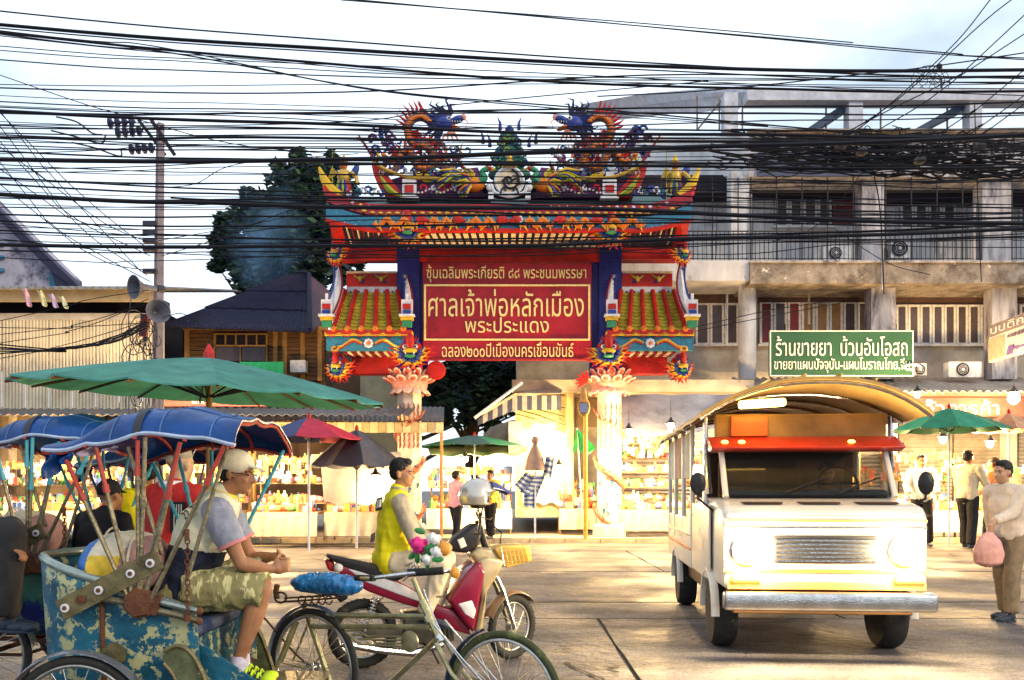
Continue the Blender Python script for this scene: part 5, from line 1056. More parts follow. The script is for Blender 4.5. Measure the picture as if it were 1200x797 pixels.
# pennants
for i, (x, y, c, l) in enumerate(((32, 352, (.62, .35, .42), 'pink and cream pennant, leftmost of the string'), (50, 354, (.62, .58, .30), 'yellowish pennant second in the string'), (63, 358, (.5, .36, .52), 'mauve pennant third in the string'), (75, 361, (.55, .55, .35), 'small greenish pennant last in the string'))):
    mb = MB(); a = P(x-7, y-14, 22.5); mb.grid(lambda u, v: a+Vector((.14*v*1.2+.13*u, .03*math.sin(u*6+v*5), -(.46-.05*i)*v-.03*math.sin(PI*u))), 5, 8, thick=(0, .008, 0)); tag(mb.build('pennant', M('pennant%d' % i, c, .8, scale=7), None, True), l+' before the metal clad building', 'pennant', 'pennants on a string')
# ------------------------------------------------------------ utility pole, overhead cables
PD = 19.5; pp = lambda x, y, d=PD: P(x, y, d)
up_ = thing('utility_pole', 'tall concrete utility pole with insulators and tangled wires left of the timber house', 'utility pole', (pp(183, 0).x, PD, 0))
mb = MB(); a, b = pp(183, 0), pp(188, 150); mb.prism([(a.x-.13, PD-.1, 0), (a.x+.13, PD-.1, 0), (a.x+.13, PD+.1, 0), (a.x-.13, PD+.1, 0)], (0, 0, .001)) if False else mb.tube([(a.x, PD, 0), (b.x, PD, b.z+.1)], [.15, .095], 4); mb.build('pole_shaft', M('pole_concrete', (.20, .17, .20), .8, scale=4, bump=.3), up_)
steel = M('dark_steel', (.05, .05, .07), .5, .5, scale=8)
def upart(name, fn, mat=steel, smooth=False): mb = MB(); fn(mb); return mb.build(name, mat, up_, smooth)
upart('cross_arm', lambda m: m.tube([pp(177, 140, PD-.3), pp(205, 182, PD+.2)], .055, 4)); upart('cross_arm', lambda m: m.tube([pp(162, 140, PD-.3), pp(194, 182, PD+.2)], .045, 4))
for (x0, x1, y, n) in ((130, 155, 144, 4), (139, 164, 155, 4), (155, 178, 175, 4)):
    upart('insulator_rod', lambda m: m.cyl(pp(x0-4, y), pp(x1+25 if y < 160 else x1+4, y), .014, n=5))
    for k in range(n):
        c = pp(x0+(x1-x0)*k/(n-1), y-.5*k); upart('insulator_disc', lambda m: m.lathe(c, [(.02, -.07), (.12, -.04), (.125, 0), (.05, .03), (.03, .07)], 10, Matrix.Rotation(PI/2, 3, 'Y')), M('insulator', (.03, .03, .08), .3))
for (a, b, c, d) in (((66, 137), (90, 143), (108, 156), (120, 158)), ((60, 153), (88, 160), (118, 168), (124, 158)), ((84, 167), (110, 173), (140, 183), (142, 174))): upart('jumper_wire', lambda m: curve([pp(*a), pp(*b), pp(*c), pp(*d)], .02, 5, 0, 6, m))
for y in (262, 272, 282, 292, 318): upart('pole_bracket', lambda m: m.box(pp(176, y, PD-.15), (.3, .12, .1)))
def horn(c, d, nm, r0=.06, r1=.27, L=.42):
    d = Vector(d).normalized(); s, u = frame(d); R = Matrix((s, u, d)).transposed(); t = thing('loudspeaker', nm, 'loudspeaker', c, group='horn loudspeakers on the pole'); m = MB(); m.lathe(c, [(r0, -.16), (r0*1.2, 0), (r0*1.6, L*.45), (r1*.7, L*.8), (r1, L), (r1*.92, L), (r1*.5, L*.7), (.03, L*.3)], 16, R); m.build('horn', M('horn_grey', (.13, .13, .16), .5, scale=6), t, True); m = MB(); m.cyl(c-d*.3, c-d*.14, .10, .09, 10); m.build('driver', steel, t, True)
horn(pp(177, 338, PD-.2), (-.55, -.75, -.1), 'grey horn loudspeaker pointing left, upper one on the pole'); horn(pp(180, 367, PD-.25), (.55, -.75, -.05), 'grey horn loudspeaker facing the camera, lower one on the pole')
for c in ((168, 388), (170, 375)): upart('junction_box', lambda m: m.box(pp(c[0], c[1], PD-.25), (.16, .12, .26)), M('box_red', (.25, .05, .05), .6))
random.seed(77)
mb = MB()
for k in range(34):
    cx, cy = 170+random.uniform(-16, 12), 425+random.uniform(-50, 55); rx_, ry_ = random.uniform(5, 16), random.uniform(10, 34); a0 = random.uniform(0, 6)
    mb.tube([pp(cx+rx_*math.cos(a0+t)+random.uniform(-.6, .6), cy+ry_*math.sin(a0+t), PD-.3+.1*math.sin(t*2+k)) for t in [q*.45 for q in range(random.randint(6, 14))]], .011, 4)
o = mb.build('wire_coils', steel, up_); o['kind'] = 'stuff'
# cables: photo polylines at a depth, continued straight past the frame
cabm = M('cable_black', (.006, .006, .012), .85, scale=20, bump=0)
def cable(pts, th, D, label, group, ext=True, name='overhead_cable', jit=.0):
    Q = [(Vector(P(x, y, D))) for x, y in pts]
    if ext:
        d0 = (Q[0]-Q[1]).normalized(); d1 = (Q[-1]-Q[-2]).normalized()
        if pts[0][0] <= 2: Q = [Q[0]+d0*14+Vector((0, 0, .4))]+Q
        if pts[-1][0] >= 1198: Q = Q+[Q[-1]+d1*14+Vector((0, 0, .4))]
    mb = MB(); o = curve(Q, 0, steps=7)
    if jit: o = [p+Vector((0, random.uniform(-jit, jit), random.uniform(-jit, jit))) for p in o]
    mb.tube(o, th*D/2000, 5); return tag(mb.build(name, cabm, None, True), label, 'cable', group)
GA, GB, GC, GD_, GE, GF = ('high cables in the open sky', 'cables across the gate roof line', 'cables in front of the gate crest', 'cables over the balconies and house roofs', 'slanting cables', 'low cables by the pole')
lA = 'thin black cable stretched high across the pale sky above the gate'; lA2 = 'thick black cable bundle stretched high across the pale sky above the gate'
lC = 'thin black cable crossing in front of the dragon crest'; lC2 = 'thick black cable crossing in front of the dragon crest'; lD = 'thin black cable crossing in front of the third floor balconies'; lD2 = 'thick black cable crossing in front of the gate fascia and balconies'
W_ = [
 ([(0, 13), (400, 48), (800, 76), (1200, 92)], 1.6, 15, lA), ([(400, -2), (800, 35), (1110, 62), (1200, 68)], 1.2, 16, lA), ([(330, -6), (620, 18), (900, 45), (1200, 70)], 1.1, 16.5, lA), ([(400, 0), (760, 28), (1000, 50)], 1.1, 16.7, lA),
 ([(0, 29), (400, 58), (800, 79), (1200, 82)], 3.6, 15, lA2), ([(0, 33), (400, 62), (800, 84), (1200, 98)], 1.4, 15.3, lA), ([(0, 38), (400, 76), (650, 96), (900, 104), (1200, 107)], 2.6, 15.6, lA2), ([(0, 42), (300, 70), (600, 92), (1200, 104)], 1.0, 15.8, lA),
 ([(0, 54), (250, 70), (600, 84), (1200, 112)], 1.0, 16, lA), ([(0, 59), (200, 71), (500, 88), (900, 92), (1200, 96)], 1.0, 16.2, lA), ([(0, 70), (230, 83), (600, 93), (1200, 90)], 1.3, 16.4, lA), ([(0, 40), (200, 62), (440, 105), (700, 128), (1200, 170)], 1.5, 14.6, lA), ([(0, 36), (180, 54), (420, 103), (640, 126), (900, 148)], 1.2, 14.4, lA),
 ([(0, 99), (400, 99), (800, 98), (1200, 98)], .9, 16, lA), ([(0, 103), (400, 108), (760, 88), (1200, 89)], 1.5, 15.2, lA), ([(0, 112), (300, 122), (700, 136), (1200, 166)], .8, 15.5, lA), ([(700, 113), (830, 106), (1000, 88), (1200, 62)], 1.3, 17, lA),
 ([(0, 124), (300, 132), (700, 150), (1200, 150)], .8, 15.5, lC), ([(0, 130), (400, 146), (620, 156), (900, 158), (1200, 160)], 3.4, 14, lC2), ([(0, 133), (250, 135), (600, 150), (1200, 152)], 1.1, 14.6, lC), ([(0, 146), (400, 143), (540, 122), (830, 95)], 1.1, 15, lC), ([(0, 150), (300, 149), (700, 162), (1200, 156)], 1.4, 14.3, lC), ([(0, 156), (400, 158), (800, 162), (1200, 164)], 1.4, 14.1, lC),
 ([(0, 161), (300, 161), (700, 166), (1200, 160)], 2.8, 14, lC2), ([(0, 166), (400, 168), (800, 166), (1200, 170)], 1.0, 14.5, lC), ([(60, 163), (300, 172), (700, 170), (1200, 177)], 1.3, 14.2, lC), ([(0, 174), (400, 174), (800, 176), (1200, 172)], 1.3, 14.4, lC), ([(0, 180), (200, 171), (500, 176), (900, 170), (1200, 164)], .9, 14.7, lC),
 ([(0, 187), (400, 187), (600, 180), (830, 172), (1200, 158)], 4.8, 13.6, lC2), ([(0, 198), (300, 190), (600, 191), (1200, 178)], 1.2, 14, lC), ([(0, 208), (400, 226), (800, 230), (1200, 244)], 1.8, 13.8, lC), ([(0, 202), (250, 196), (500, 193), (900, 192), (1200, 182)], .9, 14.4, lC), ([(0, 216), (300, 228), (700, 238), (1200, 250)], 2.0, 13.7, lC), ([(380, 192), (600, 193), (800, 195), (1200, 196)], 3.0, 14, lC2),
 ([(0, 228), (250, 238), (400, 243), (700, 245), (900, 254), (1200, 262)], 4.6, 13.4, lD2), ([(0, 243), (400, 244), (800, 240), (1200, 256)], .9, 14, lD), ([(200, 232), (500, 246), (800, 257), (1200, 266)], 1.8, 13.6, lD), ([(0, 232), (300, 234), (560, 238), (800, 250), (1200, 256)], 1.6, 13.8, lD),
 ([(0, 270), (200, 275), (400, 281), (800, 276), (1200, 262)], 1.8, 13.8, lD), ([(0, 287), (400, 288), (620, 288), (800, 280), (1200, 268)], 4.0, 13.3, lD2), ([(0, 294), (300, 295), (600, 300), (900, 284), (1200, 274)], 1.2, 13.6, lD), ([(0, 280), (180, 296), (400, 302), (620, 296), (900, 276), (1200, 262)], 1.1, 13.9, lD), ([(0, 262), (220, 276), (420, 258), (600, 262), (1200, 254)], 1.0, 14.1, lD), ([(600, 206), (800, 212), (1000, 216), (1200, 222)], 1.1, 14.2, lD), ([(560, 214), (800, 222), (1000, 232), (1200, 240)], 1.0, 14.3, lD), ([(640, 292), (860, 298), (1000, 286), (1200, 290)], 1.0, 14.3, lD), ([(0, 302), (160, 306), (330, 300), (520, 290), (800, 282), (1200, 268)], 1.0, 13.5, lD),
]
random.seed(19)
for k in range(25):
    y0 = 118+k*7.4+random.uniform(-3, 3); d = random.uniform(-16, 22) if k < 15 else random.uniform(-34, 8); m = random.uniform(2, 9); W_.append(([(0, y0), (300, y0+d*.25+m), (620, y0+d*.5+m+random.uniform(-3, 3)), (900, y0+d*.75+m*.5), (1200, y0+d)], random.choice([.8, .9, 1.1, 1.3, 1.9]), 13.2+random.random()*2.6, lC if y0 < 215 else lD))
W_.sort(key=lambda w: (w[0][0][0] > 5, w[0][0][1]))
ones = ['', 'first', 'second', 'third', 'fourth', 'fifth', 'sixth', 'seventh', 'eighth', 'ninth', 'tenth', 'eleventh', 'twelfth', 'thirteenth', 'fourteenth', 'fifteenth', 'sixteenth', 'seventeenth', 'eighteenth', 'nineteenth']
tens = {2: ('twentieth', 'twenty-'), 3: ('thirtieth', 'thirty-'), 4: ('fortieth', 'forty-'), 5: ('fiftieth', 'fifty-'), 6: ('sixtieth', 'sixty-'), 7: ('seventieth', 'seventy-'), 8: ('eightieth', 'eighty-')}
def ordinal(n): return ones[n] if n < 20 else (tens[n//10][0] if n % 10 == 0 else tens[n//10][1]+ones[n % 10])
nl = 0; ns = 0
for (pts, th, D, l) in W_:
    th = th*1.18; kind = 'thick' if th > 3 else ('medium' if th > 1.7 else 'thin'); where = {lA: 'running on above the gate', lA2: 'running on above the gate', lC: 'crossing the dragon crest', lC2: 'crossing the dragon crest', lD: 'crossing the gate front', lD2: 'crossing the gate front'}[l]
    if pts[0][0] < 5: nl += 1; lab = '%s black cable, %s from the top along the left edge, %s' % (kind, ordinal(nl), where)
    else: ns += 1; lab = '%s black cable starting %s, %s of those not reaching the left edge' % (kind, 'inside the frame', ordinal(ns))
    cable(pts, th, D, lab, 'overhead cables strung across the street')
kE = 0; lE = '%s thin cable, by height at its left end, slanting down towards the utility pole'
for pts in sorted([[(0, 130), (60, 205), (165, 318)], [(0, 148), (90, 262), (172, 322)], [(0, 166), (80, 250), (176, 300)], [(0, 132), (100, 232), (174, 292)], [(0, 190), (60, 262), (120, 300), (176, 330)], [(0, 198), (90, 258), (172, 270)], [(0, 216), (110, 300), (176, 318)], [(0, 88), (145, 135), (270, 168), (395, 181)], [(0, 172), (40, 200), (120, 260), (174, 284)]], key=lambda p: p[0][1]): kE += 1; cable(pts, 1.1, 18.5, lE % ordinal(kE), GE)
kF = 0; lF = 'thin cable slanting up to the top right, %s from the left at its lower end'
for pts in sorted([[(905, 192), (1000, 155), (1110, 60), (1165, -6)], [(955, 178), (1050, 118), (1150, 28), (1190, -4)], [(1030, 152), (1100, 108), (1200, 18)], [(1080, 170), (1140, 130), (1200, 82)], [(1090, 178), (1150, 146), (1200, 112)], [(1120, 180), (1160, 150), (1200, 122)], [(960, 172), (1040, 130), (1120, 90), (1200, 40)]], key=lambda p: p[0][0]): kF += 1; cable(pts, 1.4, 17.5, lF % ordinal(kF), 'slanting cables at top right')
kG = 0; lG = '%s from the top of the thin cables sagging low left of the utility pole'
for pts in sorted([[(0, 392), (90, 380), (172, 356)], [(0, 384), (90, 383), (176, 378)], [(0, 402), (80, 388), (130, 372), (174, 350)], [(0, 376), (100, 352), (175, 340)], [(0, 420), (60, 408), (120, 392), (172, 376)]], key=lambda p: p[0][1]): kG += 1; cable(pts, 1.0, 19, lG % ordinal(kG), GF)
lH = '%s from the top in the thick sagging cable bundle low before the metal clad wall'
for k in range(5): cable([(0, 404+k*2.5), (70, 408+k*2-k*k*.5), (130, 396+k*1.5), (172, 376+k*2)], 1.7, 18.9-k*.05, lH % ordinal(k+1), 'cable bundle before the metal clad wall', jit=.012)
for pts, lI in zip(([(190, 372), (215, 368), (240, 388), (255, 425)], [(186, 282), (300, 262), (400, 240), (520, 232)], [(190, 300), (260, 278), (330, 250), (395, 230)], [(190, 220), (230, 215), (280, 192), (420, 180)]), ('thin loose cable arching from the loudspeaker down over the timber house', 'thin cable rising from the pole across the big tree', 'faint cable rising from the pole just over the timber house roof', 'thin cable curling up from the pole top towards the gate crest')): cable(pts, 1.0, 19, lI, 'loose cables from the pole', False)
for pts, lJ in zip(([(812, 384), (900, 364), (980, 352)], [(815, 388), (905, 370), (985, 355)], [(980, 270), (1040, 308), (1090, 322)], [(1020, 190), (960, 262), (900, 285)]), ('upper thin cable rising before the second floor windows right of the gate', 'lower thin cable rising before the second floor windows right of the gate', 'thin cable sagging diagonally across the balcony air conditioner', 'thin cable falling leftwards across the maroon board balcony')): cable(pts, 1.0, 24, lJ, 'short cables on the shophouse front', False)
cable([(1142, 120), (1146, 240), (1150, 330)], 1.2, 19, 'cable hanging straight down in front of the balcony at right', 'dropping cables', False); cable([(1012, 165), (1030, 235), (1036, 345)], 1.6, 20, 'pale conduit like cable dropping beside the grimy column', 'dropping cables', False)
# dense tangle: nobody could count it
random.seed(5); mb = MB()
for k in range(110):
    x0 = random.uniform(820, 1160); L0 = random.uniform(40, 260); y0 = 150+random.uniform(0, 50)+(x0-820)*.02; pts = []; n = 9; yy = y0; am = random.uniform(2, 12)
    for j in range(n): t = j/(n-1); pts.append(P(x0+L0*t, y0+am*math.sin(PI*t)*random.uniform(.8, 1.2)+random.uniform(-1.6, 1.6)+random.uniform(-8, 8)*t*(k % 3 == 0), 17.3+random.uniform(-.1, .1)+(k % 7)*.12))
    mb.tube([p for p in curve(pts, 0, steps=3)], random.uniform(.008, .022), 4)
for k in range(70):
    cx, cy = random.choice([(960, 168), (1030, 162), (1080, 180), (1120, 172), (1180, 178), (1000, 185)]); cx += random.uniform(-30, 30); cy += random.uniform(-8, 10); a = random.uniform(3, 16); b = random.uniform(2, 9); a0 = random.uniform(0, 6)
    mb.tube([P(cx+a*math.cos(a0+t), cy+b*math.sin(a0+t), 17.2+.05*k % .4) for t in [q*.5 for q in range(10)]], .011, 4)
for k in range(26):
    x = random.uniform(1040, 1120); mb.tube([P(x, 182, 17.3), P(x-30, 192, 17.3), P(x-80+random.uniform(-20, 20), 176+random.uniform(-14, 10), 17.3)], .014, 4)
tag(mb.build('cable_tangle', cabm, None), 'dense tangle of black cables hanging before the top storey of the shophouse', 'cable tangle', kind='stuff')
for (x, y) in ((985, 172), (1148, 172), (1078, 188), (1010, 178)): mb = MB(); mb.lathe(P(x, y, 17), [(.07, -.1), (.09, 0), (.07, .1)], 8, Matrix.Rotation(1.2, 3, 'Y')); tag(mb.build('splice_box', ironb, None), 'small black splice box in the cable tangle, %s from the left' % {985: 'leftmost, first', 1010: 'second', 1078: 'third', 1148: 'last, fourth'}[x], 'cable box', 'splice boxes in the tangle')
# ------------------------------------------------------------ people
skinm = M('skin_tan', (.34, .155, .075), .5, var=.15, scale=9, bump=.05); skinl = M('skin_light', (.46, .25, .15), .5, var=.12, scale=9, bump=.05); hairm = M('hair_black', (.012, .009, .008), .5, scale=30, bump=.3); eyem = M('eye_dark', (.01, .008, .008), .2, bump=0); lipm = M('lip', (.25, .08, .06), .5)
V = Vector
def cap_(mb, a, b, ra, rb=None, n=12, mi=0):
    rb = ra if rb is None else rb; a, b = V(a), V(b); mb.tube([a, a.lerp(b, .33), a.lerp(b, .66), b], [ra, ra*.67+rb*.33, ra*.33+rb*.67, rb], n, mi=mi); mb.ell(a, ra*.985, mi=mi); mb.ell(b, rb*.985, mi=mi)
def muscle(mb, a, b, r0, rm, r1, n=12):
    a, b = V(a), V(b); mb.tube([a.lerp(b, t) for t in (0, .15, .35, .6, .85, 1)], [r0, r0*.5+rm*.5, rm, rm*.6+r1*.4, r1*1.03, r1], n); mb.ell(a, r0*.98); mb.ell(b, r1*.98)
def head_mb(mb, c, f, u, s=1.0):
    """c head centre at ear level, f face direction, u up"""
    f = V(f).normalized(); u = V(u); u = (u-f*u.dot(f)).normalized(); r = f.cross(u); R = Matrix((r, f, u)).transposed()
    q = lambda x, y, z: V(c)+(r*x+f*y+u*z)*s
    e = lambda x, y, z, a, b, d, rot=None: mb.ell(q(x, y, z), (a*s, b*s, d*s), R if rot is None else R @ Euler(rot).to_matrix(), nu=14, nv=10)
    e(0, -.008, .045, .074, .095, .084); e(0, .035, -.02, .062, .062, .075); e(0, .045, -.062, .046, .044, .042); e(0, .07, -.092, .022, .02, .016)
    e(0, .078, .028, .052, .018, .012); e(.036, .066, -.024, .022, .02, .02); e(-.036, .066, -.024, .022, .02, .02)
    mb.tube([q(0, .086, .018), q(0, .102, -.012), q(0, .112, -.026), q(0, .094, -.036)], [.008*s, .011*s, .014*s, .012*s], 8); e(.012, .098, -.032, .009, .010, .008); e(-.012, .098, -.032, .009, .010, .008)
    e(0, .088, -.054, .022, .010, .006); e(0, .085, -.064, .020, .010, .007)
    for w in (-1, 1): e(w*.078, -.008, -.004, .009, .020, .032, (0, w*.25, 0))
    return q, R
def hand_mb(mb, w, d, nrm, side=1, curl=.5, s=1.0, spread=.12):
    """wrist w, pointing d, palm normal nrm; five fingers"""
    w, d, nrm = V(w), V(d).normalized(), V(nrm); nrm = (nrm-d*nrm.dot(d)).normalized(); x = d.cross(nrm)*side
    R = Matrix((x, d, nrm)).transposed(); mb.ell(w+d*.05*s, (.042*s, .055*s, .019*s), R, nu=12, nv=8); cap_(mb, w, w+d*.03*s, .026*s, .03*s, 10)
    for k, (ox, L) in enumerate(((-.030, .072), (-.010, .082), (.011, .077), (.030, .060))):
        p = w+d*.088*s+x*ox*s; dd = (d+x*ox*spread*20*.3).normalized(); c = curl*(1+.12*k)
        for j, (l, r) in enumerate(((L*.45, .0095), (L*.32, .0088), (L*.25, .0078))):
            a = c*(j+.6)*.9; q = (dd*math.cos(a)+nrm*math.sin(a)); p2 = p+q*l*s; cap_(mb, p, p2, r*s, r*.93*s, 8); p = p2
    p = w+d*.03*s-x*.034*s; t = (d*.6-x*.65+nrm*.45*curl).normalized()
    for l, r in ((.036, .012), (.03, .0105), (.022, .009)): p2 = p+t*l*s; cap_(mb, p, p2, r*s, r*.93*s, 8); p = p2; t = (t+d*.3+nrm*.35*curl).normalized()
def torso_mb(mb, pel, che, nk, shL, shR, hipL, hipR, inf=0.0, s=1.0, shoulders=True):
    """blended ellipsoids from hips to shoulders"""
    pel, che, nk = V(pel), V(che), V(nk); ax = (V(shR)-V(shL)).normalized(); up = (che-pel).normalized(); fw = ax.cross(up).normalized(); up2 = fw.cross(ax)*-1 if fw.cross(ax).dot(up) < 0 else fw.cross(ax); R = Matrix((ax, fw, up2)).transposed()
    mb.ell(pel, ((.165+inf)*s, (.125+inf)*s, (.13+inf)*s), R, nu=16, nv=10)
    for t, a, b in ((.25, .155, .12), (.45, .15, .115), (.65, .16, .12), (.85, .17, .125), (1.0, .175, .125)): mb.ell(pel.lerp(che, t), ((a+inf)*s, (b+inf)*s, (.13+inf)*s), R, nu=16, nv=10)
    if shoulders:
        m = che.lerp(nk, .6); cap_(mb, V(shL).lerp(m, .35), V(shR).lerp(m, .35), (.075+inf)*s); cap_(mb, che, nk, (.10+inf)*s, (.065+inf*.3)*s)
def limb_pts(j): return j
def shoe_mb(mb, ank, d, s=1.0, mi=0, mi2=1):
    ank, d = V(ank), V(d); up = V((0, 0, 1)); x = d.cross(up).normalized(); d = d.normalized(); R = Matrix((x, d, x.cross(d))).transposed(); n = R @ V((0, 0, 1))
    mb.ell(ank+d*.01-n*.045, (.042*s, .06*s, .045*s), R, mi=mi); mb.ell(ank+d*.10*s-n*.062, (.045*s, .095*s, .034*s), R, mi=mi); mb.ell(ank+d*.17*s-n*.068, (.044*s, .05*s, .028*s), R, mi=mi)
    mb.ell(ank+d*.08*s-n*.088, (.05*s, .15*s, .014*s), R, mi=mi2)
def person(name_label, cat, J, face, upv, skin, mbw=.009, group=None, handsL=None, handsR=None, s=1.0, feet=False, at=None, legs=True):
    t = thing('person', name_label, cat, at or V((J['pel'][0], J['pel'][1], 0)), group=group)
    mb = MB(); torso_mb(mb, J['pel'], J['che'], J['nk'], J['shL'], J['shR'], None, None, 0, s)
    hc = V(J['head']); cap_(mb, J['nk'], hc+V((0, 0, -.05)), .056*s, .054*s); head_mb(mb, hc, face, upv, s)
    for S_ in ('L', 'R'):
        muscle(mb, J['sh'+S_], J['el'+S_], .056*s, .05*s, .038*s); muscle(mb, J['el'+S_], J['wr'+S_], .04*s, .041*s, .026*s)
        if legs:
            muscle(mb, J['hip'+S_], J['kn'+S_], .088*s, .083*s, .056*s); muscle(mb, J['kn'+S_], J['an'+S_], .056*s, .06*s, .036*s)
            if feet: d = V(feet); cap_(mb, V(J['an'+S_])+V((0, 0, -.04)), V(J['an'+S_])+d*.16+V((0, 0, -.07)), .04*s, .03*s)
        h = handsL if S_ == 'L' else handsR
        if h: hand_mb(mb, J['wr'+S_], *h)
    me = remesh(mb, 'body', [skin], mbw, 2, off=wl(t)); b = mlink('body', me, t)
    q, R = head_mb(MB(), hc, face, upv, s); e = MB()
    for w in (-1, 1):
        m = MB(); m.ell(q(w*.030, .0835, .004), (.0125*s, .006*s, .0055*s), R, nu=10, nv=6, mi=0); m.build('eye', eyem, t, True)
        m = MB(); m.tube([q(w*.012, .094, .020), q(w*.03, .092, .027), q(w*.048, .080, .020)], .0042*s, 5); m.build('eyebrow', hairm, t, True)
    return t, q, R
def garment(t, name, mats, fn, vox=.011, fold=.004, matfn=None, sc=13, vec=(1, 1, .45), sm=2):
    mb = MB(); fn(mb); me = remesh(mb, name, mats, vox, sm, matfn, fold, sc, wl(t), vec); return mlink(name, me, t)
def hair(t, q, R, s=1.0, mat=None, back=.0, thick=1.0):
    mb = MB(); mb.ell(q(0, -.018, .062), (.080*s*thick, .092*s*thick, .082*s*thick), R, nu=18, nv=12); mb.ell(q(0, -.045, .02), (.074*s, .062*s, .07*s), R, nu=16, nv=10); mb.ell(q(0, .045, .105), (.055*s, .04*s, .03*s), R, nu=12, nv=8)
    me = remesh(mb, 'hair', [mat or hairm], .006, 1, None, .006, 85, wl(t)); o = mlink('hair', me, t)
    return o
# seated man in a cap on the edge of the rickshaw (in profile, facing right)
D0 = 4.85; pk = lambda x, y, d=0: P(x, y, D0+d)
J = dict(pel=pk(212, 692, 0), che=pk(240, 622, 0), nk=pk(259, 580), head=pk(277, 556), shL=pk(262, 596, .19), shR=pk(254, 600, -.19), elL=pk(296, 655, .22), elR=pk(283, 661, -.18), wrL=pk(322, 652, .10), wrR=pk(318, 667, -.07),
         hipL=pk(222, 692, .1), hipR=pk(220, 692, -.1), knL=pk(305, 672, .13), knR=pk(308, 688, -.10), anL=pk(284, 772, .12), anR=pk(279, 776, -.12))
t, q, R = person('man in cream cap and navy hemmed vest sitting on the rickshaw with clasped hands', 'person', J, (1, -.12, -.10), (0, 0, 1), skinm, .0075,
    handsL=((.8, -.55, -.25), (0, -1, -.3), 1, 1.1, 1.0), handsR=((.75, .45, .15), (.2, 1, .1), -1, 1.2, 1.0), at=pk(215, 700))
cpm = M('cap_cream', (.66, .58, .40), .8, scale=9); mb = MB(); mb.ell(q(0, -.012, .062), (.089, .106, .082), R, nu=20, nv=14); mb.tube([q(.0, .09, .052), q(0, .175, .032)], [.055, .035], 14, flat=.12)
me = remesh(mb, 'cap', [cpm], .008, 2, None, .002, 30, wl(t)); mlink('cap', me, t)
hair_m = MB(); hair_m.ell(q(0, -.05, -.002), (.076, .052, .05), R); hair_m.ell(q(.066, -.02, .018), (.013, .03, .025), R); hair_m.ell(q(-.066, -.02, .018), (.013, .03, .025), R); hair_m.build('hair', hairm, t, True)
# glasses arm
mb = MB(); mb.tube([q(.082, -.01, .008), q(.074, .05, .010), q(.05, .095, .006)], .003, 5); mb.build('glasses_arm', eyem, t); mb = MB(); mb.tube([q(-.082, -.01, .008), q(-.074, .05, .010), q(-.05, .095, .006)], .003, 5); mb.build('glasses_arm', eyem, t)
shirt_m = M('polo_grey', (.28, .29, .36), .85, scale=20, bump=.3); vc = M('vest_cream', (.66, .62, .44), .85, var=.08, scale=10); vn = M('vest_navy', (.012, .016, .035), .8, scale=10); pipe = M('vest_piping', (.55, .2, .2), .7)
def sleeve(j, a, b, f, r0, r1):
    def g(mb): p = V(j[a]); e = p.lerp(V(j[b]), f); mb.ell(p, r0); mb.tube([p, p.lerp(e, .5), e], [r0, r0*.98, r1], 16)
    return g
for S_ in ('L', 'R'): garment(t, 'polo_sleeve', [shirt_m, pipe], sleeve(J, 'sh'+S_, 'el'+S_, .62, .083, .078), .009, .005)
def cuff(j, a, b, f, r): 
    def g(mb): p = V(j[a]).lerp(V(j[b]), f); d = (V(j[b])-V(j[a])).normalized(); mb.tube([p-d*.008, p+d*.012], [r, r], 16)
    return g
for S_ in ('R', 'L'): mb = MB(); cuff(J, 'sh'+S_, 'el'+S_, .61, .0815)(mb); mb.build('sleeve_piping', pipe, t, True)
def vest(mb): torso_mb(mb, V(J['pel'])+V((.01, 0, .0)), J['che'], J['nk'], J['shL'], J['shR'], None, None, .030); mb.ell(V(J['pel'])+V((-.02, 0, .05)), (.17, .175, .15))
zt = P(0, 648, D0).z; xk = J['che'][0]
garment(t, 'vest', [vc, vn], vest, .009, .009, lambda c: 1 if c.z < zt-.16*(c.x-J['pel'][0])+.05 else 0, 9, (1.2, 1, .8))
mb = MB(); torso = V(J['nk']); mb.tube([torso+V((.012+.06*math.cos(a), .075*math.sin(a), .012+.022*math.cos(a)*-1)) for a in [k*PI/8 for k in range(16)]], .016, 6, True); mb.build('yellow_collar', M('collar_yellow', (.75, .62, .04), .8), t, True)
n0 = V(J['che']).lerp(V(J['nk']), .62)+V((-.128, -.035, -.01)); dirp = (V(J['nk'])-V(J['che'])).normalized()
# number plate patch on the back of the vest with dark figures
mb = MB(); a = pk(217, 609, -.165); 
pch = MB(); A = [pk(214, 601, -.170), pk(232, 588, -.170), pk(238, 594, -.172), pk(221, 611, -.172)]; pch.prism(A, (-.01, -.006, 0)); 
pch.build('vest_patch', vc, t)
me, x0, x1, y0, y1 = text_mesh("22 77", .1, .01); dd = (A[1]-A[0]); uu = (A[0]-A[3]); 
for v in me.vertices: fx = (v.co.x-x0)/(x1-x0); fy = (v.co.y-y0)/(y1-y0); v.co = A[3].lerp(A[2], fx*.94+.03).lerp(A[0].lerp(A[1], fx*.94+.03), fy*.8+.1)+V((-.012, -.010-.004*(v.co.z > 0), 0))-wl(t)
me.materials.clear(); me.materials.append(eyem); mlink('number', me, t)
camo = M('camo_cloth', (.26, .23, .10), .9, var=.1, scale=8, bump=.3, worn=((.60, .54, .26), .53, 13, .02), spots=((.11, .12, .045), .60, 9, .02), stretch=(1.5, 1, .55))
def shorts(mb):
    mb.ell(V(J['pel'])+V((.03, 0, -.02)), (.19, .20, .135))
    for S_ in ('L', 'R'): a, b = V(J['hip'+S_]), V(J['kn'+S_]); e = a.lerp(b, 1.02); mb.tube([a, a.lerp(e, .4), a.lerp(e, .8), e+V((0, 0, -.02))], [.118, .12, .112, .105], 16)
garment(t, 'camouflage_shorts', [camo], shorts, .010, .011, sc=11, vec=(1, 1, 1))
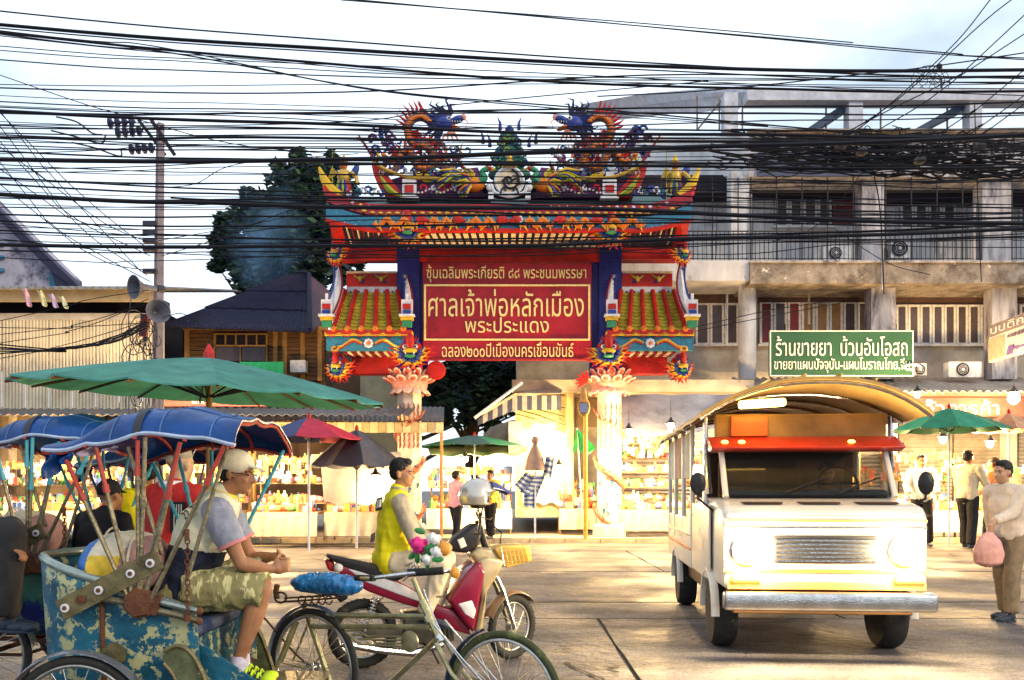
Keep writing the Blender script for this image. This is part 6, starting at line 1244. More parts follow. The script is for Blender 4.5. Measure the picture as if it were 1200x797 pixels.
sock = M('sock_lilac', (.55, .50, .62), .9, scale=20); lime2 = M('shoe_lime', (.55, .75, .02), .5, scale=12); shn = M('shoe_dark', (.03, .04, .06), .6, scale=10)
for S_ in ('L', 'R'):
    a = V(J['an'+S_]); mb = MB(); mb.cyl(a+V((.0, 0, .035)), a+V((0, 0, -.05)), .043, .046, 12); mb.build('sock', sock, t, True)
    mb = MB(); shoe_mb(mb, a+V((0, 0, -.03)), (.96, -.25, -.12), 1.05, 0, 1)
    for k in range(4): p = a+V((.05+.035*k, -.012*k, -.045-.012*k)); mb.tube([p+V((0, .03, -.01)), p+V((0, 0, .012)), p+V((0, -.03, -.01))], .008, 5, mi=2)
    mb.ell(a+V((.18, -.05, -.085)), (.045, .05, .026), mi=2)
    mb.build('shoe', [shn, lime2 if S_ == 'R' else shn, lime2], t, True)
# man in the yellow vest seated on the motorcycle
D1 = 7.25; pm = lambda x, y, d=0: P(x, y, D1+d)
J = dict(pel=pm(458, 655), che=pm(464, 605), nk=pm(467, 575), head=pm(471, 556), shL=pm(462, 588, .18), shR=pm(470, 590, -.19), elL=pm(490, 625, .24), elR=pm(486, 632, -.24), wrL=pm(515, 636, .06), wrR=pm(512, 640, -.14),
         hipL=pm(466, 658, .1), hipR=pm(464, 658, -.1), knL=pm(524, 655, .12), knR=pm(518, 662, -.14), anL=pm(508, 715, .14), anR=pm(498, 718, -.12))
t, q, R = person('man in a bright yellow vest sitting on the motorcycle and looking to the right', 'person', J, (1, -.18, 0), (0, 0, 1), M('skin_warm', (.50, .24, .12), .5, scale=9, bump=.05), .010, handsL=((.8, -.3, -.1), (0, -.4, -1), 1, .8, 1), handsR=((.8, .3, -.1), (0, .4, -1), -1, .8, 1), at=pm(458, 680))
hair(t, q, R)
lsm = M('shirt_khaki', (.48, .38, .26), .85, scale=12); yv = M('vest_yellow', (.88, .74, .01), .75, var=.06, scale=6)
for S_ in ('L', 'R'): garment(t, 'long_sleeve', [lsm], lambda mb, S_=S_: (mb.ell(V(J['sh'+S_]), .083), cap_(mb, J['sh'+S_], J['el'+S_], .08, .062), mb.tube([V(J['el'+S_]), V(J['el'+S_]).lerp(V(J['wr'+S_]), .93)], [.062, .045], 14)), .011, .007)
garment(t, 'yellow_vest', [yv], lambda mb: (torso_mb(mb, J['pel'], J['che'], J['nk'], J['shL'], J['shR'], None, None, .028), mb.ell(V(J['pel'])+V((0, 0, .02)), (.165, .17, .12))), .011, .009, sc=10)
mb = MB(); mb.tube([V(J['nk'])+V((.008+.06*math.cos(a), .07*math.sin(a), .015-.01*math.cos(a))) for a in [k*PI/7 for k in range(14)]], .017, 6, True); mb.build('shirt_collar', lsm, t, True)
A = pm(437, 598, -.14); 
for (x0, y0, x1, y1, nm) in ((442, 582, 449, 597, 'vest_badge'), (441, 606, 452, 614, 'vest_lettering'), (436, 624, 440, 634, 'vest_stripe')):
    mb = MB(); mb.prism([pm(x0, y0+2, -.135), pm(x1, y0, -.20), pm(x1-1, y1, -.205), pm(x0-1, y1+2, -.14)], (-.008, -.008, 0))
    if nm == 'vest_badge': mb.build(nm, M('badge_dark', (.05, .05, .05), .6), t); mb = MB(); mb.prism([pm(x0+1.5, y0+4, -.15), pm(x1-1.5, y0+3, -.205), pm(x1-2.5, y1-3, -.21), pm(x0+1, y1-1, -.155)], (-.012, -.012, 0)); mb.build('badge_face', M('badge_white', (.7, .7, .6), .6), t)
    elif nm == 'vest_stripe': mb.build(nm, MAT['badge_dark'], t)
trz = M('trousers_cream', (.62, .50, .34), .85, scale=8)
garment(t, 'cream_trousers', [trz], lambda mb: (mb.ell(V(J['pel'])+V((.03, 0, -.03)), (.18, .18, .12)), [(cap_(mb, J['hip'+S_], J['kn'+S_], .105, .08), mb.tube([V(J['kn'+S_]), V(J['an'+S_])], [.08, .065], 14)) for S_ in 'LR']), .012, .009)
for S_ in 'LR': mb = MB(); shoe_mb(mb, V(J['an'+S_]), (.95, -.2, -.15), 1, 0, 0); mb.build('shoe', shn, t, True)
# man in red vest standing between the rickshaws
def standing(x, ytop, D, label, face, skin, vestm, sleevem, trm, H=1.7, arms=((.02, .0), (.02, 0)), capm=None, bald=False, lean=0.0, vox=.014, hairmat=None, hand=True, sh_mat=None, group=None, arm_dir=None, longsl=True):
    top = P(x, ytop, D); z0 = 0 if D < 24 else .13; s = (top.z-z0)/1.72; f = V(face).normalized(); r = f.cross(V((0, 0, 1))); b = V((top.x, top.y, z0))
    q = lambda rr, ff, z: b+(r*rr+f*(ff+lean*max(0, z-.9)))*s+V((0, 0, z*s))
    ad = arm_dir or (((.05, -.1), (.1, .1)), ((-.05, -.1), (-.1, .1)))
    J = dict(pel=q(0, 0, .93), che=q(0, 0, 1.25), nk=q(0, 0, 1.44), head=q(0, .02, 1.585), shL=q(-.19, 0, 1.38), shR=q(.19, 0, 1.38), elL=q(-.25+arms[0][0], arms[0][1]*.5-.03, 1.10+abs(arms[0][1])*.12), elR=q(.25+arms[1][0], arms[1][1]*.5-.03, 1.10+abs(arms[1][1])*.12),
             wrL=q(-.24+arms[0][0], arms[0][1]+.03, .86+abs(arms[0][1])*.5), wrR=q(.24+arms[1][0], arms[1][1]+.03, .86+abs(arms[1][1])*.5), hipL=q(-.09, 0, .9), hipR=q(.09, 0, .9), knL=q(-.10, .08, .5), knR=q(.10, -.02, .5), anL=q(-.11, .10, .09), anR=q(.11, -.10, .09))
    t, qq, R = person(label, 'person', J, f, (0, 0, 1), skin, vox, s=s, at=b, group=group, handsL=((f.x*.2, f.y*.2, -1), tuple(r), 1, .5, s) if hand else None, handsR=((f.x*.2, f.y*.2, -1), tuple(-r), -1, .5, s) if hand else None)
    if capm: mb = MB(); mb.ell(qq(0, -.012, .062), (.088*s, .104*s, .082*s), R, nu=18, nv=12); mb.tube([qq(0, .08, .05), qq(0, .16, .03)], [.05*s, .03*s], 12, flat=.15); mb.build('cap', capm, t, True)
    elif not bald: hair(t, qq, R, s, hairmat)
    for S_ in 'LR': garment(t, 'sleeve', [sleevem], lambda mb, S_=S_: (mb.ell(V(J['sh'+S_]), .083*s), cap_(mb, J['sh'+S_], V(J['sh'+S_]).lerp(V(J['el'+S_]), 1 if longsl else .6), .08*s, .066*s), longsl and mb.tube([V(J['el'+S_]), V(J['el'+S_]).lerp(V(J['wr'+S_]), .9)], [.064*s, .047*s], 12)), .016, .006)
    garment(t, 'vest' if vestm is not sleevem else 'shirt', [vestm], lambda mb: (torso_mb(mb, J['pel'], J['che'], J['nk'], J['shL'], J['shR'], None, None, .026, s), mb.ell(V(J['pel'])+V((0, 0, .02)), (.19*s, .16*s, .14*s))), .016, .008, sc=9)
    garment(t, 'trousers', [trm], lambda mb: (mb.ell(V(J['pel'])+V((0, 0, -.04)), (.175*s, .15*s, .12*s)), [(cap_(mb, J['hip'+S_], J['kn'+S_], .105*s, .085*s), mb.tube([V(J['kn'+S_]), V(J['an'+S_])], [.085*s, .075*s], 12)) for S_ in 'LR']), .018, .008)
    for S_ in 'LR': mb = MB(); shoe_mb(mb, V(J['an'+S_]), f, s, 0, 0); mb.build('shoe', shn, t, True)
    return t, qq, R, J
redv = M('vest_red', (.48, .02, .015), .75, scale=8); blkc = M('cloth_black', (.012, .012, .016), .85, scale=8); wcol = M('shirt_white', (.72, .68, .62), .85, scale=8)
t, q, R, J = standing(196, 521, 5.9, 'bald man in a red vest with white collar seen from behind through the rickshaw struts', (.45, .85, 0), M('skin_pale_tan', (.42, .25, .14), .5, scale=9), redv, redv, blkc, bald=True, arms=((0, .15), (0, .15)), lean=.12)
mb = MB(); c = V(J['nk']); mb.tube([c+V((.085*math.cos(a), .085*math.sin(a), .02)) for a in [k*PI/8 for k in range(16)]], .026, 7, True); mb.build('white_collar', wcol, t, True)
mb = MB(); mb.ell(q(0, -.012, .072), (.083, .100, .078), R, nu=18, nv=12); me = remesh(mb, 'cropped_hair', [M('hair_cropped_grey', (.30, .25, .19), .8, scale=30)], .009, 1, off=wl(t)); mlink('cropped_hair', me, t)
mb = MB(); c = V(J['che'])+V((.10, -.16, .0)); mb.box(c, (.10, .05, .20), (.1, 0, .4), mi=0)
for k in range(5): mb.box(c+V((-.03+.016*k, -.03, 0)), (.005, .01, .17), (.1, 0, .4), mi=1)
mb.build('back_emblem', [blkc, wcol], t)
t, q, R, J = standing(172, 535, 6.8, 'dark haired man in a yellow vest standing behind the bald man in red', (-.5, .85, 0), skinm, yv, M('sleeve_pink', (.55, .22, .14), .8), blkc, arms=((.02, .25), (.05, .3)))
# dark jacket person left of them
t, q, R, J = standing(108, 562, 6.3, 'stooping figure in a black jacket behind the main rickshaw', (.3, .95, 0), skinm, blkc, blkc, blkc, lean=.25, arms=((0, .2), (0, .2)), capm=blkc)
# pedestrian on the right edge, carrying a bag, and small market people
psh = M('shirt_peach', (.66, .52, .40), .8, scale=7); ptr = M('trousers_brown', (.24, .17, .10), .85, scale=8)
t, q, R, J = standing(1182, 540, 9.9, 'person in a pale peach shirt and brown trousers walking at the right edge', (-.85, -.35, 0), skinl, psh, psh, ptr, arms=((.06, .42), (.02, -.1)), lean=.10)
w = V(J['wrL']); hb = thing('carrier_bag', 'pale pink carrier bag held by the pedestrian at the right edge', 'bag', w+V((-.03, 0, -.45)))
mb = MB(); mb.lathe(w+V((-.05, 0, -.50)), [(.05, 0), (.15, .04), (.17, .16), (.13, .28), (.05, .37)], 14, sq=.6); mb.tube([w+V((-.09, 0, -.15)), w+V((-.04, 0, -.06)), w+V((0, 0, -.15))], .01, 5)
mlink('bag_body', remesh(mb, 'bag_body', [M('bag_pink', (.68, .33, .27), .5, scale=7)], .014, 1, None, .008, 14, wl(hb)), hb)
mk = [(1080, 533, 22.6, 'market woman with black hair in a pale blouse under the green umbrella', (-.3, -1, 0), wcol), (1134, 528, 21.6, 'market customer in a cream shirt right of the green umbrella pole', (.8, .5, 0), M('shirt_cream2', (.62, .5, .35), .8)), (1165, 536, 21.9, 'shopper in an orange shirt bending over the fruit stall', (-.6, .7, 0), M('shirt_orange', (.55, .25, .1), .8)), (534, 552, 23.4, 'small figure in a pink shirt at the white clothed stall', (.7, .5, 0), M('shirt_pink', (.68, .3, .36), .8)), (575, 551, 24.0, 'stall keeper in a bright yellow shirt below the lane umbrella', (-.6, -.8, 0), M('shirt_yellow', (.75, .6, .05), .8))]
for (x, y, D, l, f, m_) in mk: standing(x, y, D, l, f, skinm, m_, m_, blkc, vox=.022, arms=((.02, .25), (.02, .25)), group='people at the market stalls')
# passenger in the far left rickshaw: only knee and hand reach into the frame
D2 = 5.3; pf = lambda x, y, d=0: P(x, y, D2+d)
J = dict(pel=pf(-75, 640), che=pf(-70, 575), nk=pf(-66, 545), head=pf(-62, 515), shL=pf(-60, 560, .18), shR=pf(-64, 562, -.18), elL=pf(-30, 610, .15), elR=pf(-30, 622, -.2), wrL=pf(0, 628, .0), wrR=pf(6, 640, -.14),
         hipL=pf(-70, 640, .1), hipR=pf(-70, 640, -.1), knL=pf(10, 622, .12), knR=pf(12, 625, -.10), anL=pf(10, 720, .1), anR=pf(6, 722, -.1))
t, q, R = person('passenger in dark trousers in the far left rickshaw, knee and hand just inside the frame', 'person', J, (1, 0, 0), (0, 0, 1), skinm, .012, handsL=((.9, -.2, -.4), (0, 0, -1), 1, .5, 1), handsR=((.9, .1, -.35), (0, 0, -1), -1, .6, 1), at=pf(-70, 660))
hair(t, q, R)
garment(t, 'dark_shirt', [blkc], lambda mb: (torso_mb(mb, J['pel'], J['che'], J['nk'], J['shL'], J['shR'], None, None, .028), [cap_(mb, J['sh'+s], J['el'+s], .08, .065) for s in 'LR']), .016, .007)
garment(t, 'dark_trousers', [M('trousers_charcoal', (.035, .03, .03), .85)], lambda mb: (mb.ell(V(J['pel']), (.18, .18, .13)), [(cap_(mb, J['hip'+s], J['kn'+s], .11, .095), mb.tube([V(J['kn'+s]), V(J['an'+s])], [.095, .07], 12)) for s in 'LR']), .014, .007)
for S_ in 'LR': mb = MB(); shoe_mb(mb, V(J['an'+S_]), (.95, -.2, 0), 1, 0, 0); mb.build('shoe', shn, t, True)
# ------------------------------------------------------------ large green umbrella over the rickshaws
ut = M('canvas_seagreen', (.13, .38, .36), .6, scale=5, worn=((.12, .33, .30), .55, 2.5, .15)); ut2 = M('canvas_seagreen2', (.11, .35, .32), .6, scale=5); uu = M('canvas_under_green', (.24, .36, .15), .6, scale=4); translucent(uu, .5); translucent(ut, .55); translucent(ut2, .55)
umbrella(245, 419, 446, 207, 7.0, [ut, ut2], 'very large sea green umbrella spread above the blue rickshaw canopies', 16, pole_to=0, lean=math.radians(3.3), group=None, leanx=.04, dz=.29, name='large_umbrella', scallop=.07, under=uu)
# ------------------------------------------------------------ wheels
tyrem = M('tyre_rubber', (.025, .024, .022), .8, scale=20, bump=.3, worn=((.11, .10, .05), .58, 6, .1)); rimm = M('rim_steel', (.45, .43, .40), .3, .9, scale=12, worn=((.25, .14, .07), .62, 10, .1)); spok = M('spoke_steel', (.55, .52, .45), .3, .9, scale=20)
def wheel(parent, c, axis, R, wt=.022, nsp=28, spr=.0022, rimw=.016, hub=.03, name='wheel', tmat=None, rim=None):
    c = V(c); ax = V(axis).normalized(); s, u = frame(ax); pt = lambda r, a, o=0: c+(s*math.cos(a)+u*math.sin(a))*r+ax*o; N = 64
    mb = MB(); mb.tube([pt(R-wt, 2*PI*k/N) for k in range(N)], wt, 10, True); 
    w = mb.build(name, tmat or tyrem, parent, True)
    mb = MB()
    for k in range(N*1): 
        if k % 2 == 0 and wt > .03: mb.tube([pt(R-wt*.25, 2*PI*k/N, -wt*.8), pt(R+.002, 2*PI*(k+.6)/N, 0), pt(R-wt*.25, 2*PI*k/N, wt*.8)], .005, 4)
    if mb.v: mb.build('tread', tmat or tyrem, w)
    mb = MB(); mb.tube([pt(R-wt*2-.004, 2*PI*k/N) for k in range(N)], rimw, 8, True, flat=.8); mb.build('rim', rim or rimm, w, True)
    mb = MB(); mb.cyl(c-ax*.05, c+ax*.05, hub*.6, n=10); mb.cyl(c-ax*.035, c-ax*.028, hub, n=12); mb.cyl(c+ax*.028, c+ax*.035, hub, n=12); mb.build('hub', rimm, w, True)
    for k in range(nsp): a = 2*PI*k/nsp; mb = MB(); o = .03*(1 if k % 2 else -1); mb.cyl(pt(hub*.9, a+.9*(1 if (k//2) % 2 else -1), o), pt(R-wt*2, a), spr, n=4); mb.build('spoke', spok, w)
    return w
# ------------------------------------------------------------ cycle rickshaw
bluep = M('rickshaw_paint', (.012, .095, .15), .4, var=.4, scale=3, bump=.35, worn=((.36, .35, .18), .53, 9, .015), spots=((.10, .045, .02), .62, 6, .03)); oldst = M('worn_steel', (.24, .20, .12), .4, .5, var=.4, scale=9, bump=.3, worn=((.10, .045, .02), .55, 7, .1)); tarpb = M('blue_tarp', (.004, .045, .19), .38, var=.4, scale=3, bump=.3, worn=((.03, .12, .30), .6, 2, .15)); cyp = M('cyan_pipe', (.06, .33, .40), .4, scale=14, worn=((.2, .14, .07), .62, 8, .05)); redp = M('red_pipe', (.40, .05, .035), .45, scale=14, worn=((.2, .14, .07), .6, 8, .05)); rustm = M('rust', (.12, .045, .02), .8, scale=14, bump=.5); brass = M('brass_strip', (.16, .13, .06), .45, .4, var=.3, scale=12, worn=((.07, .05, .03), .55, 6, .1))
NY, FY = 4.33, 5.28
def rickshaw():
    t = thing('cycle_rickshaw', 'worn blue and cream cycle rickshaw nearest the camera with a blue tarpaulin canopy', 'rickshaw', (-2.1, 4.8, 0), group='cycle rickshaws parked at the left')
    cx, r = -2.10, (FY-NY)/2; cy = (NY+FY)/2; path = [(-1.60, NY), (-1.75, NY), (-1.9, NY), (-2.0, NY)]+[(cx-r*math.sin(a), cy-r*math.cos(a)) for a in [PI*k/14 for k in range(15)]]+[(-2.0, FY), (-1.9, FY), (-1.75, FY), (-1.60, FY)]
    def zt(x): return .86+.27*min(1, max(0, (-1.62-x)/.86))**.8
    def zb_(x): return .46+.0*x
    n = len(path)-1
    def at_(u, v):
        i = min(n-1, int(u*n)); f = u*n-i; x = path[i][0]*(1-f)+path[i+1][0]*f; y = path[i][1]*(1-f)+path[i+1][1]*f; z0 = .46; sc = 1+.02*math.sin(v*PI); k = 1-.10*(1-v)
        xx = cx+(x-cx)*(k if x < cx else 1)+(.03*(1-v) if x > -1.7 else 0); yy = cy+(y-cy)*sc*(.93+.07*v); return V((xx, yy, z0+(zt(x)-z0)*v))
    mb = MB(); mb.grid(lambda u, v: at_(u, v), 60, 8); body = mb.build('body_shell', bluep, t, True)
    md = body.modifiers.new('thick', 'SOLIDIFY'); md.thickness = .012
    mb = MB(); mb.tube([at_(u/60, 1.0)+V((0, 0, .012)) for u in range(61)], .024, 8); mb.build('rim_pipe', M('rim_pipe', (.30, .34, .30), .3, .7, scale=10, worn=((.15, .09, .05), .58, 8, .08)), t, True)
    for u in (.17, .83): mb = MB(); mb.tube([at_(u, v/6)+V((0, -.012 if u < .5 else .012, 0)) for v in range(7)], .014, 6); mb.build('body_rib', rustm, t)
    mb = MB(); mb.grid(lambda u, v: V((-2.45+.86*u, NY+.06+.83*v, .47)), 2, 2, thick=.03); mb.build('floor_board', rustm, t)
    mb = MB(); mb.bb(-2.35, -1.66, NY+.08, FY-.08, .48, .72); mb.build('seat_box', bluep, t)
    mb = MB(); mb.bb(-2.32, -1.64, NY+.1, FY-.1, .722, .80); o = mb.build('seat_cushion', M('seat_vinyl', (.03, .05, .12), .5, scale=6), t); b = o.modifiers.new('b', 'BEVEL'); b.width = .03; b.segments = 3
    mb = MB(); mb.bb(-1.66, -1.12, NY+.05, FY-.05, .36, .39); mb.build('foot_board', oldst, t)
    mb = MB(); mb.prism([(-1.62, NY+.03, .48), (-1.16, NY+.03, .36), (-1.13, NY+.03, .40), (-1.60, NY+.03, .72)], (0, .02, 0)); mb.build('front_panel', bluep, t)
    # back cushion of coloured cloth panels
    cl = [M('cushion_cream', (.62, .55, .40), .7, scale=7), M('cushion_yellow', (.72, .46, .04), .7, scale=7), M('cushion_blue', (.02, .13, .40), .5, scale=7), M('cushion_mauve', (.36, .20, .19), .7, scale=7)]
    mb = MB(); mb.ell((-2.12, cy-.08, 1.10), (.19, .40, .17), (0, .25, 0), nu=28, nv=18); me = remesh(mb, 'back_cushion', cl, .016, 2, lambda c: 2 if (c.y < 4.5 and c.x < -2.17) else (1 if (c.z < 1.13 and c.x < -2.08) else (3 if c.x > -2.02 else (0 if c.z > 1.16 else 1))), .008, 9, wl(t)); mlink('back_cushion', me, t)
    for dx in (-.09, .05): mb = MB(); mb.tube([V((-2.12+dx+.10*math.cos(a), cy-.08-.40*math.cos(a)*.9, 1.10+.172*math.sin(a)-dx*.2)) for a in [PI*k/14 for k in range(1, 14)]], .006, 5); mb.build('cushion_piping', cl[0], t, True)
    # strip with riveted washers
    A, B = P(70, 716, 4.24), P(186, 655, 4.24); d = (B-A).normalized(); nrm = V((d.z, 0, -d.x)); mb = MB(); w = .052; mb.prism([A-nrm*w, B-nrm*w, B+nrm*w, A+nrm*w], (0, .018, 0)); mb.f = mb.f; st = mb.build('riveted_strip', brass, t)
    for f in (.06, .22, .40, .72, .92): mb = MB(); c = A.lerp(B, f)+V((0, -.008, 0)); R = Matrix.Rotation(PI/2, 3, 'X'); mb.lathe(c, [(.022, -.004), (.022, .004), (.012, .006), (.012, .0)], 12, R, mi=0 if f != .22 else 1); mb.lathe(c+V((0, -.004, 0)), [(.011, -.003), (.010, .004), (.004, .006)], 8, R, mi=1); mb.build('washer', [wht, rustm], st, True)
    hub = P(163, 706, 4.26); hubf = hub+V((0, FY-NY+.1, 0))
    for h, far in ((hub, 0), (hubf, 1)):
        mb = MB(); mb.lathe(h+V((0, .0, 0)), [(.0, -.03), (.075, -.02), (.085, 0), (.07, .02), (0, .03)], 7, Matrix.Rotation(PI/2, 3, 'X')); mb.box(h+V((.04, .01, .0)), (.12, .03, .10), (0, .3, 0)); mb.build('strut_hub', rustm, t)
        for (x1, y1, m_, sp) in ((76, 536, redp, .72), (111, 518, redp, .70), (161, 516, redp, .8), (170, 512, oldst, .6), (211, 518, redp, .66), (266, 516, redp, .74)):
            if far and x1 in (170,): continue
            top = P(x1, y1, 4.26)+V((0, (FY-NY+.1) if far else 0, 0)); b0 = h+V(((x1-163)*.0006, 0, .02)); mid = b0.lerp(top, sp)
            mb = MB(); mb.cyl(b0, mid, .0125, .0115, 8); mb.build('strut', oldst if not far else cyp, t, True)
            mb = MB(); mb.cyl(mid, top, .0115, n=8); mb.cyl(mid-(top-b0).normalized()*.02, mid+(top-b0).normalized()*.02, .017, n=8); mb.build('strut_sleeve', m_ if not far else cyp, t, True)
    for (a, b) in (((268, 516), (216, 690)), ((150, 524), (190, 650)), ((210, 520), (176, 655))): mb = MB(); mb.cyl(P(*a, 4.30), P(*b, 4.28), .011, n=7); mb.build('cross_strut', oldst, t, True)
    for k, (a, b) in enumerate((((166, 700), (233, 716)), ((166, 711), (232, 727)), ((112, 700), (160, 708)))): mb = MB(); mb.cyl(P(*a, 4.28), P(*b, 4.28), .017, n=8); mb.build('arm_rail', MAT['rim_pipe'] if k == 0 else oldst, t, True)
    for (x, y) in ((234, 716), (233, 728)): mb = MB(); mb.ell(P(x, y, 4.28), (.02, .02, .02)); mb.build('rail_end', rustm, t)
    # chain of links
    lk = MB(); lk.tube([V((.011*math.cos(a), 0, .017*math.sin(a))) for a in [q*PI/5 for q in range(10)]], .0035, 5, True); me = lk.mesh('chain_link', rustm)
    for k in range(15): o = mlink('chain_link', me, t, P(219.5+.3*math.sin(k), 634+k*6.1, 4.25)-wl(t)); o.rotation_euler = (0, 0, (k % 2)*PI/2+.2)
    mb = MB(); mb.cyl(P(219, 620, 4.25), P(219, 634, 4.25), .012, n=7); mb.cyl(P(219, 720, 4.25), P(219, 728, 4.25), .018, n=7); mb.build('chain_pin', rustm, t)
    # round lamp plate, curved front wing
    mb = MB(); mb.lathe(P(133, 768, 4.30), [(.0, -.01), (.06, -.008), (.065, 0), (.06, .02)], 20, Matrix.Rotation(PI/2, 3, 'X')); mb.build('round_plate', brass, t, True)
    for y0 in (NY-.05, FY+.02):
        o_ = curve([P(x, y, 4.26) for x, y in ((190, 764), (207, 758), (222, 766), (236, 790), (250, 830), (262, 870))], 0, steps=5); i_ = curve([P(x, y, 4.26) for x, y in ((190, 778), (200, 790), (212, 815), (222, 850), (236, 880), (262, 885))], 0, steps=5)
        off = V((0, y0-4.26, 0)); mb = MB(); n_ = len(o_); mb.add([p+off for p in o_]+[p+off for p in i_]+[p+off+V((0, .03, 0)) for p in o_+i_], [(k, k+1, n_+k+1, n_+k) for k in range(n_-1)]+[(2*n_+k+1, 2*n_+k, 3*n_+k, 3*n_+k+1) for k in range(n_-1)]); w_ = mb.build('front_wing', M('wing_moss', (.10, .11, .05), .7, var=.4, scale=8, worn=((.3, .28, .15), .6, 12, .05)), t); mb = MB(); mb.tube([p+off for p in o_], .012, 6); mb.tube([p+off for p in i_], .010, 6); mb.build('wing_edge', brass, w_, True)
    # wheels with mudguards
    for y in (NY-.16, FY+.16):
        c = V((-2.13, y, .345)); wheel(t, c, (0, 1, 0), .345, .022, 28)
        mb = MB(); pr = [V((c.x+.375*math.cos(a), y, c.z+.375*math.sin(a))) for a in [math.radians(12+k*8) for k in range(20)]]; mb.grid(lambda u, v: pr[min(19, int(u*19))]+V((0, .07*(v-.5), -.012*abs(v-.5)*2)), 19, 4, thick=.006); mb.build('mudguard', M('mudguard_steel', (.35, .36, .40), .25, .8, scale=8, worn=((.2, .12, .1), .6, 6, .1)), t, True)
    mb = MB(); mb.cyl((-2.13, NY-.2, .345), (-2.13, FY+.2, .345), .018, n=8); mb.cyl((-2.4, NY+.1, .43), (-1.2, NY+.1, .36), .018, n=6); mb.cyl((-2.4, FY-.1, .43), (-1.2, FY-.1, .36), .018, n=6); mb.build('axle', rustm, t)
    for y in (NY+.12, FY-.12): mb = MB(); mb.tube([V((-2.45, y, .36)), V((-2.2, y, .30)), V((-2.0, y, .30)), V((-1.8, y, .36))], .022, 4, flat=.5); mb.build('leaf_spring', rustm, t)
    # canopy
    pr = [(-2.34, 1.72, 1.67), (-2.25, 1.81, 1.70), (-2.2, 1.88, 1.725), (-1.95, 1.93, 1.735), (-1.75, 1.925, 1.735), (-1.55, 1.90, 1.73), (-1.38, 1.86, 1.715)]
    def cn(u, v):
        x = -2.34+.96*u; k = u*(len(pr)-1); i = min(len(pr)-2, int(k)); f = k-i; zt_ = pr[i][1]*(1-f)+pr[i+1][1]*f; ze = pr[i][2]*(1-f)+pr[i+1][2]*f
        a = (v-.5)*2; h = (1-abs(a)**2.6); z = ze+(zt_-ze)*h; y = cy+(FY-NY+.18)/2*math.sin(a*PI/2*.92)*1.0
        p = V((x, y, z)); w = .036*(1-2*abs(noise.noise(V((x*3.4+y, y*2.6, 1)))))+.012*math.sin(x*9+y*13)*(abs(a)**2); w += -.02*abs(math.sin(u*PI*3))*(1-abs(a)) ; return p+V((0, 0, w))
    mb = MB(); mb.grid(cn, 60, 40, thick=.010); mb.build('canopy', tarpb, t, True)
    for v in (0.012, .988): mb = MB(); mb.tube([cn(u/30, v)+V((0, 0, -.01)) for u in range(31)], .011, 6); mb.build('canopy_hem', M('hem_pale', (.35, .42, .55), .7, scale=8), t, True)
    for u in (.01, .22, .48, .74, .985): mb = MB(); mb.tube([cn(u, v/20)+V((0, 0, -.022)) for v in range(21)], .011, 6); mb.build('canopy_hoop', redp, t, True)
    for v in (.04, .96): mb = MB(); mb.tube([cn(u/20, v)+V((0, 0, -.03)) for u in range(21)], .011, 6); mb.build('canopy_side_bar', redp, t, True)
    def flap(x0, x1, z0, h, nm, m_, yy): mb = MB(); mb.grid(lambda u, v: V((x0+(x1-x0)*u+.015*math.sin(v*7), yy+.03*math.sin(u*11+v*3), z0-h*v*(.75+.25*math.sin(u*5+1)))), 16, 8, thick=(0, .006, 0)); mb.build(nm, m_, t, True)
    flap(-2.36, -2.20, 1.70, .15, 'hanging_flap', tarpb, NY-.06); flap(-2.20, -1.98, 1.72, .055, 'torn_lining', M('lining_mauve', (.35, .28, .36), .7, scale=9, worn=((.02, .06, .25), .55, 7, .05)), NY-.05); flap(-1.98, -1.90, 1.72, .12, 'hanging_flap', tarpb, NY+.1)
    mb = MB(); mb.grid(lambda u, v: cn(.47+.045*u, .0+.22*v)+V((0, -.004, .010)), 4, 8, thick=.004); mb.build('canopy_strap', M('strap_black', (.03, .03, .04), .6), t, True)
    for u in (.35, .61, .87): mb = MB(); mb.tube([cn(u, v/24)+V((0, 0, .004)) for v in range(25)], .004, 5); mb.build('canopy_seam', M('seam_blue', (.06, .14, .32), .6), t, True)
    for v in (.3, .7): mb = MB(); mb.tube([cn(u/40, v)+V((0, 0, .004)) for u in range(41)], .004, 5); mb.build('canopy_seam', MAT['seam_blue'], t, True)
    for k in range(9): mb = MB(); p = at_(.03+.11*k, .9)+V((0, -.006 if k < 4 else .004, 0)); mb.ell(p, (.009, .009, .009), nu=6, nv=4); mb.build('rivet', rustm, t)
    return t
r1 = rickshaw()
r2 = copy_tree(r1); r2.location = r1.location+V((-1.32, 1.35, .08)); r2['label'] = 'second cycle rickshaw with cyan struts, behind and left of the nearest one'
r3 = copy_tree(r1); r3.location = r1.location+V((-1.25, 2.75, 0)); r3['label'] = 'third cycle rickshaw mostly hidden behind the first, showing dark struts'
pt2 = M('rickshaw_green', (.03, .12, .09), .5, var=.3, scale=4, worn=((.28, .22, .10), .58, 6, .03), spots=((.01, .02, .16), .55, 2, .04)); dkp = M('dark_grey_pipe', (.10, .10, .13), .4, .5)
for o in KIDS(r2):
    nm = o.name.split('.')[0]
    if nm in ('body_shell', 'front_panel', 'seat_box', 'strut_sleeve', 'strut', 'canopy_side_bar'):
        o.data = o.data.copy(); o.data.materials[0] = {'strut_sleeve': cyp, 'strut': o.data.materials[0], 'canopy_side_bar': redp}.get(nm, pt2)
for o in KIDS(r3):
    nm = o.name.split('.')[0]
    if nm in ('strut_sleeve', 'strut'): o.data = o.data.copy(); o.data.materials[0] = dkp
    if nm == 'body_shell': o.data = o.data.copy(); o.data.materials[0] = pt2
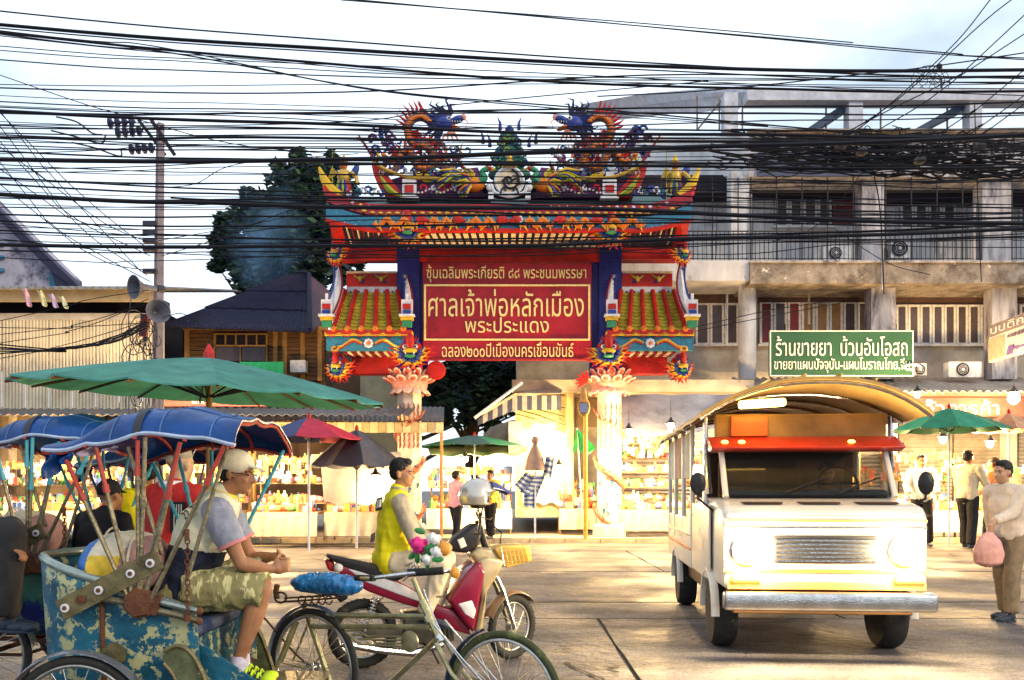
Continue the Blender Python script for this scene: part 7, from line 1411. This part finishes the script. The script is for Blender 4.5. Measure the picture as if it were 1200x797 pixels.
# ------------------------------------------------------------ bicycle in front
bz = M('bike_frame', (.34, .31, .17), .3, .6, var=.3, scale=12, bump=.2, worn=((.12, .07, .03), .60, 9, .08)); chrome = M('chrome', (.6, .58, .55), .18, 1, scale=10, worn=((.3, .2, .12), .66, 10, .08)); blk = M('black_rubber', (.02, .02, .02), .6, scale=20); 
b0, b1 = V((-1.272, 5.4, 0)), V((-.042, 4.65, 0)); bd = (b1-b0).normalized(); bn = bd.cross(V((0, 0, 1)))
def plane_pt(x, y, o, d, off=0, n=None):
    k = (x-600)/1000; t = (k*o.y-o.x)/(d.x-k*d.y); p = o+d*t; z = 1.5+(574-y)/1000*p.y; return V((p.x, p.y, z))+(n*off if n is not None else V((0, 0, 0)))
bk = lambda x, y, off=0: plane_pt(x, y, b0, bd, off, bn)
bt = thing('bicycle', 'old olive coloured roadster bicycle in the foreground with a blue wrapped saddle and flowers on its bars', 'bicycle', (-.65, 5.0, 0))
bt['label'] = 'old olive roadster bicycle with blue wrapped saddle, its wheels nearest the camera'
rc, fc = bk(367, 782), bk(591, 818)
wheel(bt, rc, bn, .373, .022, 32); wheel(bt, fc, bn, .368, .022, 32, tmat=M('tyre_olive', (.05, .055, .02), .7, scale=14, worn=((.16, .17, .05), .52, 5, .1)))
def bpart(name, pts, r, mat=bz, n=8, sm=True, off=0): mb = MB(); mb.tube([bk(*p, off) if len(p) == 2 else bk(*p) for p in pts], r, n); return mb.build(name, mat, bt, sm)
bpart('top_tube', [(357, 720), (501, 723)], .0165); bpart('twin_tube', [(366, 734), (505, 735)], .0165); bpart('seat_tube', [(356, 708), (392, 815)], .017); bpart('down_tube', [(511, 750), (428, 828), (395, 845)], .017)
bpart('head_tube', [(494, 704), (517, 752)], .022); bpart('head_lug', [(501, 722), (504, 729)], .028); bpart('head_lug', [(513, 745), (517, 752)], .028, chrome)
for o in (-.05, .05): bpart('fork_blade', [(517, 752, o), (535, 787, o), (556, 812, o), (591, 818, o)], [.014, .013, .010, .008]); bpart('seat_stay', [(356, 728, o), (337, 775, o), (367-8*0, 782, o)], .009); bpart('chain_stay', [(395, 845, o), (367, 782, o)], .009); bpart('fender_stay', [(514, 728, o*1.2), (545, 765, o*1.2), (591, 818, o*1.2)], .006, chrome)
bpart('stem', [(484, 678), (496, 706)], .013, bz); 
hb = bk(489, 671)
mb = MB(); hc = [bk(433, 675, .12), bk(452, 675, .16), bk(472, 673, .1), bk(489, 671, 0)]; mb.tube(hc, .0125, 8); mb.tube([bk(489, 671, 0), bk(505, 671, -.08), bk(516, 672, -.2)], .0125, 8); mb.build('handlebar', chrome, bt, True)
mb = MB(); mb.tube([bk(433, 675, .12), bk(458, 675, .15)], .019, 10); mb.build('grip', blk, bt, True); mb = MB(); mb.tube([bk(480, 671, .02), bk(510, 670, -.08)], .024, 10); mb.build('grip', blk, bt, True)
mb = MB(); mb.ell(bk(519, 673, -.12), (.03, .03, .036)); mb.build('orange_reflector', M('reflector_orange', (.75, .32, .05), .3), bt, True)
for k in range(4): a0 = k*1.5; mb = MB(); mb.tube([bk(478+3*k+5*math.cos(a0+t)*(1-t/9), 664+6*math.sin(a0+t)*(1-t/9)) for t in [q*.6 for q in range(11)]], .0035, 5); mb.build('curled_wire', chrome, bt, True)
bpart('brake_rod', [(500, 690, .03), (512, 722, .03), (524, 742, .05), (560, 790, .06)], .005, chrome); bpart('brake_rod', [(508, 700, -.03), (516, 700, -.03), (520, 690, -.03)], .006, chrome)
# saddle wrapped in blue plastic
sd_ = M('blue_plastic', (.005, .16, .42), .18, var=.35, scale=7, bump=.6, coat=.6); mb = MB(); c = bk(384, 684); R = Matrix((bd, -bn, V((0, 0, 1)))).transposed()
mb.ell(c, (.25, .12, .062), R, nu=24, nv=14); mb.ell(c-bd*.12, (.13, .14, .055), R, nu=20, nv=12); mb.ell(c+bd*.14+V((0, 0, -.004)), (.12, .10, .052), R); me = remesh(mb, 'saddle', [sd_], .009, 1, None, .012, 16, wl(bt), (2.2, 1, 1)); mlink('saddle', me, bt)
mb = MB(); mb.tube([bk(337+7*math.cos(a), 699+6*math.sin(a), .06) for a in [q*PI/6 for q in range(12)]], .007, 6, True); mb.tube([bk(336, 684, .08), bk(334, 692, .08), bk(336, 700, .08)], .018, 8); mb.build('saddle_spring', rustm, bt, True)
mb = MB()
for y in (700, 704): mb.tube([bk(340, y, .05), bk(372, y-2, .05), bk(400, y-4, .03)], .006, 5)
for k in range(5): mb.tube([bk(356+8*k+4*math.cos(t), 703+5*math.sin(t), .02) for t in [q*.7 for q in range(9)]], .005, 5)
mb.build('saddle_undercarriage', rustm, bt, True)
# mudguards, round horn plate, rod ladder, stand
def guard(c, R, a0, a1, mat, w=.05): mb = MB(); n = 20; mb.grid(lambda u, v: c+(bd*math.cos(math.radians(a0+(a1-a0)*u))+V((0, 0, math.sin(math.radians(a0+(a1-a0)*u)))))*(R-.010*abs(2*v-1)**2)+bn*w*(v-.5), n, 4, thick=.004); mb.build('mudguard', mat, bt, True)
guard(rc, .40, 60, 190, M('guard_bluegrey', (.14, .17, .25), .35, .5, scale=9)); guard(fc, .395, 112, 215, M('guard_navy', (.02, .04, .11), .35, .4, scale=9), .06)
mb = MB(); c = bk(487, 750, .05); R2 = Matrix((bd, V((0, 0, 1)), bn)).transposed(); mb.lathe(c, [(0, -.01), (.055, -.01), (.062, 0), (.062, .01), (.05, .014), (.02, .018), (0, .018)], 22, R2); mb.build('round_bell_plate', bz, bt, True)
for k in range(3): bpart('ladder_rod', [(404+8*k, 739+5*k), (420+8*k, 739+5*k), (430+6*k, 746+4*k), (472, 746+4*k)], .006)
bpart('crank_guard', [(400, 735), (420, 755), (476, 758)], .007)
mb = MB(); mb.tube([bk(300, 742, .08), bk(306, 765, .09), bk(320, 782, .1), bk(352, 789, .1), bk(362, 785, .08)], .014, 8); mb.tube([bk(302, 758, .08), bk(314, 778, .09), bk(330, 787, .1)], .011, 8); mb.build('wheel_stand', chrome, bt, True)
bpart('rack_stay', [(308, 722), (345, 765), (362, 780)], .007, rustm); bpart('prop_tube', [(354, 728, .06), (329, 800, .1), (318, 835, .12)], .014)
mb = MB(); bb_ = bk(395, 845); mb.lathe(bb_+bn*.06, [(.09, -.002), (.1, 0), (.09, .002)], 24, R2); mb.tube([bb_+bn*.08, bb_+bn*.09+bd*.12-V((0, 0, .12))], .010, 6); mb.box(bb_+bn*.14+bd*.12-V((0, 0, .12)), (.09, .09, .02)); mb.build('crank', rustm, bt)
# flowers on the bars
ft = thing('flower_bunch', 'bunch of plastic flowers with a pink rose tied to the bicycle handlebar', 'flowers', bk(500, 664))
pr_ = M('rose_pink', (.72, .03, .22), .6, scale=14); pw = M('petal_white', (.78, .76, .70), .6, scale=14); lf = M('leaf_green', (.03, .20, .05), .5, scale=14)
def flower(c, r, m, nm):
    for k in range(11): a = k*2.4; rr = r*(.15+.06*k); mb = MB(); mb.ell(c+V((rr*math.cos(a), -.01+.004*k-.02, rr*math.sin(a))), (r*.42, r*.2, r*.42), (0, a, .5*math.sin(a)), nu=8, nv=5); mb.build(nm, m, ft, True)
flower(bk(497, 638, .05), .055, pr_, 'rose_petal'); flower(bk(511, 632, .02), .045, pw, 'white_petal'); flower(bk(516, 647, .03), .04, pw, 'white_petal'); flower(bk(507, 655, .05), .035, pw, 'white_petal')
for (x, y, a) in ((497, 622, .3), (489, 650, 2.4), (507, 645, 1), (518, 655, 0), (502, 652, 2), (494, 653, 1.5), (510, 640, 2.8)): mb = MB(); c = bk(x, y, .04); mb.ell(c, (.035, .008, .018), (0, a, .3), nu=8, nv=5); mb.build('leaf', lf, ft, True)
mb = MB(); mb.ell(bk(521, 643, 0), (.036, .036, .042)); mb.build('orange_ball', M('ball_orange', (.72, .30, .04), .5), ft, True)
for k in range(5): mb = MB(); mb.tube([bk(500, 668), bk(497+3*k, 655), bk(494+6*k, 643)], .003, 4); mb.build('stem', lf, ft)
# ------------------------------------------------------------ motorcycle
m0, m1 = V((-1.26, 7.2, 0)), V((-.01, 7.6, 0)); md_ = (m1-m0).normalized(); mn = md_.cross(V((0, 0, 1)))
mk_ = lambda x, y, off=0: plane_pt(x, y, m0, md_, off, mn)
mt = thing('motorcycle', 'red and white step through motorcycle parked behind the bicycle', 'motorcycle', (-.63, 7.4, 0))
cast = M('alloy_dark', (.10, .09, .07), .4, .6, scale=9); mred = M('moto_magenta', (.20, .003, .025), .25, var=.1, scale=3, bump=0, coat=.7); mwht = M('moto_cream', (.46, .35, .19), .3, .3, var=.3, scale=3, bump=0, coat=.5); mblk = M('moto_black', (.018, .016, .018), .35, scale=9); seatm = M('moto_seat', (.02, .018, .022), .5, scale=30, bump=.3)
mrc, mfc = mk_(425, 742), mk_(600, 734)
wheel(mt, mrc, mn, .292, .042, 18, .0035, .014, .07); fax = (mn+md_*.55).normalized(); wheel(mt, mfc, fax, .290, .038, 18, .0035, .014, .05)
def mpart(name, pts, r, mat, n=8, flat=1): mb = MB(); mb.tube([mk_(*p) for p in pts], r, n, flat=flat); return mb.build(name, mat, mt, True)
def plate(name, outline, mat, w=.10, off=0.0, bev=.02):
    mb = MB(); pts = [mk_(x, y, off+w/2) for x, y in outline]; mb.prism(pts, -mn*w); o = mb.build(name, mat, mt); b = o.modifiers.new('b', 'BEVEL'); b.width = bev; b.segments = 3; b.limit_method = 'ANGLE'
    for p in o.data.polygons: p.use_smooth = True
    return o
plate('side_fairing', [(391, 660), (420, 664), (455, 674), (500, 700), (520, 712), (512, 718), (470, 706), (430, 692), (398, 674)], mred, .22)
plate('fairing_stripe', [(405, 665), (430, 670), (470, 684), (505, 704), (500, 708), (462, 694), (425, 680)], wht, .235, 0, .01)
plate('seat', [(381, 649), (388, 650), (420, 656), (455, 664), (474, 674), (462, 680), (432, 674), (400, 662), (384, 654)], seatm, .24, 0, .025)
plate('tail_light', [(380, 655), (390, 656), (394, 670), (384, 668)], M('tail_red', (.5, .02, .02), .25, coat=.5), .14); mb = MB(); mb.ell(mk_(395, 664, .1), (.04, .03, .04)); mb.build('rear_indicator', M('lens_clear', (.7, .65, .6), .15), mt, True)
plate('leg_shield', [(520, 700), (541, 668), (556, 655), (562, 668), (556, 700), (549, 738), (538, 726), (528, 712)], mred, .40, 0, .03)
plate('shield_front', [(556, 655), (566, 650), (586, 655), (578, 672), (566, 690), (560, 738), (551, 738), (558, 700)], mwht, .34, 0, .03)
plate('shield_graphic', [(530, 704), (546, 700), (551, 712), (548, 722), (538, 716)], wht, .41, 0, .01)
plate('handlebar_cowl', [(522, 640), (530, 630), (548, 616), (556, 612), (563, 624), (558, 640), (545, 648), (530, 646)], mblk, .18, 0, .03)
plate('cowl_sticker', [(533, 632), (540, 629), (544, 639), (537, 642)], M('sticker', (.75, .7, .62), .5), .19, 0, .002)
plate('nose_cone', [(548, 648), (558, 640), (575, 642), (588, 655), (580, 668), (560, 664)], mwht, .22, 0, .03)
plate('engine', [(470, 716), (500, 714), (524, 722), (530, 748), (505, 756), (472, 750)], cast, .20, 0, .02)
for k in range(5): mpart('cooling_fin', [(505+5*k, 718, .12), (508+5*k, 748, .12)], .008, cast)
plate('lower_cowl', [(500, 705), (528, 712), (545, 730), (548, 742), (525, 735), (505, 722)], mred, .26, 0, .02)
plate('swing_arm', [(418, 736), (480, 730), (484, 742), (425, 748)], cast, .14, 0, .01); mpart('exhaust_pipe', [(515, 752, .12), (480, 762, .14), (440, 758, .15), (398, 750, .16)], .032, chrome); mpart('shock_absorber', [(438, 700, .1), (432, 716, .1), (425, 738, .1)], .013, chrome)
for k in range(8): mb = MB(); c = mk_(438-1.4*k, 700+3.6*k, .1); a = (mk_(425, 738, .1)-mk_(438, 700, .1)).normalized(); s_, u_ = frame(a); mb.tube([c+(s_*math.cos(q)+u_*math.sin(q))*.03 for q in [j*PI/5 for j in range(10)]], .006, 5, True); mb.build('spring_coil', chrome, mt)
plate('rear_mudguard', [(388, 672), (400, 682), (408, 700), (398, 706), (386, 690)], mblk, .12)
for o in (-.09, .09): mpart('fork_leg', [(572, 662, o), (586, 690, o), (600, 734, o)], [.020, .024, .022], chrome if o > 0 else cast)
mb = MB(); pr = [mfc+V((0, 0, 0))+(V((0, 0, 1))*math.sin(a)+(md_-mn*.55).normalized()*math.cos(a))*.325 for a in [math.radians(40+k*9) for k in range(14)]]; mb.grid(lambda u, v: pr[min(13, int(u*13))]+fax*.12*(v-.5)+V((0, 0, -.02*(2*v-1)**2)), 13, 5, thick=.006); mb.build('front_mudguard', M('guard_brown', (.22, .13, .07), .4, scale=5), mt, True)
mpart('steering_column', [(574, 660), (560, 610)], .03, mblk)
mb = MB(); mb.tube([mk_(548, 622, .34), mk_(556, 610, .2), mk_(560, 606, 0), mk_(566, 602, -.2), mk_(574, 604, -.36)], .013, 8); mb.build('handlebar', mblk, mt, True)
for (x, y, o) in ((548, 622, .34), (574, 604, -.36)): d = mn*(.06 if o > 0 else -.06); mb = MB(); mb.cyl(mk_(x, y, o)-d, mk_(x, y, o)+d, .020, n=10); mb.build('grip', blk, mt, True)
mpart('brake_lever', [(566, 612, .2), (576, 622, .3), (573, 634, .34)], .007, mblk); mpart('brake_lever', [(566, 606, -.1), (582, 610, -.2), (586, 608, -.26)], .006, mblk); mpart('mirror_stalk', [(556, 612, .2), (550, 600, .22), (556, 592, .2)], .006, mblk)
# basket
gt = M('basket_amber', (.70, .42, .08), .3, scale=5, bump=.1, coat=.4); A = [mk_(574, 642, .17), mk_(612, 638, .17), mk_(617, 655, .13), mk_(586, 663, .13)]
bkt = plate('front_basket', [(574, 642), (582, 638), (612, 637), (616, 640), (617, 656), (588, 664)], gt, .30, 0, .012)
for k in range(7): mb = MB(); x = 584+4.6*k; mb.cyl(mk_(x-3, 640, .158), mk_(x+1, 661-k*.6, .158), .004, n=4); mb.build('basket_rib', gt, bkt)
for y in (644, 650, 656): mb = MB(); mb.cyl(mk_(580+(y-644)*.5, y+1, .158), mk_(615, y-1.5, .158), .004, n=4); mb.build('basket_rib', gt, bkt)
mb = MB(); mb.ell(mk_(583, 655, .0), (.07, .10, .06)); mb.build('headlight', M('lens_warm', (.7, .6, .4), .1, coat=1), mt, True); mpart('side_stand', [(500, 752, .1), (508, 772, .22)], .010, mblk); mpart('foot_rest', [(494, 752, .05), (494, 752, .22)], .012, blk)
# helmet on the mirror
ht = thing('helmet', 'silver open face helmet with a raised dark visor resting on the motorcycle handlebar', 'helmet', mk_(560, 600)); c = mk_(560, 583); hs = M('helmet_silver', (.52, .48, .42), .25, .5, var=.1, scale=3, bump=0, coat=.8); R3 = Matrix((md_, -mn, V((0, 0, 1)))).transposed()
mb = MB(); n1, n2 = 28, 18
vs = []; 
def hp(u, v, r): th = 2*PI*u; ph = v*PI*.66; x, y, z = math.sin(ph)*math.cos(th), math.sin(ph)*math.sin(th), math.cos(ph); return c+R3 @ V((r*x*1.08, r*y*.86, r*z*1.0+.01))
mb.grid(lambda u, v: hp(u, v, .142-.014*max(0, v-.8)*5*.3), 30, 16); o = mb.build('helmet_shell', hs, ht, True); s_ = o.modifiers.new('s', 'SOLIDIFY'); s_.thickness = .02
bmn = bmesh.new(); bmn.from_mesh(o.data); cc = c-wl(ht); kill = [f for f in bmn.faces if ((f.calc_center_median()-cc).dot(md_) > .055 and (f.calc_center_median()-cc).z < .05)]; bmesh.ops.delete(bmn, geom=kill, context='FACES'); bmn.to_mesh(o.data); bmn.free()
mb = MB(); mb.grid(lambda u, v: c+R3 @ V((.11+.19*v, .115*math.cos(PI*u)*(1-.1*v), .075-.055*v*v+.075*math.sin(PI*u)*(1-v*.7))), 14, 8, thick=.005); mb.build('visor', M('visor_violet', (.05, .05, .20), .12, coat=.8, bump=0), ht, True)
mb = MB(); mb.lathe(c+R3 @ V((.05, -.128, .03)), [(.0, -.012), (.028, -.008), (.028, .006)], 14, R3 @ Matrix.Rotation(PI/2, 3, 'X')); mb.build('visor_pivot', chrome, ht, True)
mb = MB(); mb.tube([c+R3 @ V((.02, -.10, -.08)), c+R3 @ V((.0, -.07, -.17)), c+R3 @ V((.03, 0, -.19)), c+R3 @ V((.02, .10, -.08))], .007, 5); mb.build('chin_strap', mblk, ht, True); mb = MB(); mb.ell(c+V((0, 0, -.01)), (.105, .10, .09)); mb.build('helmet_lining', blk, ht, True)
# ------------------------------------------------------------ passenger truck (seen at rest)
tk = thing('passenger_truck', 'white passenger truck with an amber arched canopy roof driving towards the camera at right', 'truck', (0, 0, 0)); tk['label'] = 'white passenger truck with amber canopy roof and lit lamps at right'
tw = M('truck_white', (.74, .66, .54), .3, var=.08, scale=1.5, bump=.02, coat=.5, worn=((.50, .36, .24), .58, 1.6, .16), spots=((.22, .12, .06), .68, 5, .05)); tam = M('canopy_amber', (.34, .20, .06), .5, var=.3, scale=1.6, bump=.2, stretch=(1, .5, 1)); torr = M('truck_orange', (.62, .15, .03), .4, scale=3); tred = M('truck_red', (.50, .035, .02), .35, scale=3, coat=.4); tgl = M('windscreen_glass', (.02, .022, .018), .04, var=.2, scale=2, bump=0, alpha=.42); tbrn = M('truck_under', (.09, .045, .02), .6, scale=4); curt = M('curtain_cream', (.72, .60, .42), .8, scale=3)
def tp(name, mb, mat, bev=.0, smooth=False, parent=None):
    me = mb.mesh(name, mat, smooth); o = mlink(name, me, parent or tk)
    if bev: b = o.modifiers.new('b', 'BEVEL'); b.width = bev; b.segments = 3; b.limit_method = 'ANGLE'; [setattr(p, 'use_smooth', True) for p in me.polygons]
    return o
Wd = 1.74
mb = MB(); mb.prism([(0, 0.02, .62), (0, 0, 1.28), (0, .10, 1.36), (0, .55, 1.42), (0, 2.0, 1.42), (0, 2.0, .62)], (Wd, 0, 0)); cab = tp('cab_body', mb, tw, .06)
mb = MB(); mb.prism([(.04, .76, 1.89), (.04, .95, 1.96), (.04, 1.96, 1.96), (.04, 1.96, 1.90)], (Wd-.08, 0, 0)); tp('cab_roof', mb, tw, .02)
mb = MB(); mb.bb(.06, Wd-.06, 1.92, 1.97, 1.42, 1.90); tp('cab_back', mb, tbrn)
mb = MB(); mb.bb(.12, Wd-.12, .62, .90, 1.40, 1.50); tp('dashboard', mb, mblk, .04)
for x in (.45, 1.27): mb = MB(); mb.bb(x-.24, x+.24, 1.62, 1.76, 1.3, 1.82); tp('seat_back', mb, M('seat_brown', (.12, .06, .03), .7), .05)
mb = MB(); c = V((1.27, 1.02, 1.56)); mb.tube([c+V((.19*math.cos(a), .08*math.sin(a), .17*math.sin(a))) for a in [k*PI/12 for k in range(24)]], .014, 6, True); mb.tube([c+V((-.19, 0, 0)), c+V((.19, 0, 0))], .014, 5); mb.tube([c, c+V((0, -.2, -.1))], .02, 6); tp('steering_wheel', mb, mblk, 0, True)
mb = MB(); a0, a1 = V((.12, .50, 1.44)), V((.12, .785, 1.87)); o_ = V((0, -.022, .012)); mb.prism([a0+o_, a1+o_, a1+o_+V((Wd-.24, 0, 0)), a0+o_+V((Wd-.24, 0, 0))], (0, .012, 0)); ws = tp('windscreen', mb, tgl)
for x in (.095, Wd-.12): mb = MB(); p = V((x, .49, 1.42)); mb.cyl(p+o_, V((x, .79, 1.89))+o_, .028, n=8); tp('windscreen_pillar', mb, tw, 0, True)
mb = MB(); mb.tube([a0+o_+V((.5, -.02, .02)), a0+o_+V((.9, .08, .16))], .008, 5); tp('wiper', mb, mblk); mb = MB(); mb.tube([a0+o_+V((1.0, -.02, .02)), a0+o_+V((1.38, .08, .16))], .008, 5); tp('wiper', mb, mblk)
mb = MB(); mb.prism([(-.02, .56, 1.90), (-.02, .86, 2.02), (-.02, .90, 1.96), (-.02, .72, 1.86)], (Wd+.04, 0, 0)); tp('sun_visor', mb, tred, .01)
mb = MB(); mb.bb(.06, Wd-.06, .88, 1.0, 1.98, 2.24); tp('header_board', mb, tam, .01); mb = MB(); mb.bb(.20, .55, .82, .875, 2.02, 2.22); tp('orange_box', mb, torr, .01)
for x in (.12, .28, 1.3): mb = MB(); mb.ell((x, .70, 1.955), (.035, .03, .022)); tp('marker_lamp', mb, GLOW('amber_glow', (1, .5, .06), 10), 0, True)
mb = MB(); mb.box((.42, .45, 2.30), (.42, .10, .07), (0, -.05, 0)); tp('roof_lamp', mb, GLOW('roof_lamp_glow', (1, .66, .12), 16), .02)
# canopy roof: arched sheet with visible hoops, overhanging the cab
def cr_(u, v): y = .30+4.4*v; a = (u-.5)*2; return V((Wd/2+a*(Wd/2+.16), y-.22*(1-a*a)*(1 if v < .12 else 0)*(1-v/.12 if v < .12 else 0), 2.20+.30*(1-abs(a)**2.4)+.02*math.sin(v*30)*.3))
mb = MB(); mb.grid(cr_, 26, 30, thick=.03); tp('canopy_roof', mb, tam, 0, True)
for k in range(7): mb = MB(); mb.tube([cr_(u/16, .01+k*.162)+V((0, 0, -.045)) for u in range(17)], .018, 6); tp('roof_hoop', mb, chrome, 0, True)
for k in range(4): mb = MB(); mb.tube([cr_(.28+.15*k, v/10)+V((0, 0, .02)) for v in range(11)], .012, 6); tp('roof_rib', mb, M('rib_gold', (.6, .38, .1), .35, .5, scale=8), 0, True)
# passenger box: posts, side panels, curtains
for x in (-.02, Wd+.02):
    for y in (1.0, 2.05, 2.9, 3.8, 4.6): mb = MB(); mb.cyl((x, y, .9), (x, y, 2.22), .028, n=8); tp('canopy_post', mb, chrome if y == 1.0 else tw, 0, True)
    mb = MB(); mb.bb(x-.02, x+.02, 2.03, 4.62, .62, 1.18); tp('side_panel', mb, tw, .015)
    for k, (ya, yb) in enumerate(((2.08, 2.87), (2.93, 3.77), (3.83, 4.57))):
        mb = MB(); mb.grid(lambda u, v: V((x+.012*math.sin(u*22), ya+(yb-ya)*u, 2.16-.52*v)), 24, 4, thick=(.008, 0, 0)); tp('side_curtain', mb, curt if k != 1 else M('curtain_peach', (.62, .36, .22), .8, scale=3), 0, True)
    for z in (.82, .98): mb = MB(); mb.bb(x-.032, x+.032, 2.06, 4.6, z, z+.03); tp('side_moulding', mb, torr if z < .9 else chrome, .004)
    mb = MB(); mb.bb(x-.024 if x < 1 else x+.002, x-.002 if x < 1 else x+.024, .62, 1.9, .64, 1.36); dr = tp('cab_door', mb, tw, .012); mb = MB(); mb.prism([(x-.012 if x < 1 else x-.02, .66, 1.46), (x-.012 if x < 1 else x-.02, .88, 1.86), (x-.012 if x < 1 else x-.02, 1.86, 1.86), (x-.012 if x < 1 else x-.02, 1.9, 1.46)], (.03, 0, 0)); tp('side_window', mb, tgl); mb = MB(); mb.cyl((x+(-.05 if x < 1 else .05), 1.7, 1.24), (x+(-.05 if x < 1 else .05), 1.82, 1.24), .012, n=6); tp('door_handle', mb, chrome, 0, False, dr)
mb = MB(); mb.bb(.02, Wd-.02, 2.05, 4.6, .60, .68); tp('box_floor', mb, tbrn); mb = MB(); mb.bb(.03, Wd-.03, 2.04, 2.08, .7, 1.5); tp('bulkhead', mb, tbrn)
for x in (.18, Wd-.5): mb = MB(); mb.bb(x, x+.32, 2.2, 4.5, .95, 1.02); tp('bench', mb, mred, .02)
mb = MB(); mb.bb(.1, Wd-.1, .1, 4.5, .40, .60); tp('chassis', mb, tbrn, .01)
# front face: grille, lights, bumper, badge
mb = MB(); mb.bb(.42, Wd-.42, -.03, .01, .86, 1.10); gr_ = tp('grille', mb, mblk, .01)
for k in range(6): mb = MB(); mb.bb(.44, Wd-.44, -.045, -.031, .875+.036*k, .89+.036*k); tp('grille_bar', mb, chrome, 0, False, gr_)
for x in (.20, Wd-.20):
    mb = MB(); mb.lathe((x, -.02, .97), [(.13, -.03), (.145, 0), (.13, .03)], 22, Matrix.Rotation(PI/2, 3, 'X')); hl = tp('headlight', mb, chrome, 0, True); mb = MB(); mb.ell((x, -.045, .97), (.115, .03, .115), nu=18, nv=10); tp('headlight_lens', mb, GLOW('headlight_glow', (1, .93, .74), 30), 0, True, hl)
    l = bpy.data.lights.new('headlight_beam', 'POINT'); l.energy = 260; l.color = (1, .78, .42); l.shadow_soft_size = .1; lo = bpy.data.objects.new('headlight_beam', l); COL.objects.link(lo); lo.parent = hl; lo.location = (x, -.22, .97)
    mb = MB(); mb.box((x+(-.02 if x < 1 else .02), -.035, .74), (.24, .05, .085)); tp('indicator_lamp', mb, GLOW('indicator_glow', (1, .55, .03), 9), .02)
mb = MB(); mb.bb(-.02, Wd+.02, -.16, -.04, .46, .62); tp('bumper', mb, chrome, .03); mb = MB(); mb.bb(.03, Wd-.03, -.018, -.003, .63, .70); tp('lower_shade_band', mb, M('shade_orange', (.42, .15, .05), .5, scale=3), .004)  # orange-brown band paints the warm shading low on the truck body
for z in (1.16, 1.22): mb = MB(); mb.bb(.02, Wd-.02, -.012, -.004, z, z+.018); tp('front_moulding', mb, chrome if z < 1.2 else torr)
for z in (.80,): mb = MB(); mb.bb(.0, Wd, -.014, .0, z-.02, z+.01); tp('front_moulding', mb, torr)
for x, s in ((-.16, -1), (Wd+.16, 1)):
    mb = MB(); mb.tube([V((0 if s < 0 else Wd, .6, 1.3)), V((x, .5, 1.42)), V((x, .5, 1.6))], .012, 6); tp('mirror_arm', mb, mblk, 0, True); mb = MB(); mb.ell((x, .49, 1.56), (.075, .03, .11)); tp('mirror', mb, mblk, 0, True)
for x in (.10, Wd-.10):
    for y in (.78, 3.75):
        c = V((x, y, .33)); mb = MB(); s = -1 if x < 1 else 1
        mb.lathe(c, [(.20, -.11), (.30, -.11), (.33, -.07), (.335, 0), (.33, .07), (.30, .11), (.20, .11)], 28, Matrix.Rotation(PI/2, 3, 'Y')); wq = tp('wheel', mb, tyrem, 0, True); mb = MB(); mb.lathe(c+V((s*.06, 0, 0)), [(.0, -.02), (.21, -.02), (.21, .02), (.10, .0), (.06, .05*s), (0, .05*s)], 20, Matrix.Rotation(PI/2, 3, 'Y')); tp('wheel_rim', mb, chrome, 0, True, wq)
        mb = MB(); mb.tube([c+V((s*.115, .40*math.cos(a), .40*math.sin(a))) for a in [PI*k/12 for k in range(13)]], .03, 6, flat=1.4); tp('wheel_arch', mb, tw, 0, True)
for x0, x1, z0, z1 in ((.0, Wd, 1.275, 1.28), (.36, .365, .84, 1.12), (Wd-.365, Wd-.36, .84, 1.12)): mb = MB(); mb.bb(x0, x1, -.006, .004, z0, z1); tp('panel_seam', mb, mblk)
for x in (.2, .7, 1.2): mb = MB(); mb.bb(x, x+.34, .14, .40, 1.375, 1.392); tp('hood_vent', mb, tbrn, .004)
tk.location = (1.86, 7.5, 0); tk.rotation_euler = (0, 0, math.radians(-5))
A_ = math.radians(-5); tq = lambda x, y, z: V((1.86+x*math.cos(A_)-y*math.sin(A_), 7.5+x*math.sin(A_)+y*math.cos(A_), z))
J = dict(pel=tq(1.27, 1.5, 1.0), che=tq(1.27, 1.5, 1.33), nk=tq(1.27, 1.48, 1.52), head=tq(1.27, 1.44, 1.66), shL=tq(1.46, 1.48, 1.46), shR=tq(1.08, 1.48, 1.46), elL=tq(1.54, 1.28, 1.30), elR=tq(1.0, 1.28, 1.30), wrL=tq(1.44, 1.10, 1.52), wrR=tq(1.10, 1.10, 1.52), hipL=tq(1.37, 1.5, .98), hipR=tq(1.17, 1.5, .98), knL=tq(1.38, 1.1, 1.05), knR=tq(1.16, 1.1, 1.05), anL=tq(1.38, .95, .7), anR=tq(1.16, .95, .7))
t, q, R = person('driver in a brown shirt behind the windscreen of the white truck', 'person', J, (-.1, -1, -.03), (0, 0, 1), skinm, .013, at=tq(1.27, 1.5, .9)); hair(t, q, R)
garment(t, 'brown_shirt', [M('shirt_brown', (.20, .12, .07), .85)], lambda mb: (torso_mb(mb, J['pel'], J['che'], J['nk'], J['shL'], J['shR'], None, None, .026), [(cap_(mb, J['sh'+s], J['el'+s], .08, .065), cap_(mb, J['el'+s], V(J['el'+s]).lerp(V(J['wr'+s]), .8), .06, .045)) for s in 'LR']), .015, .006)
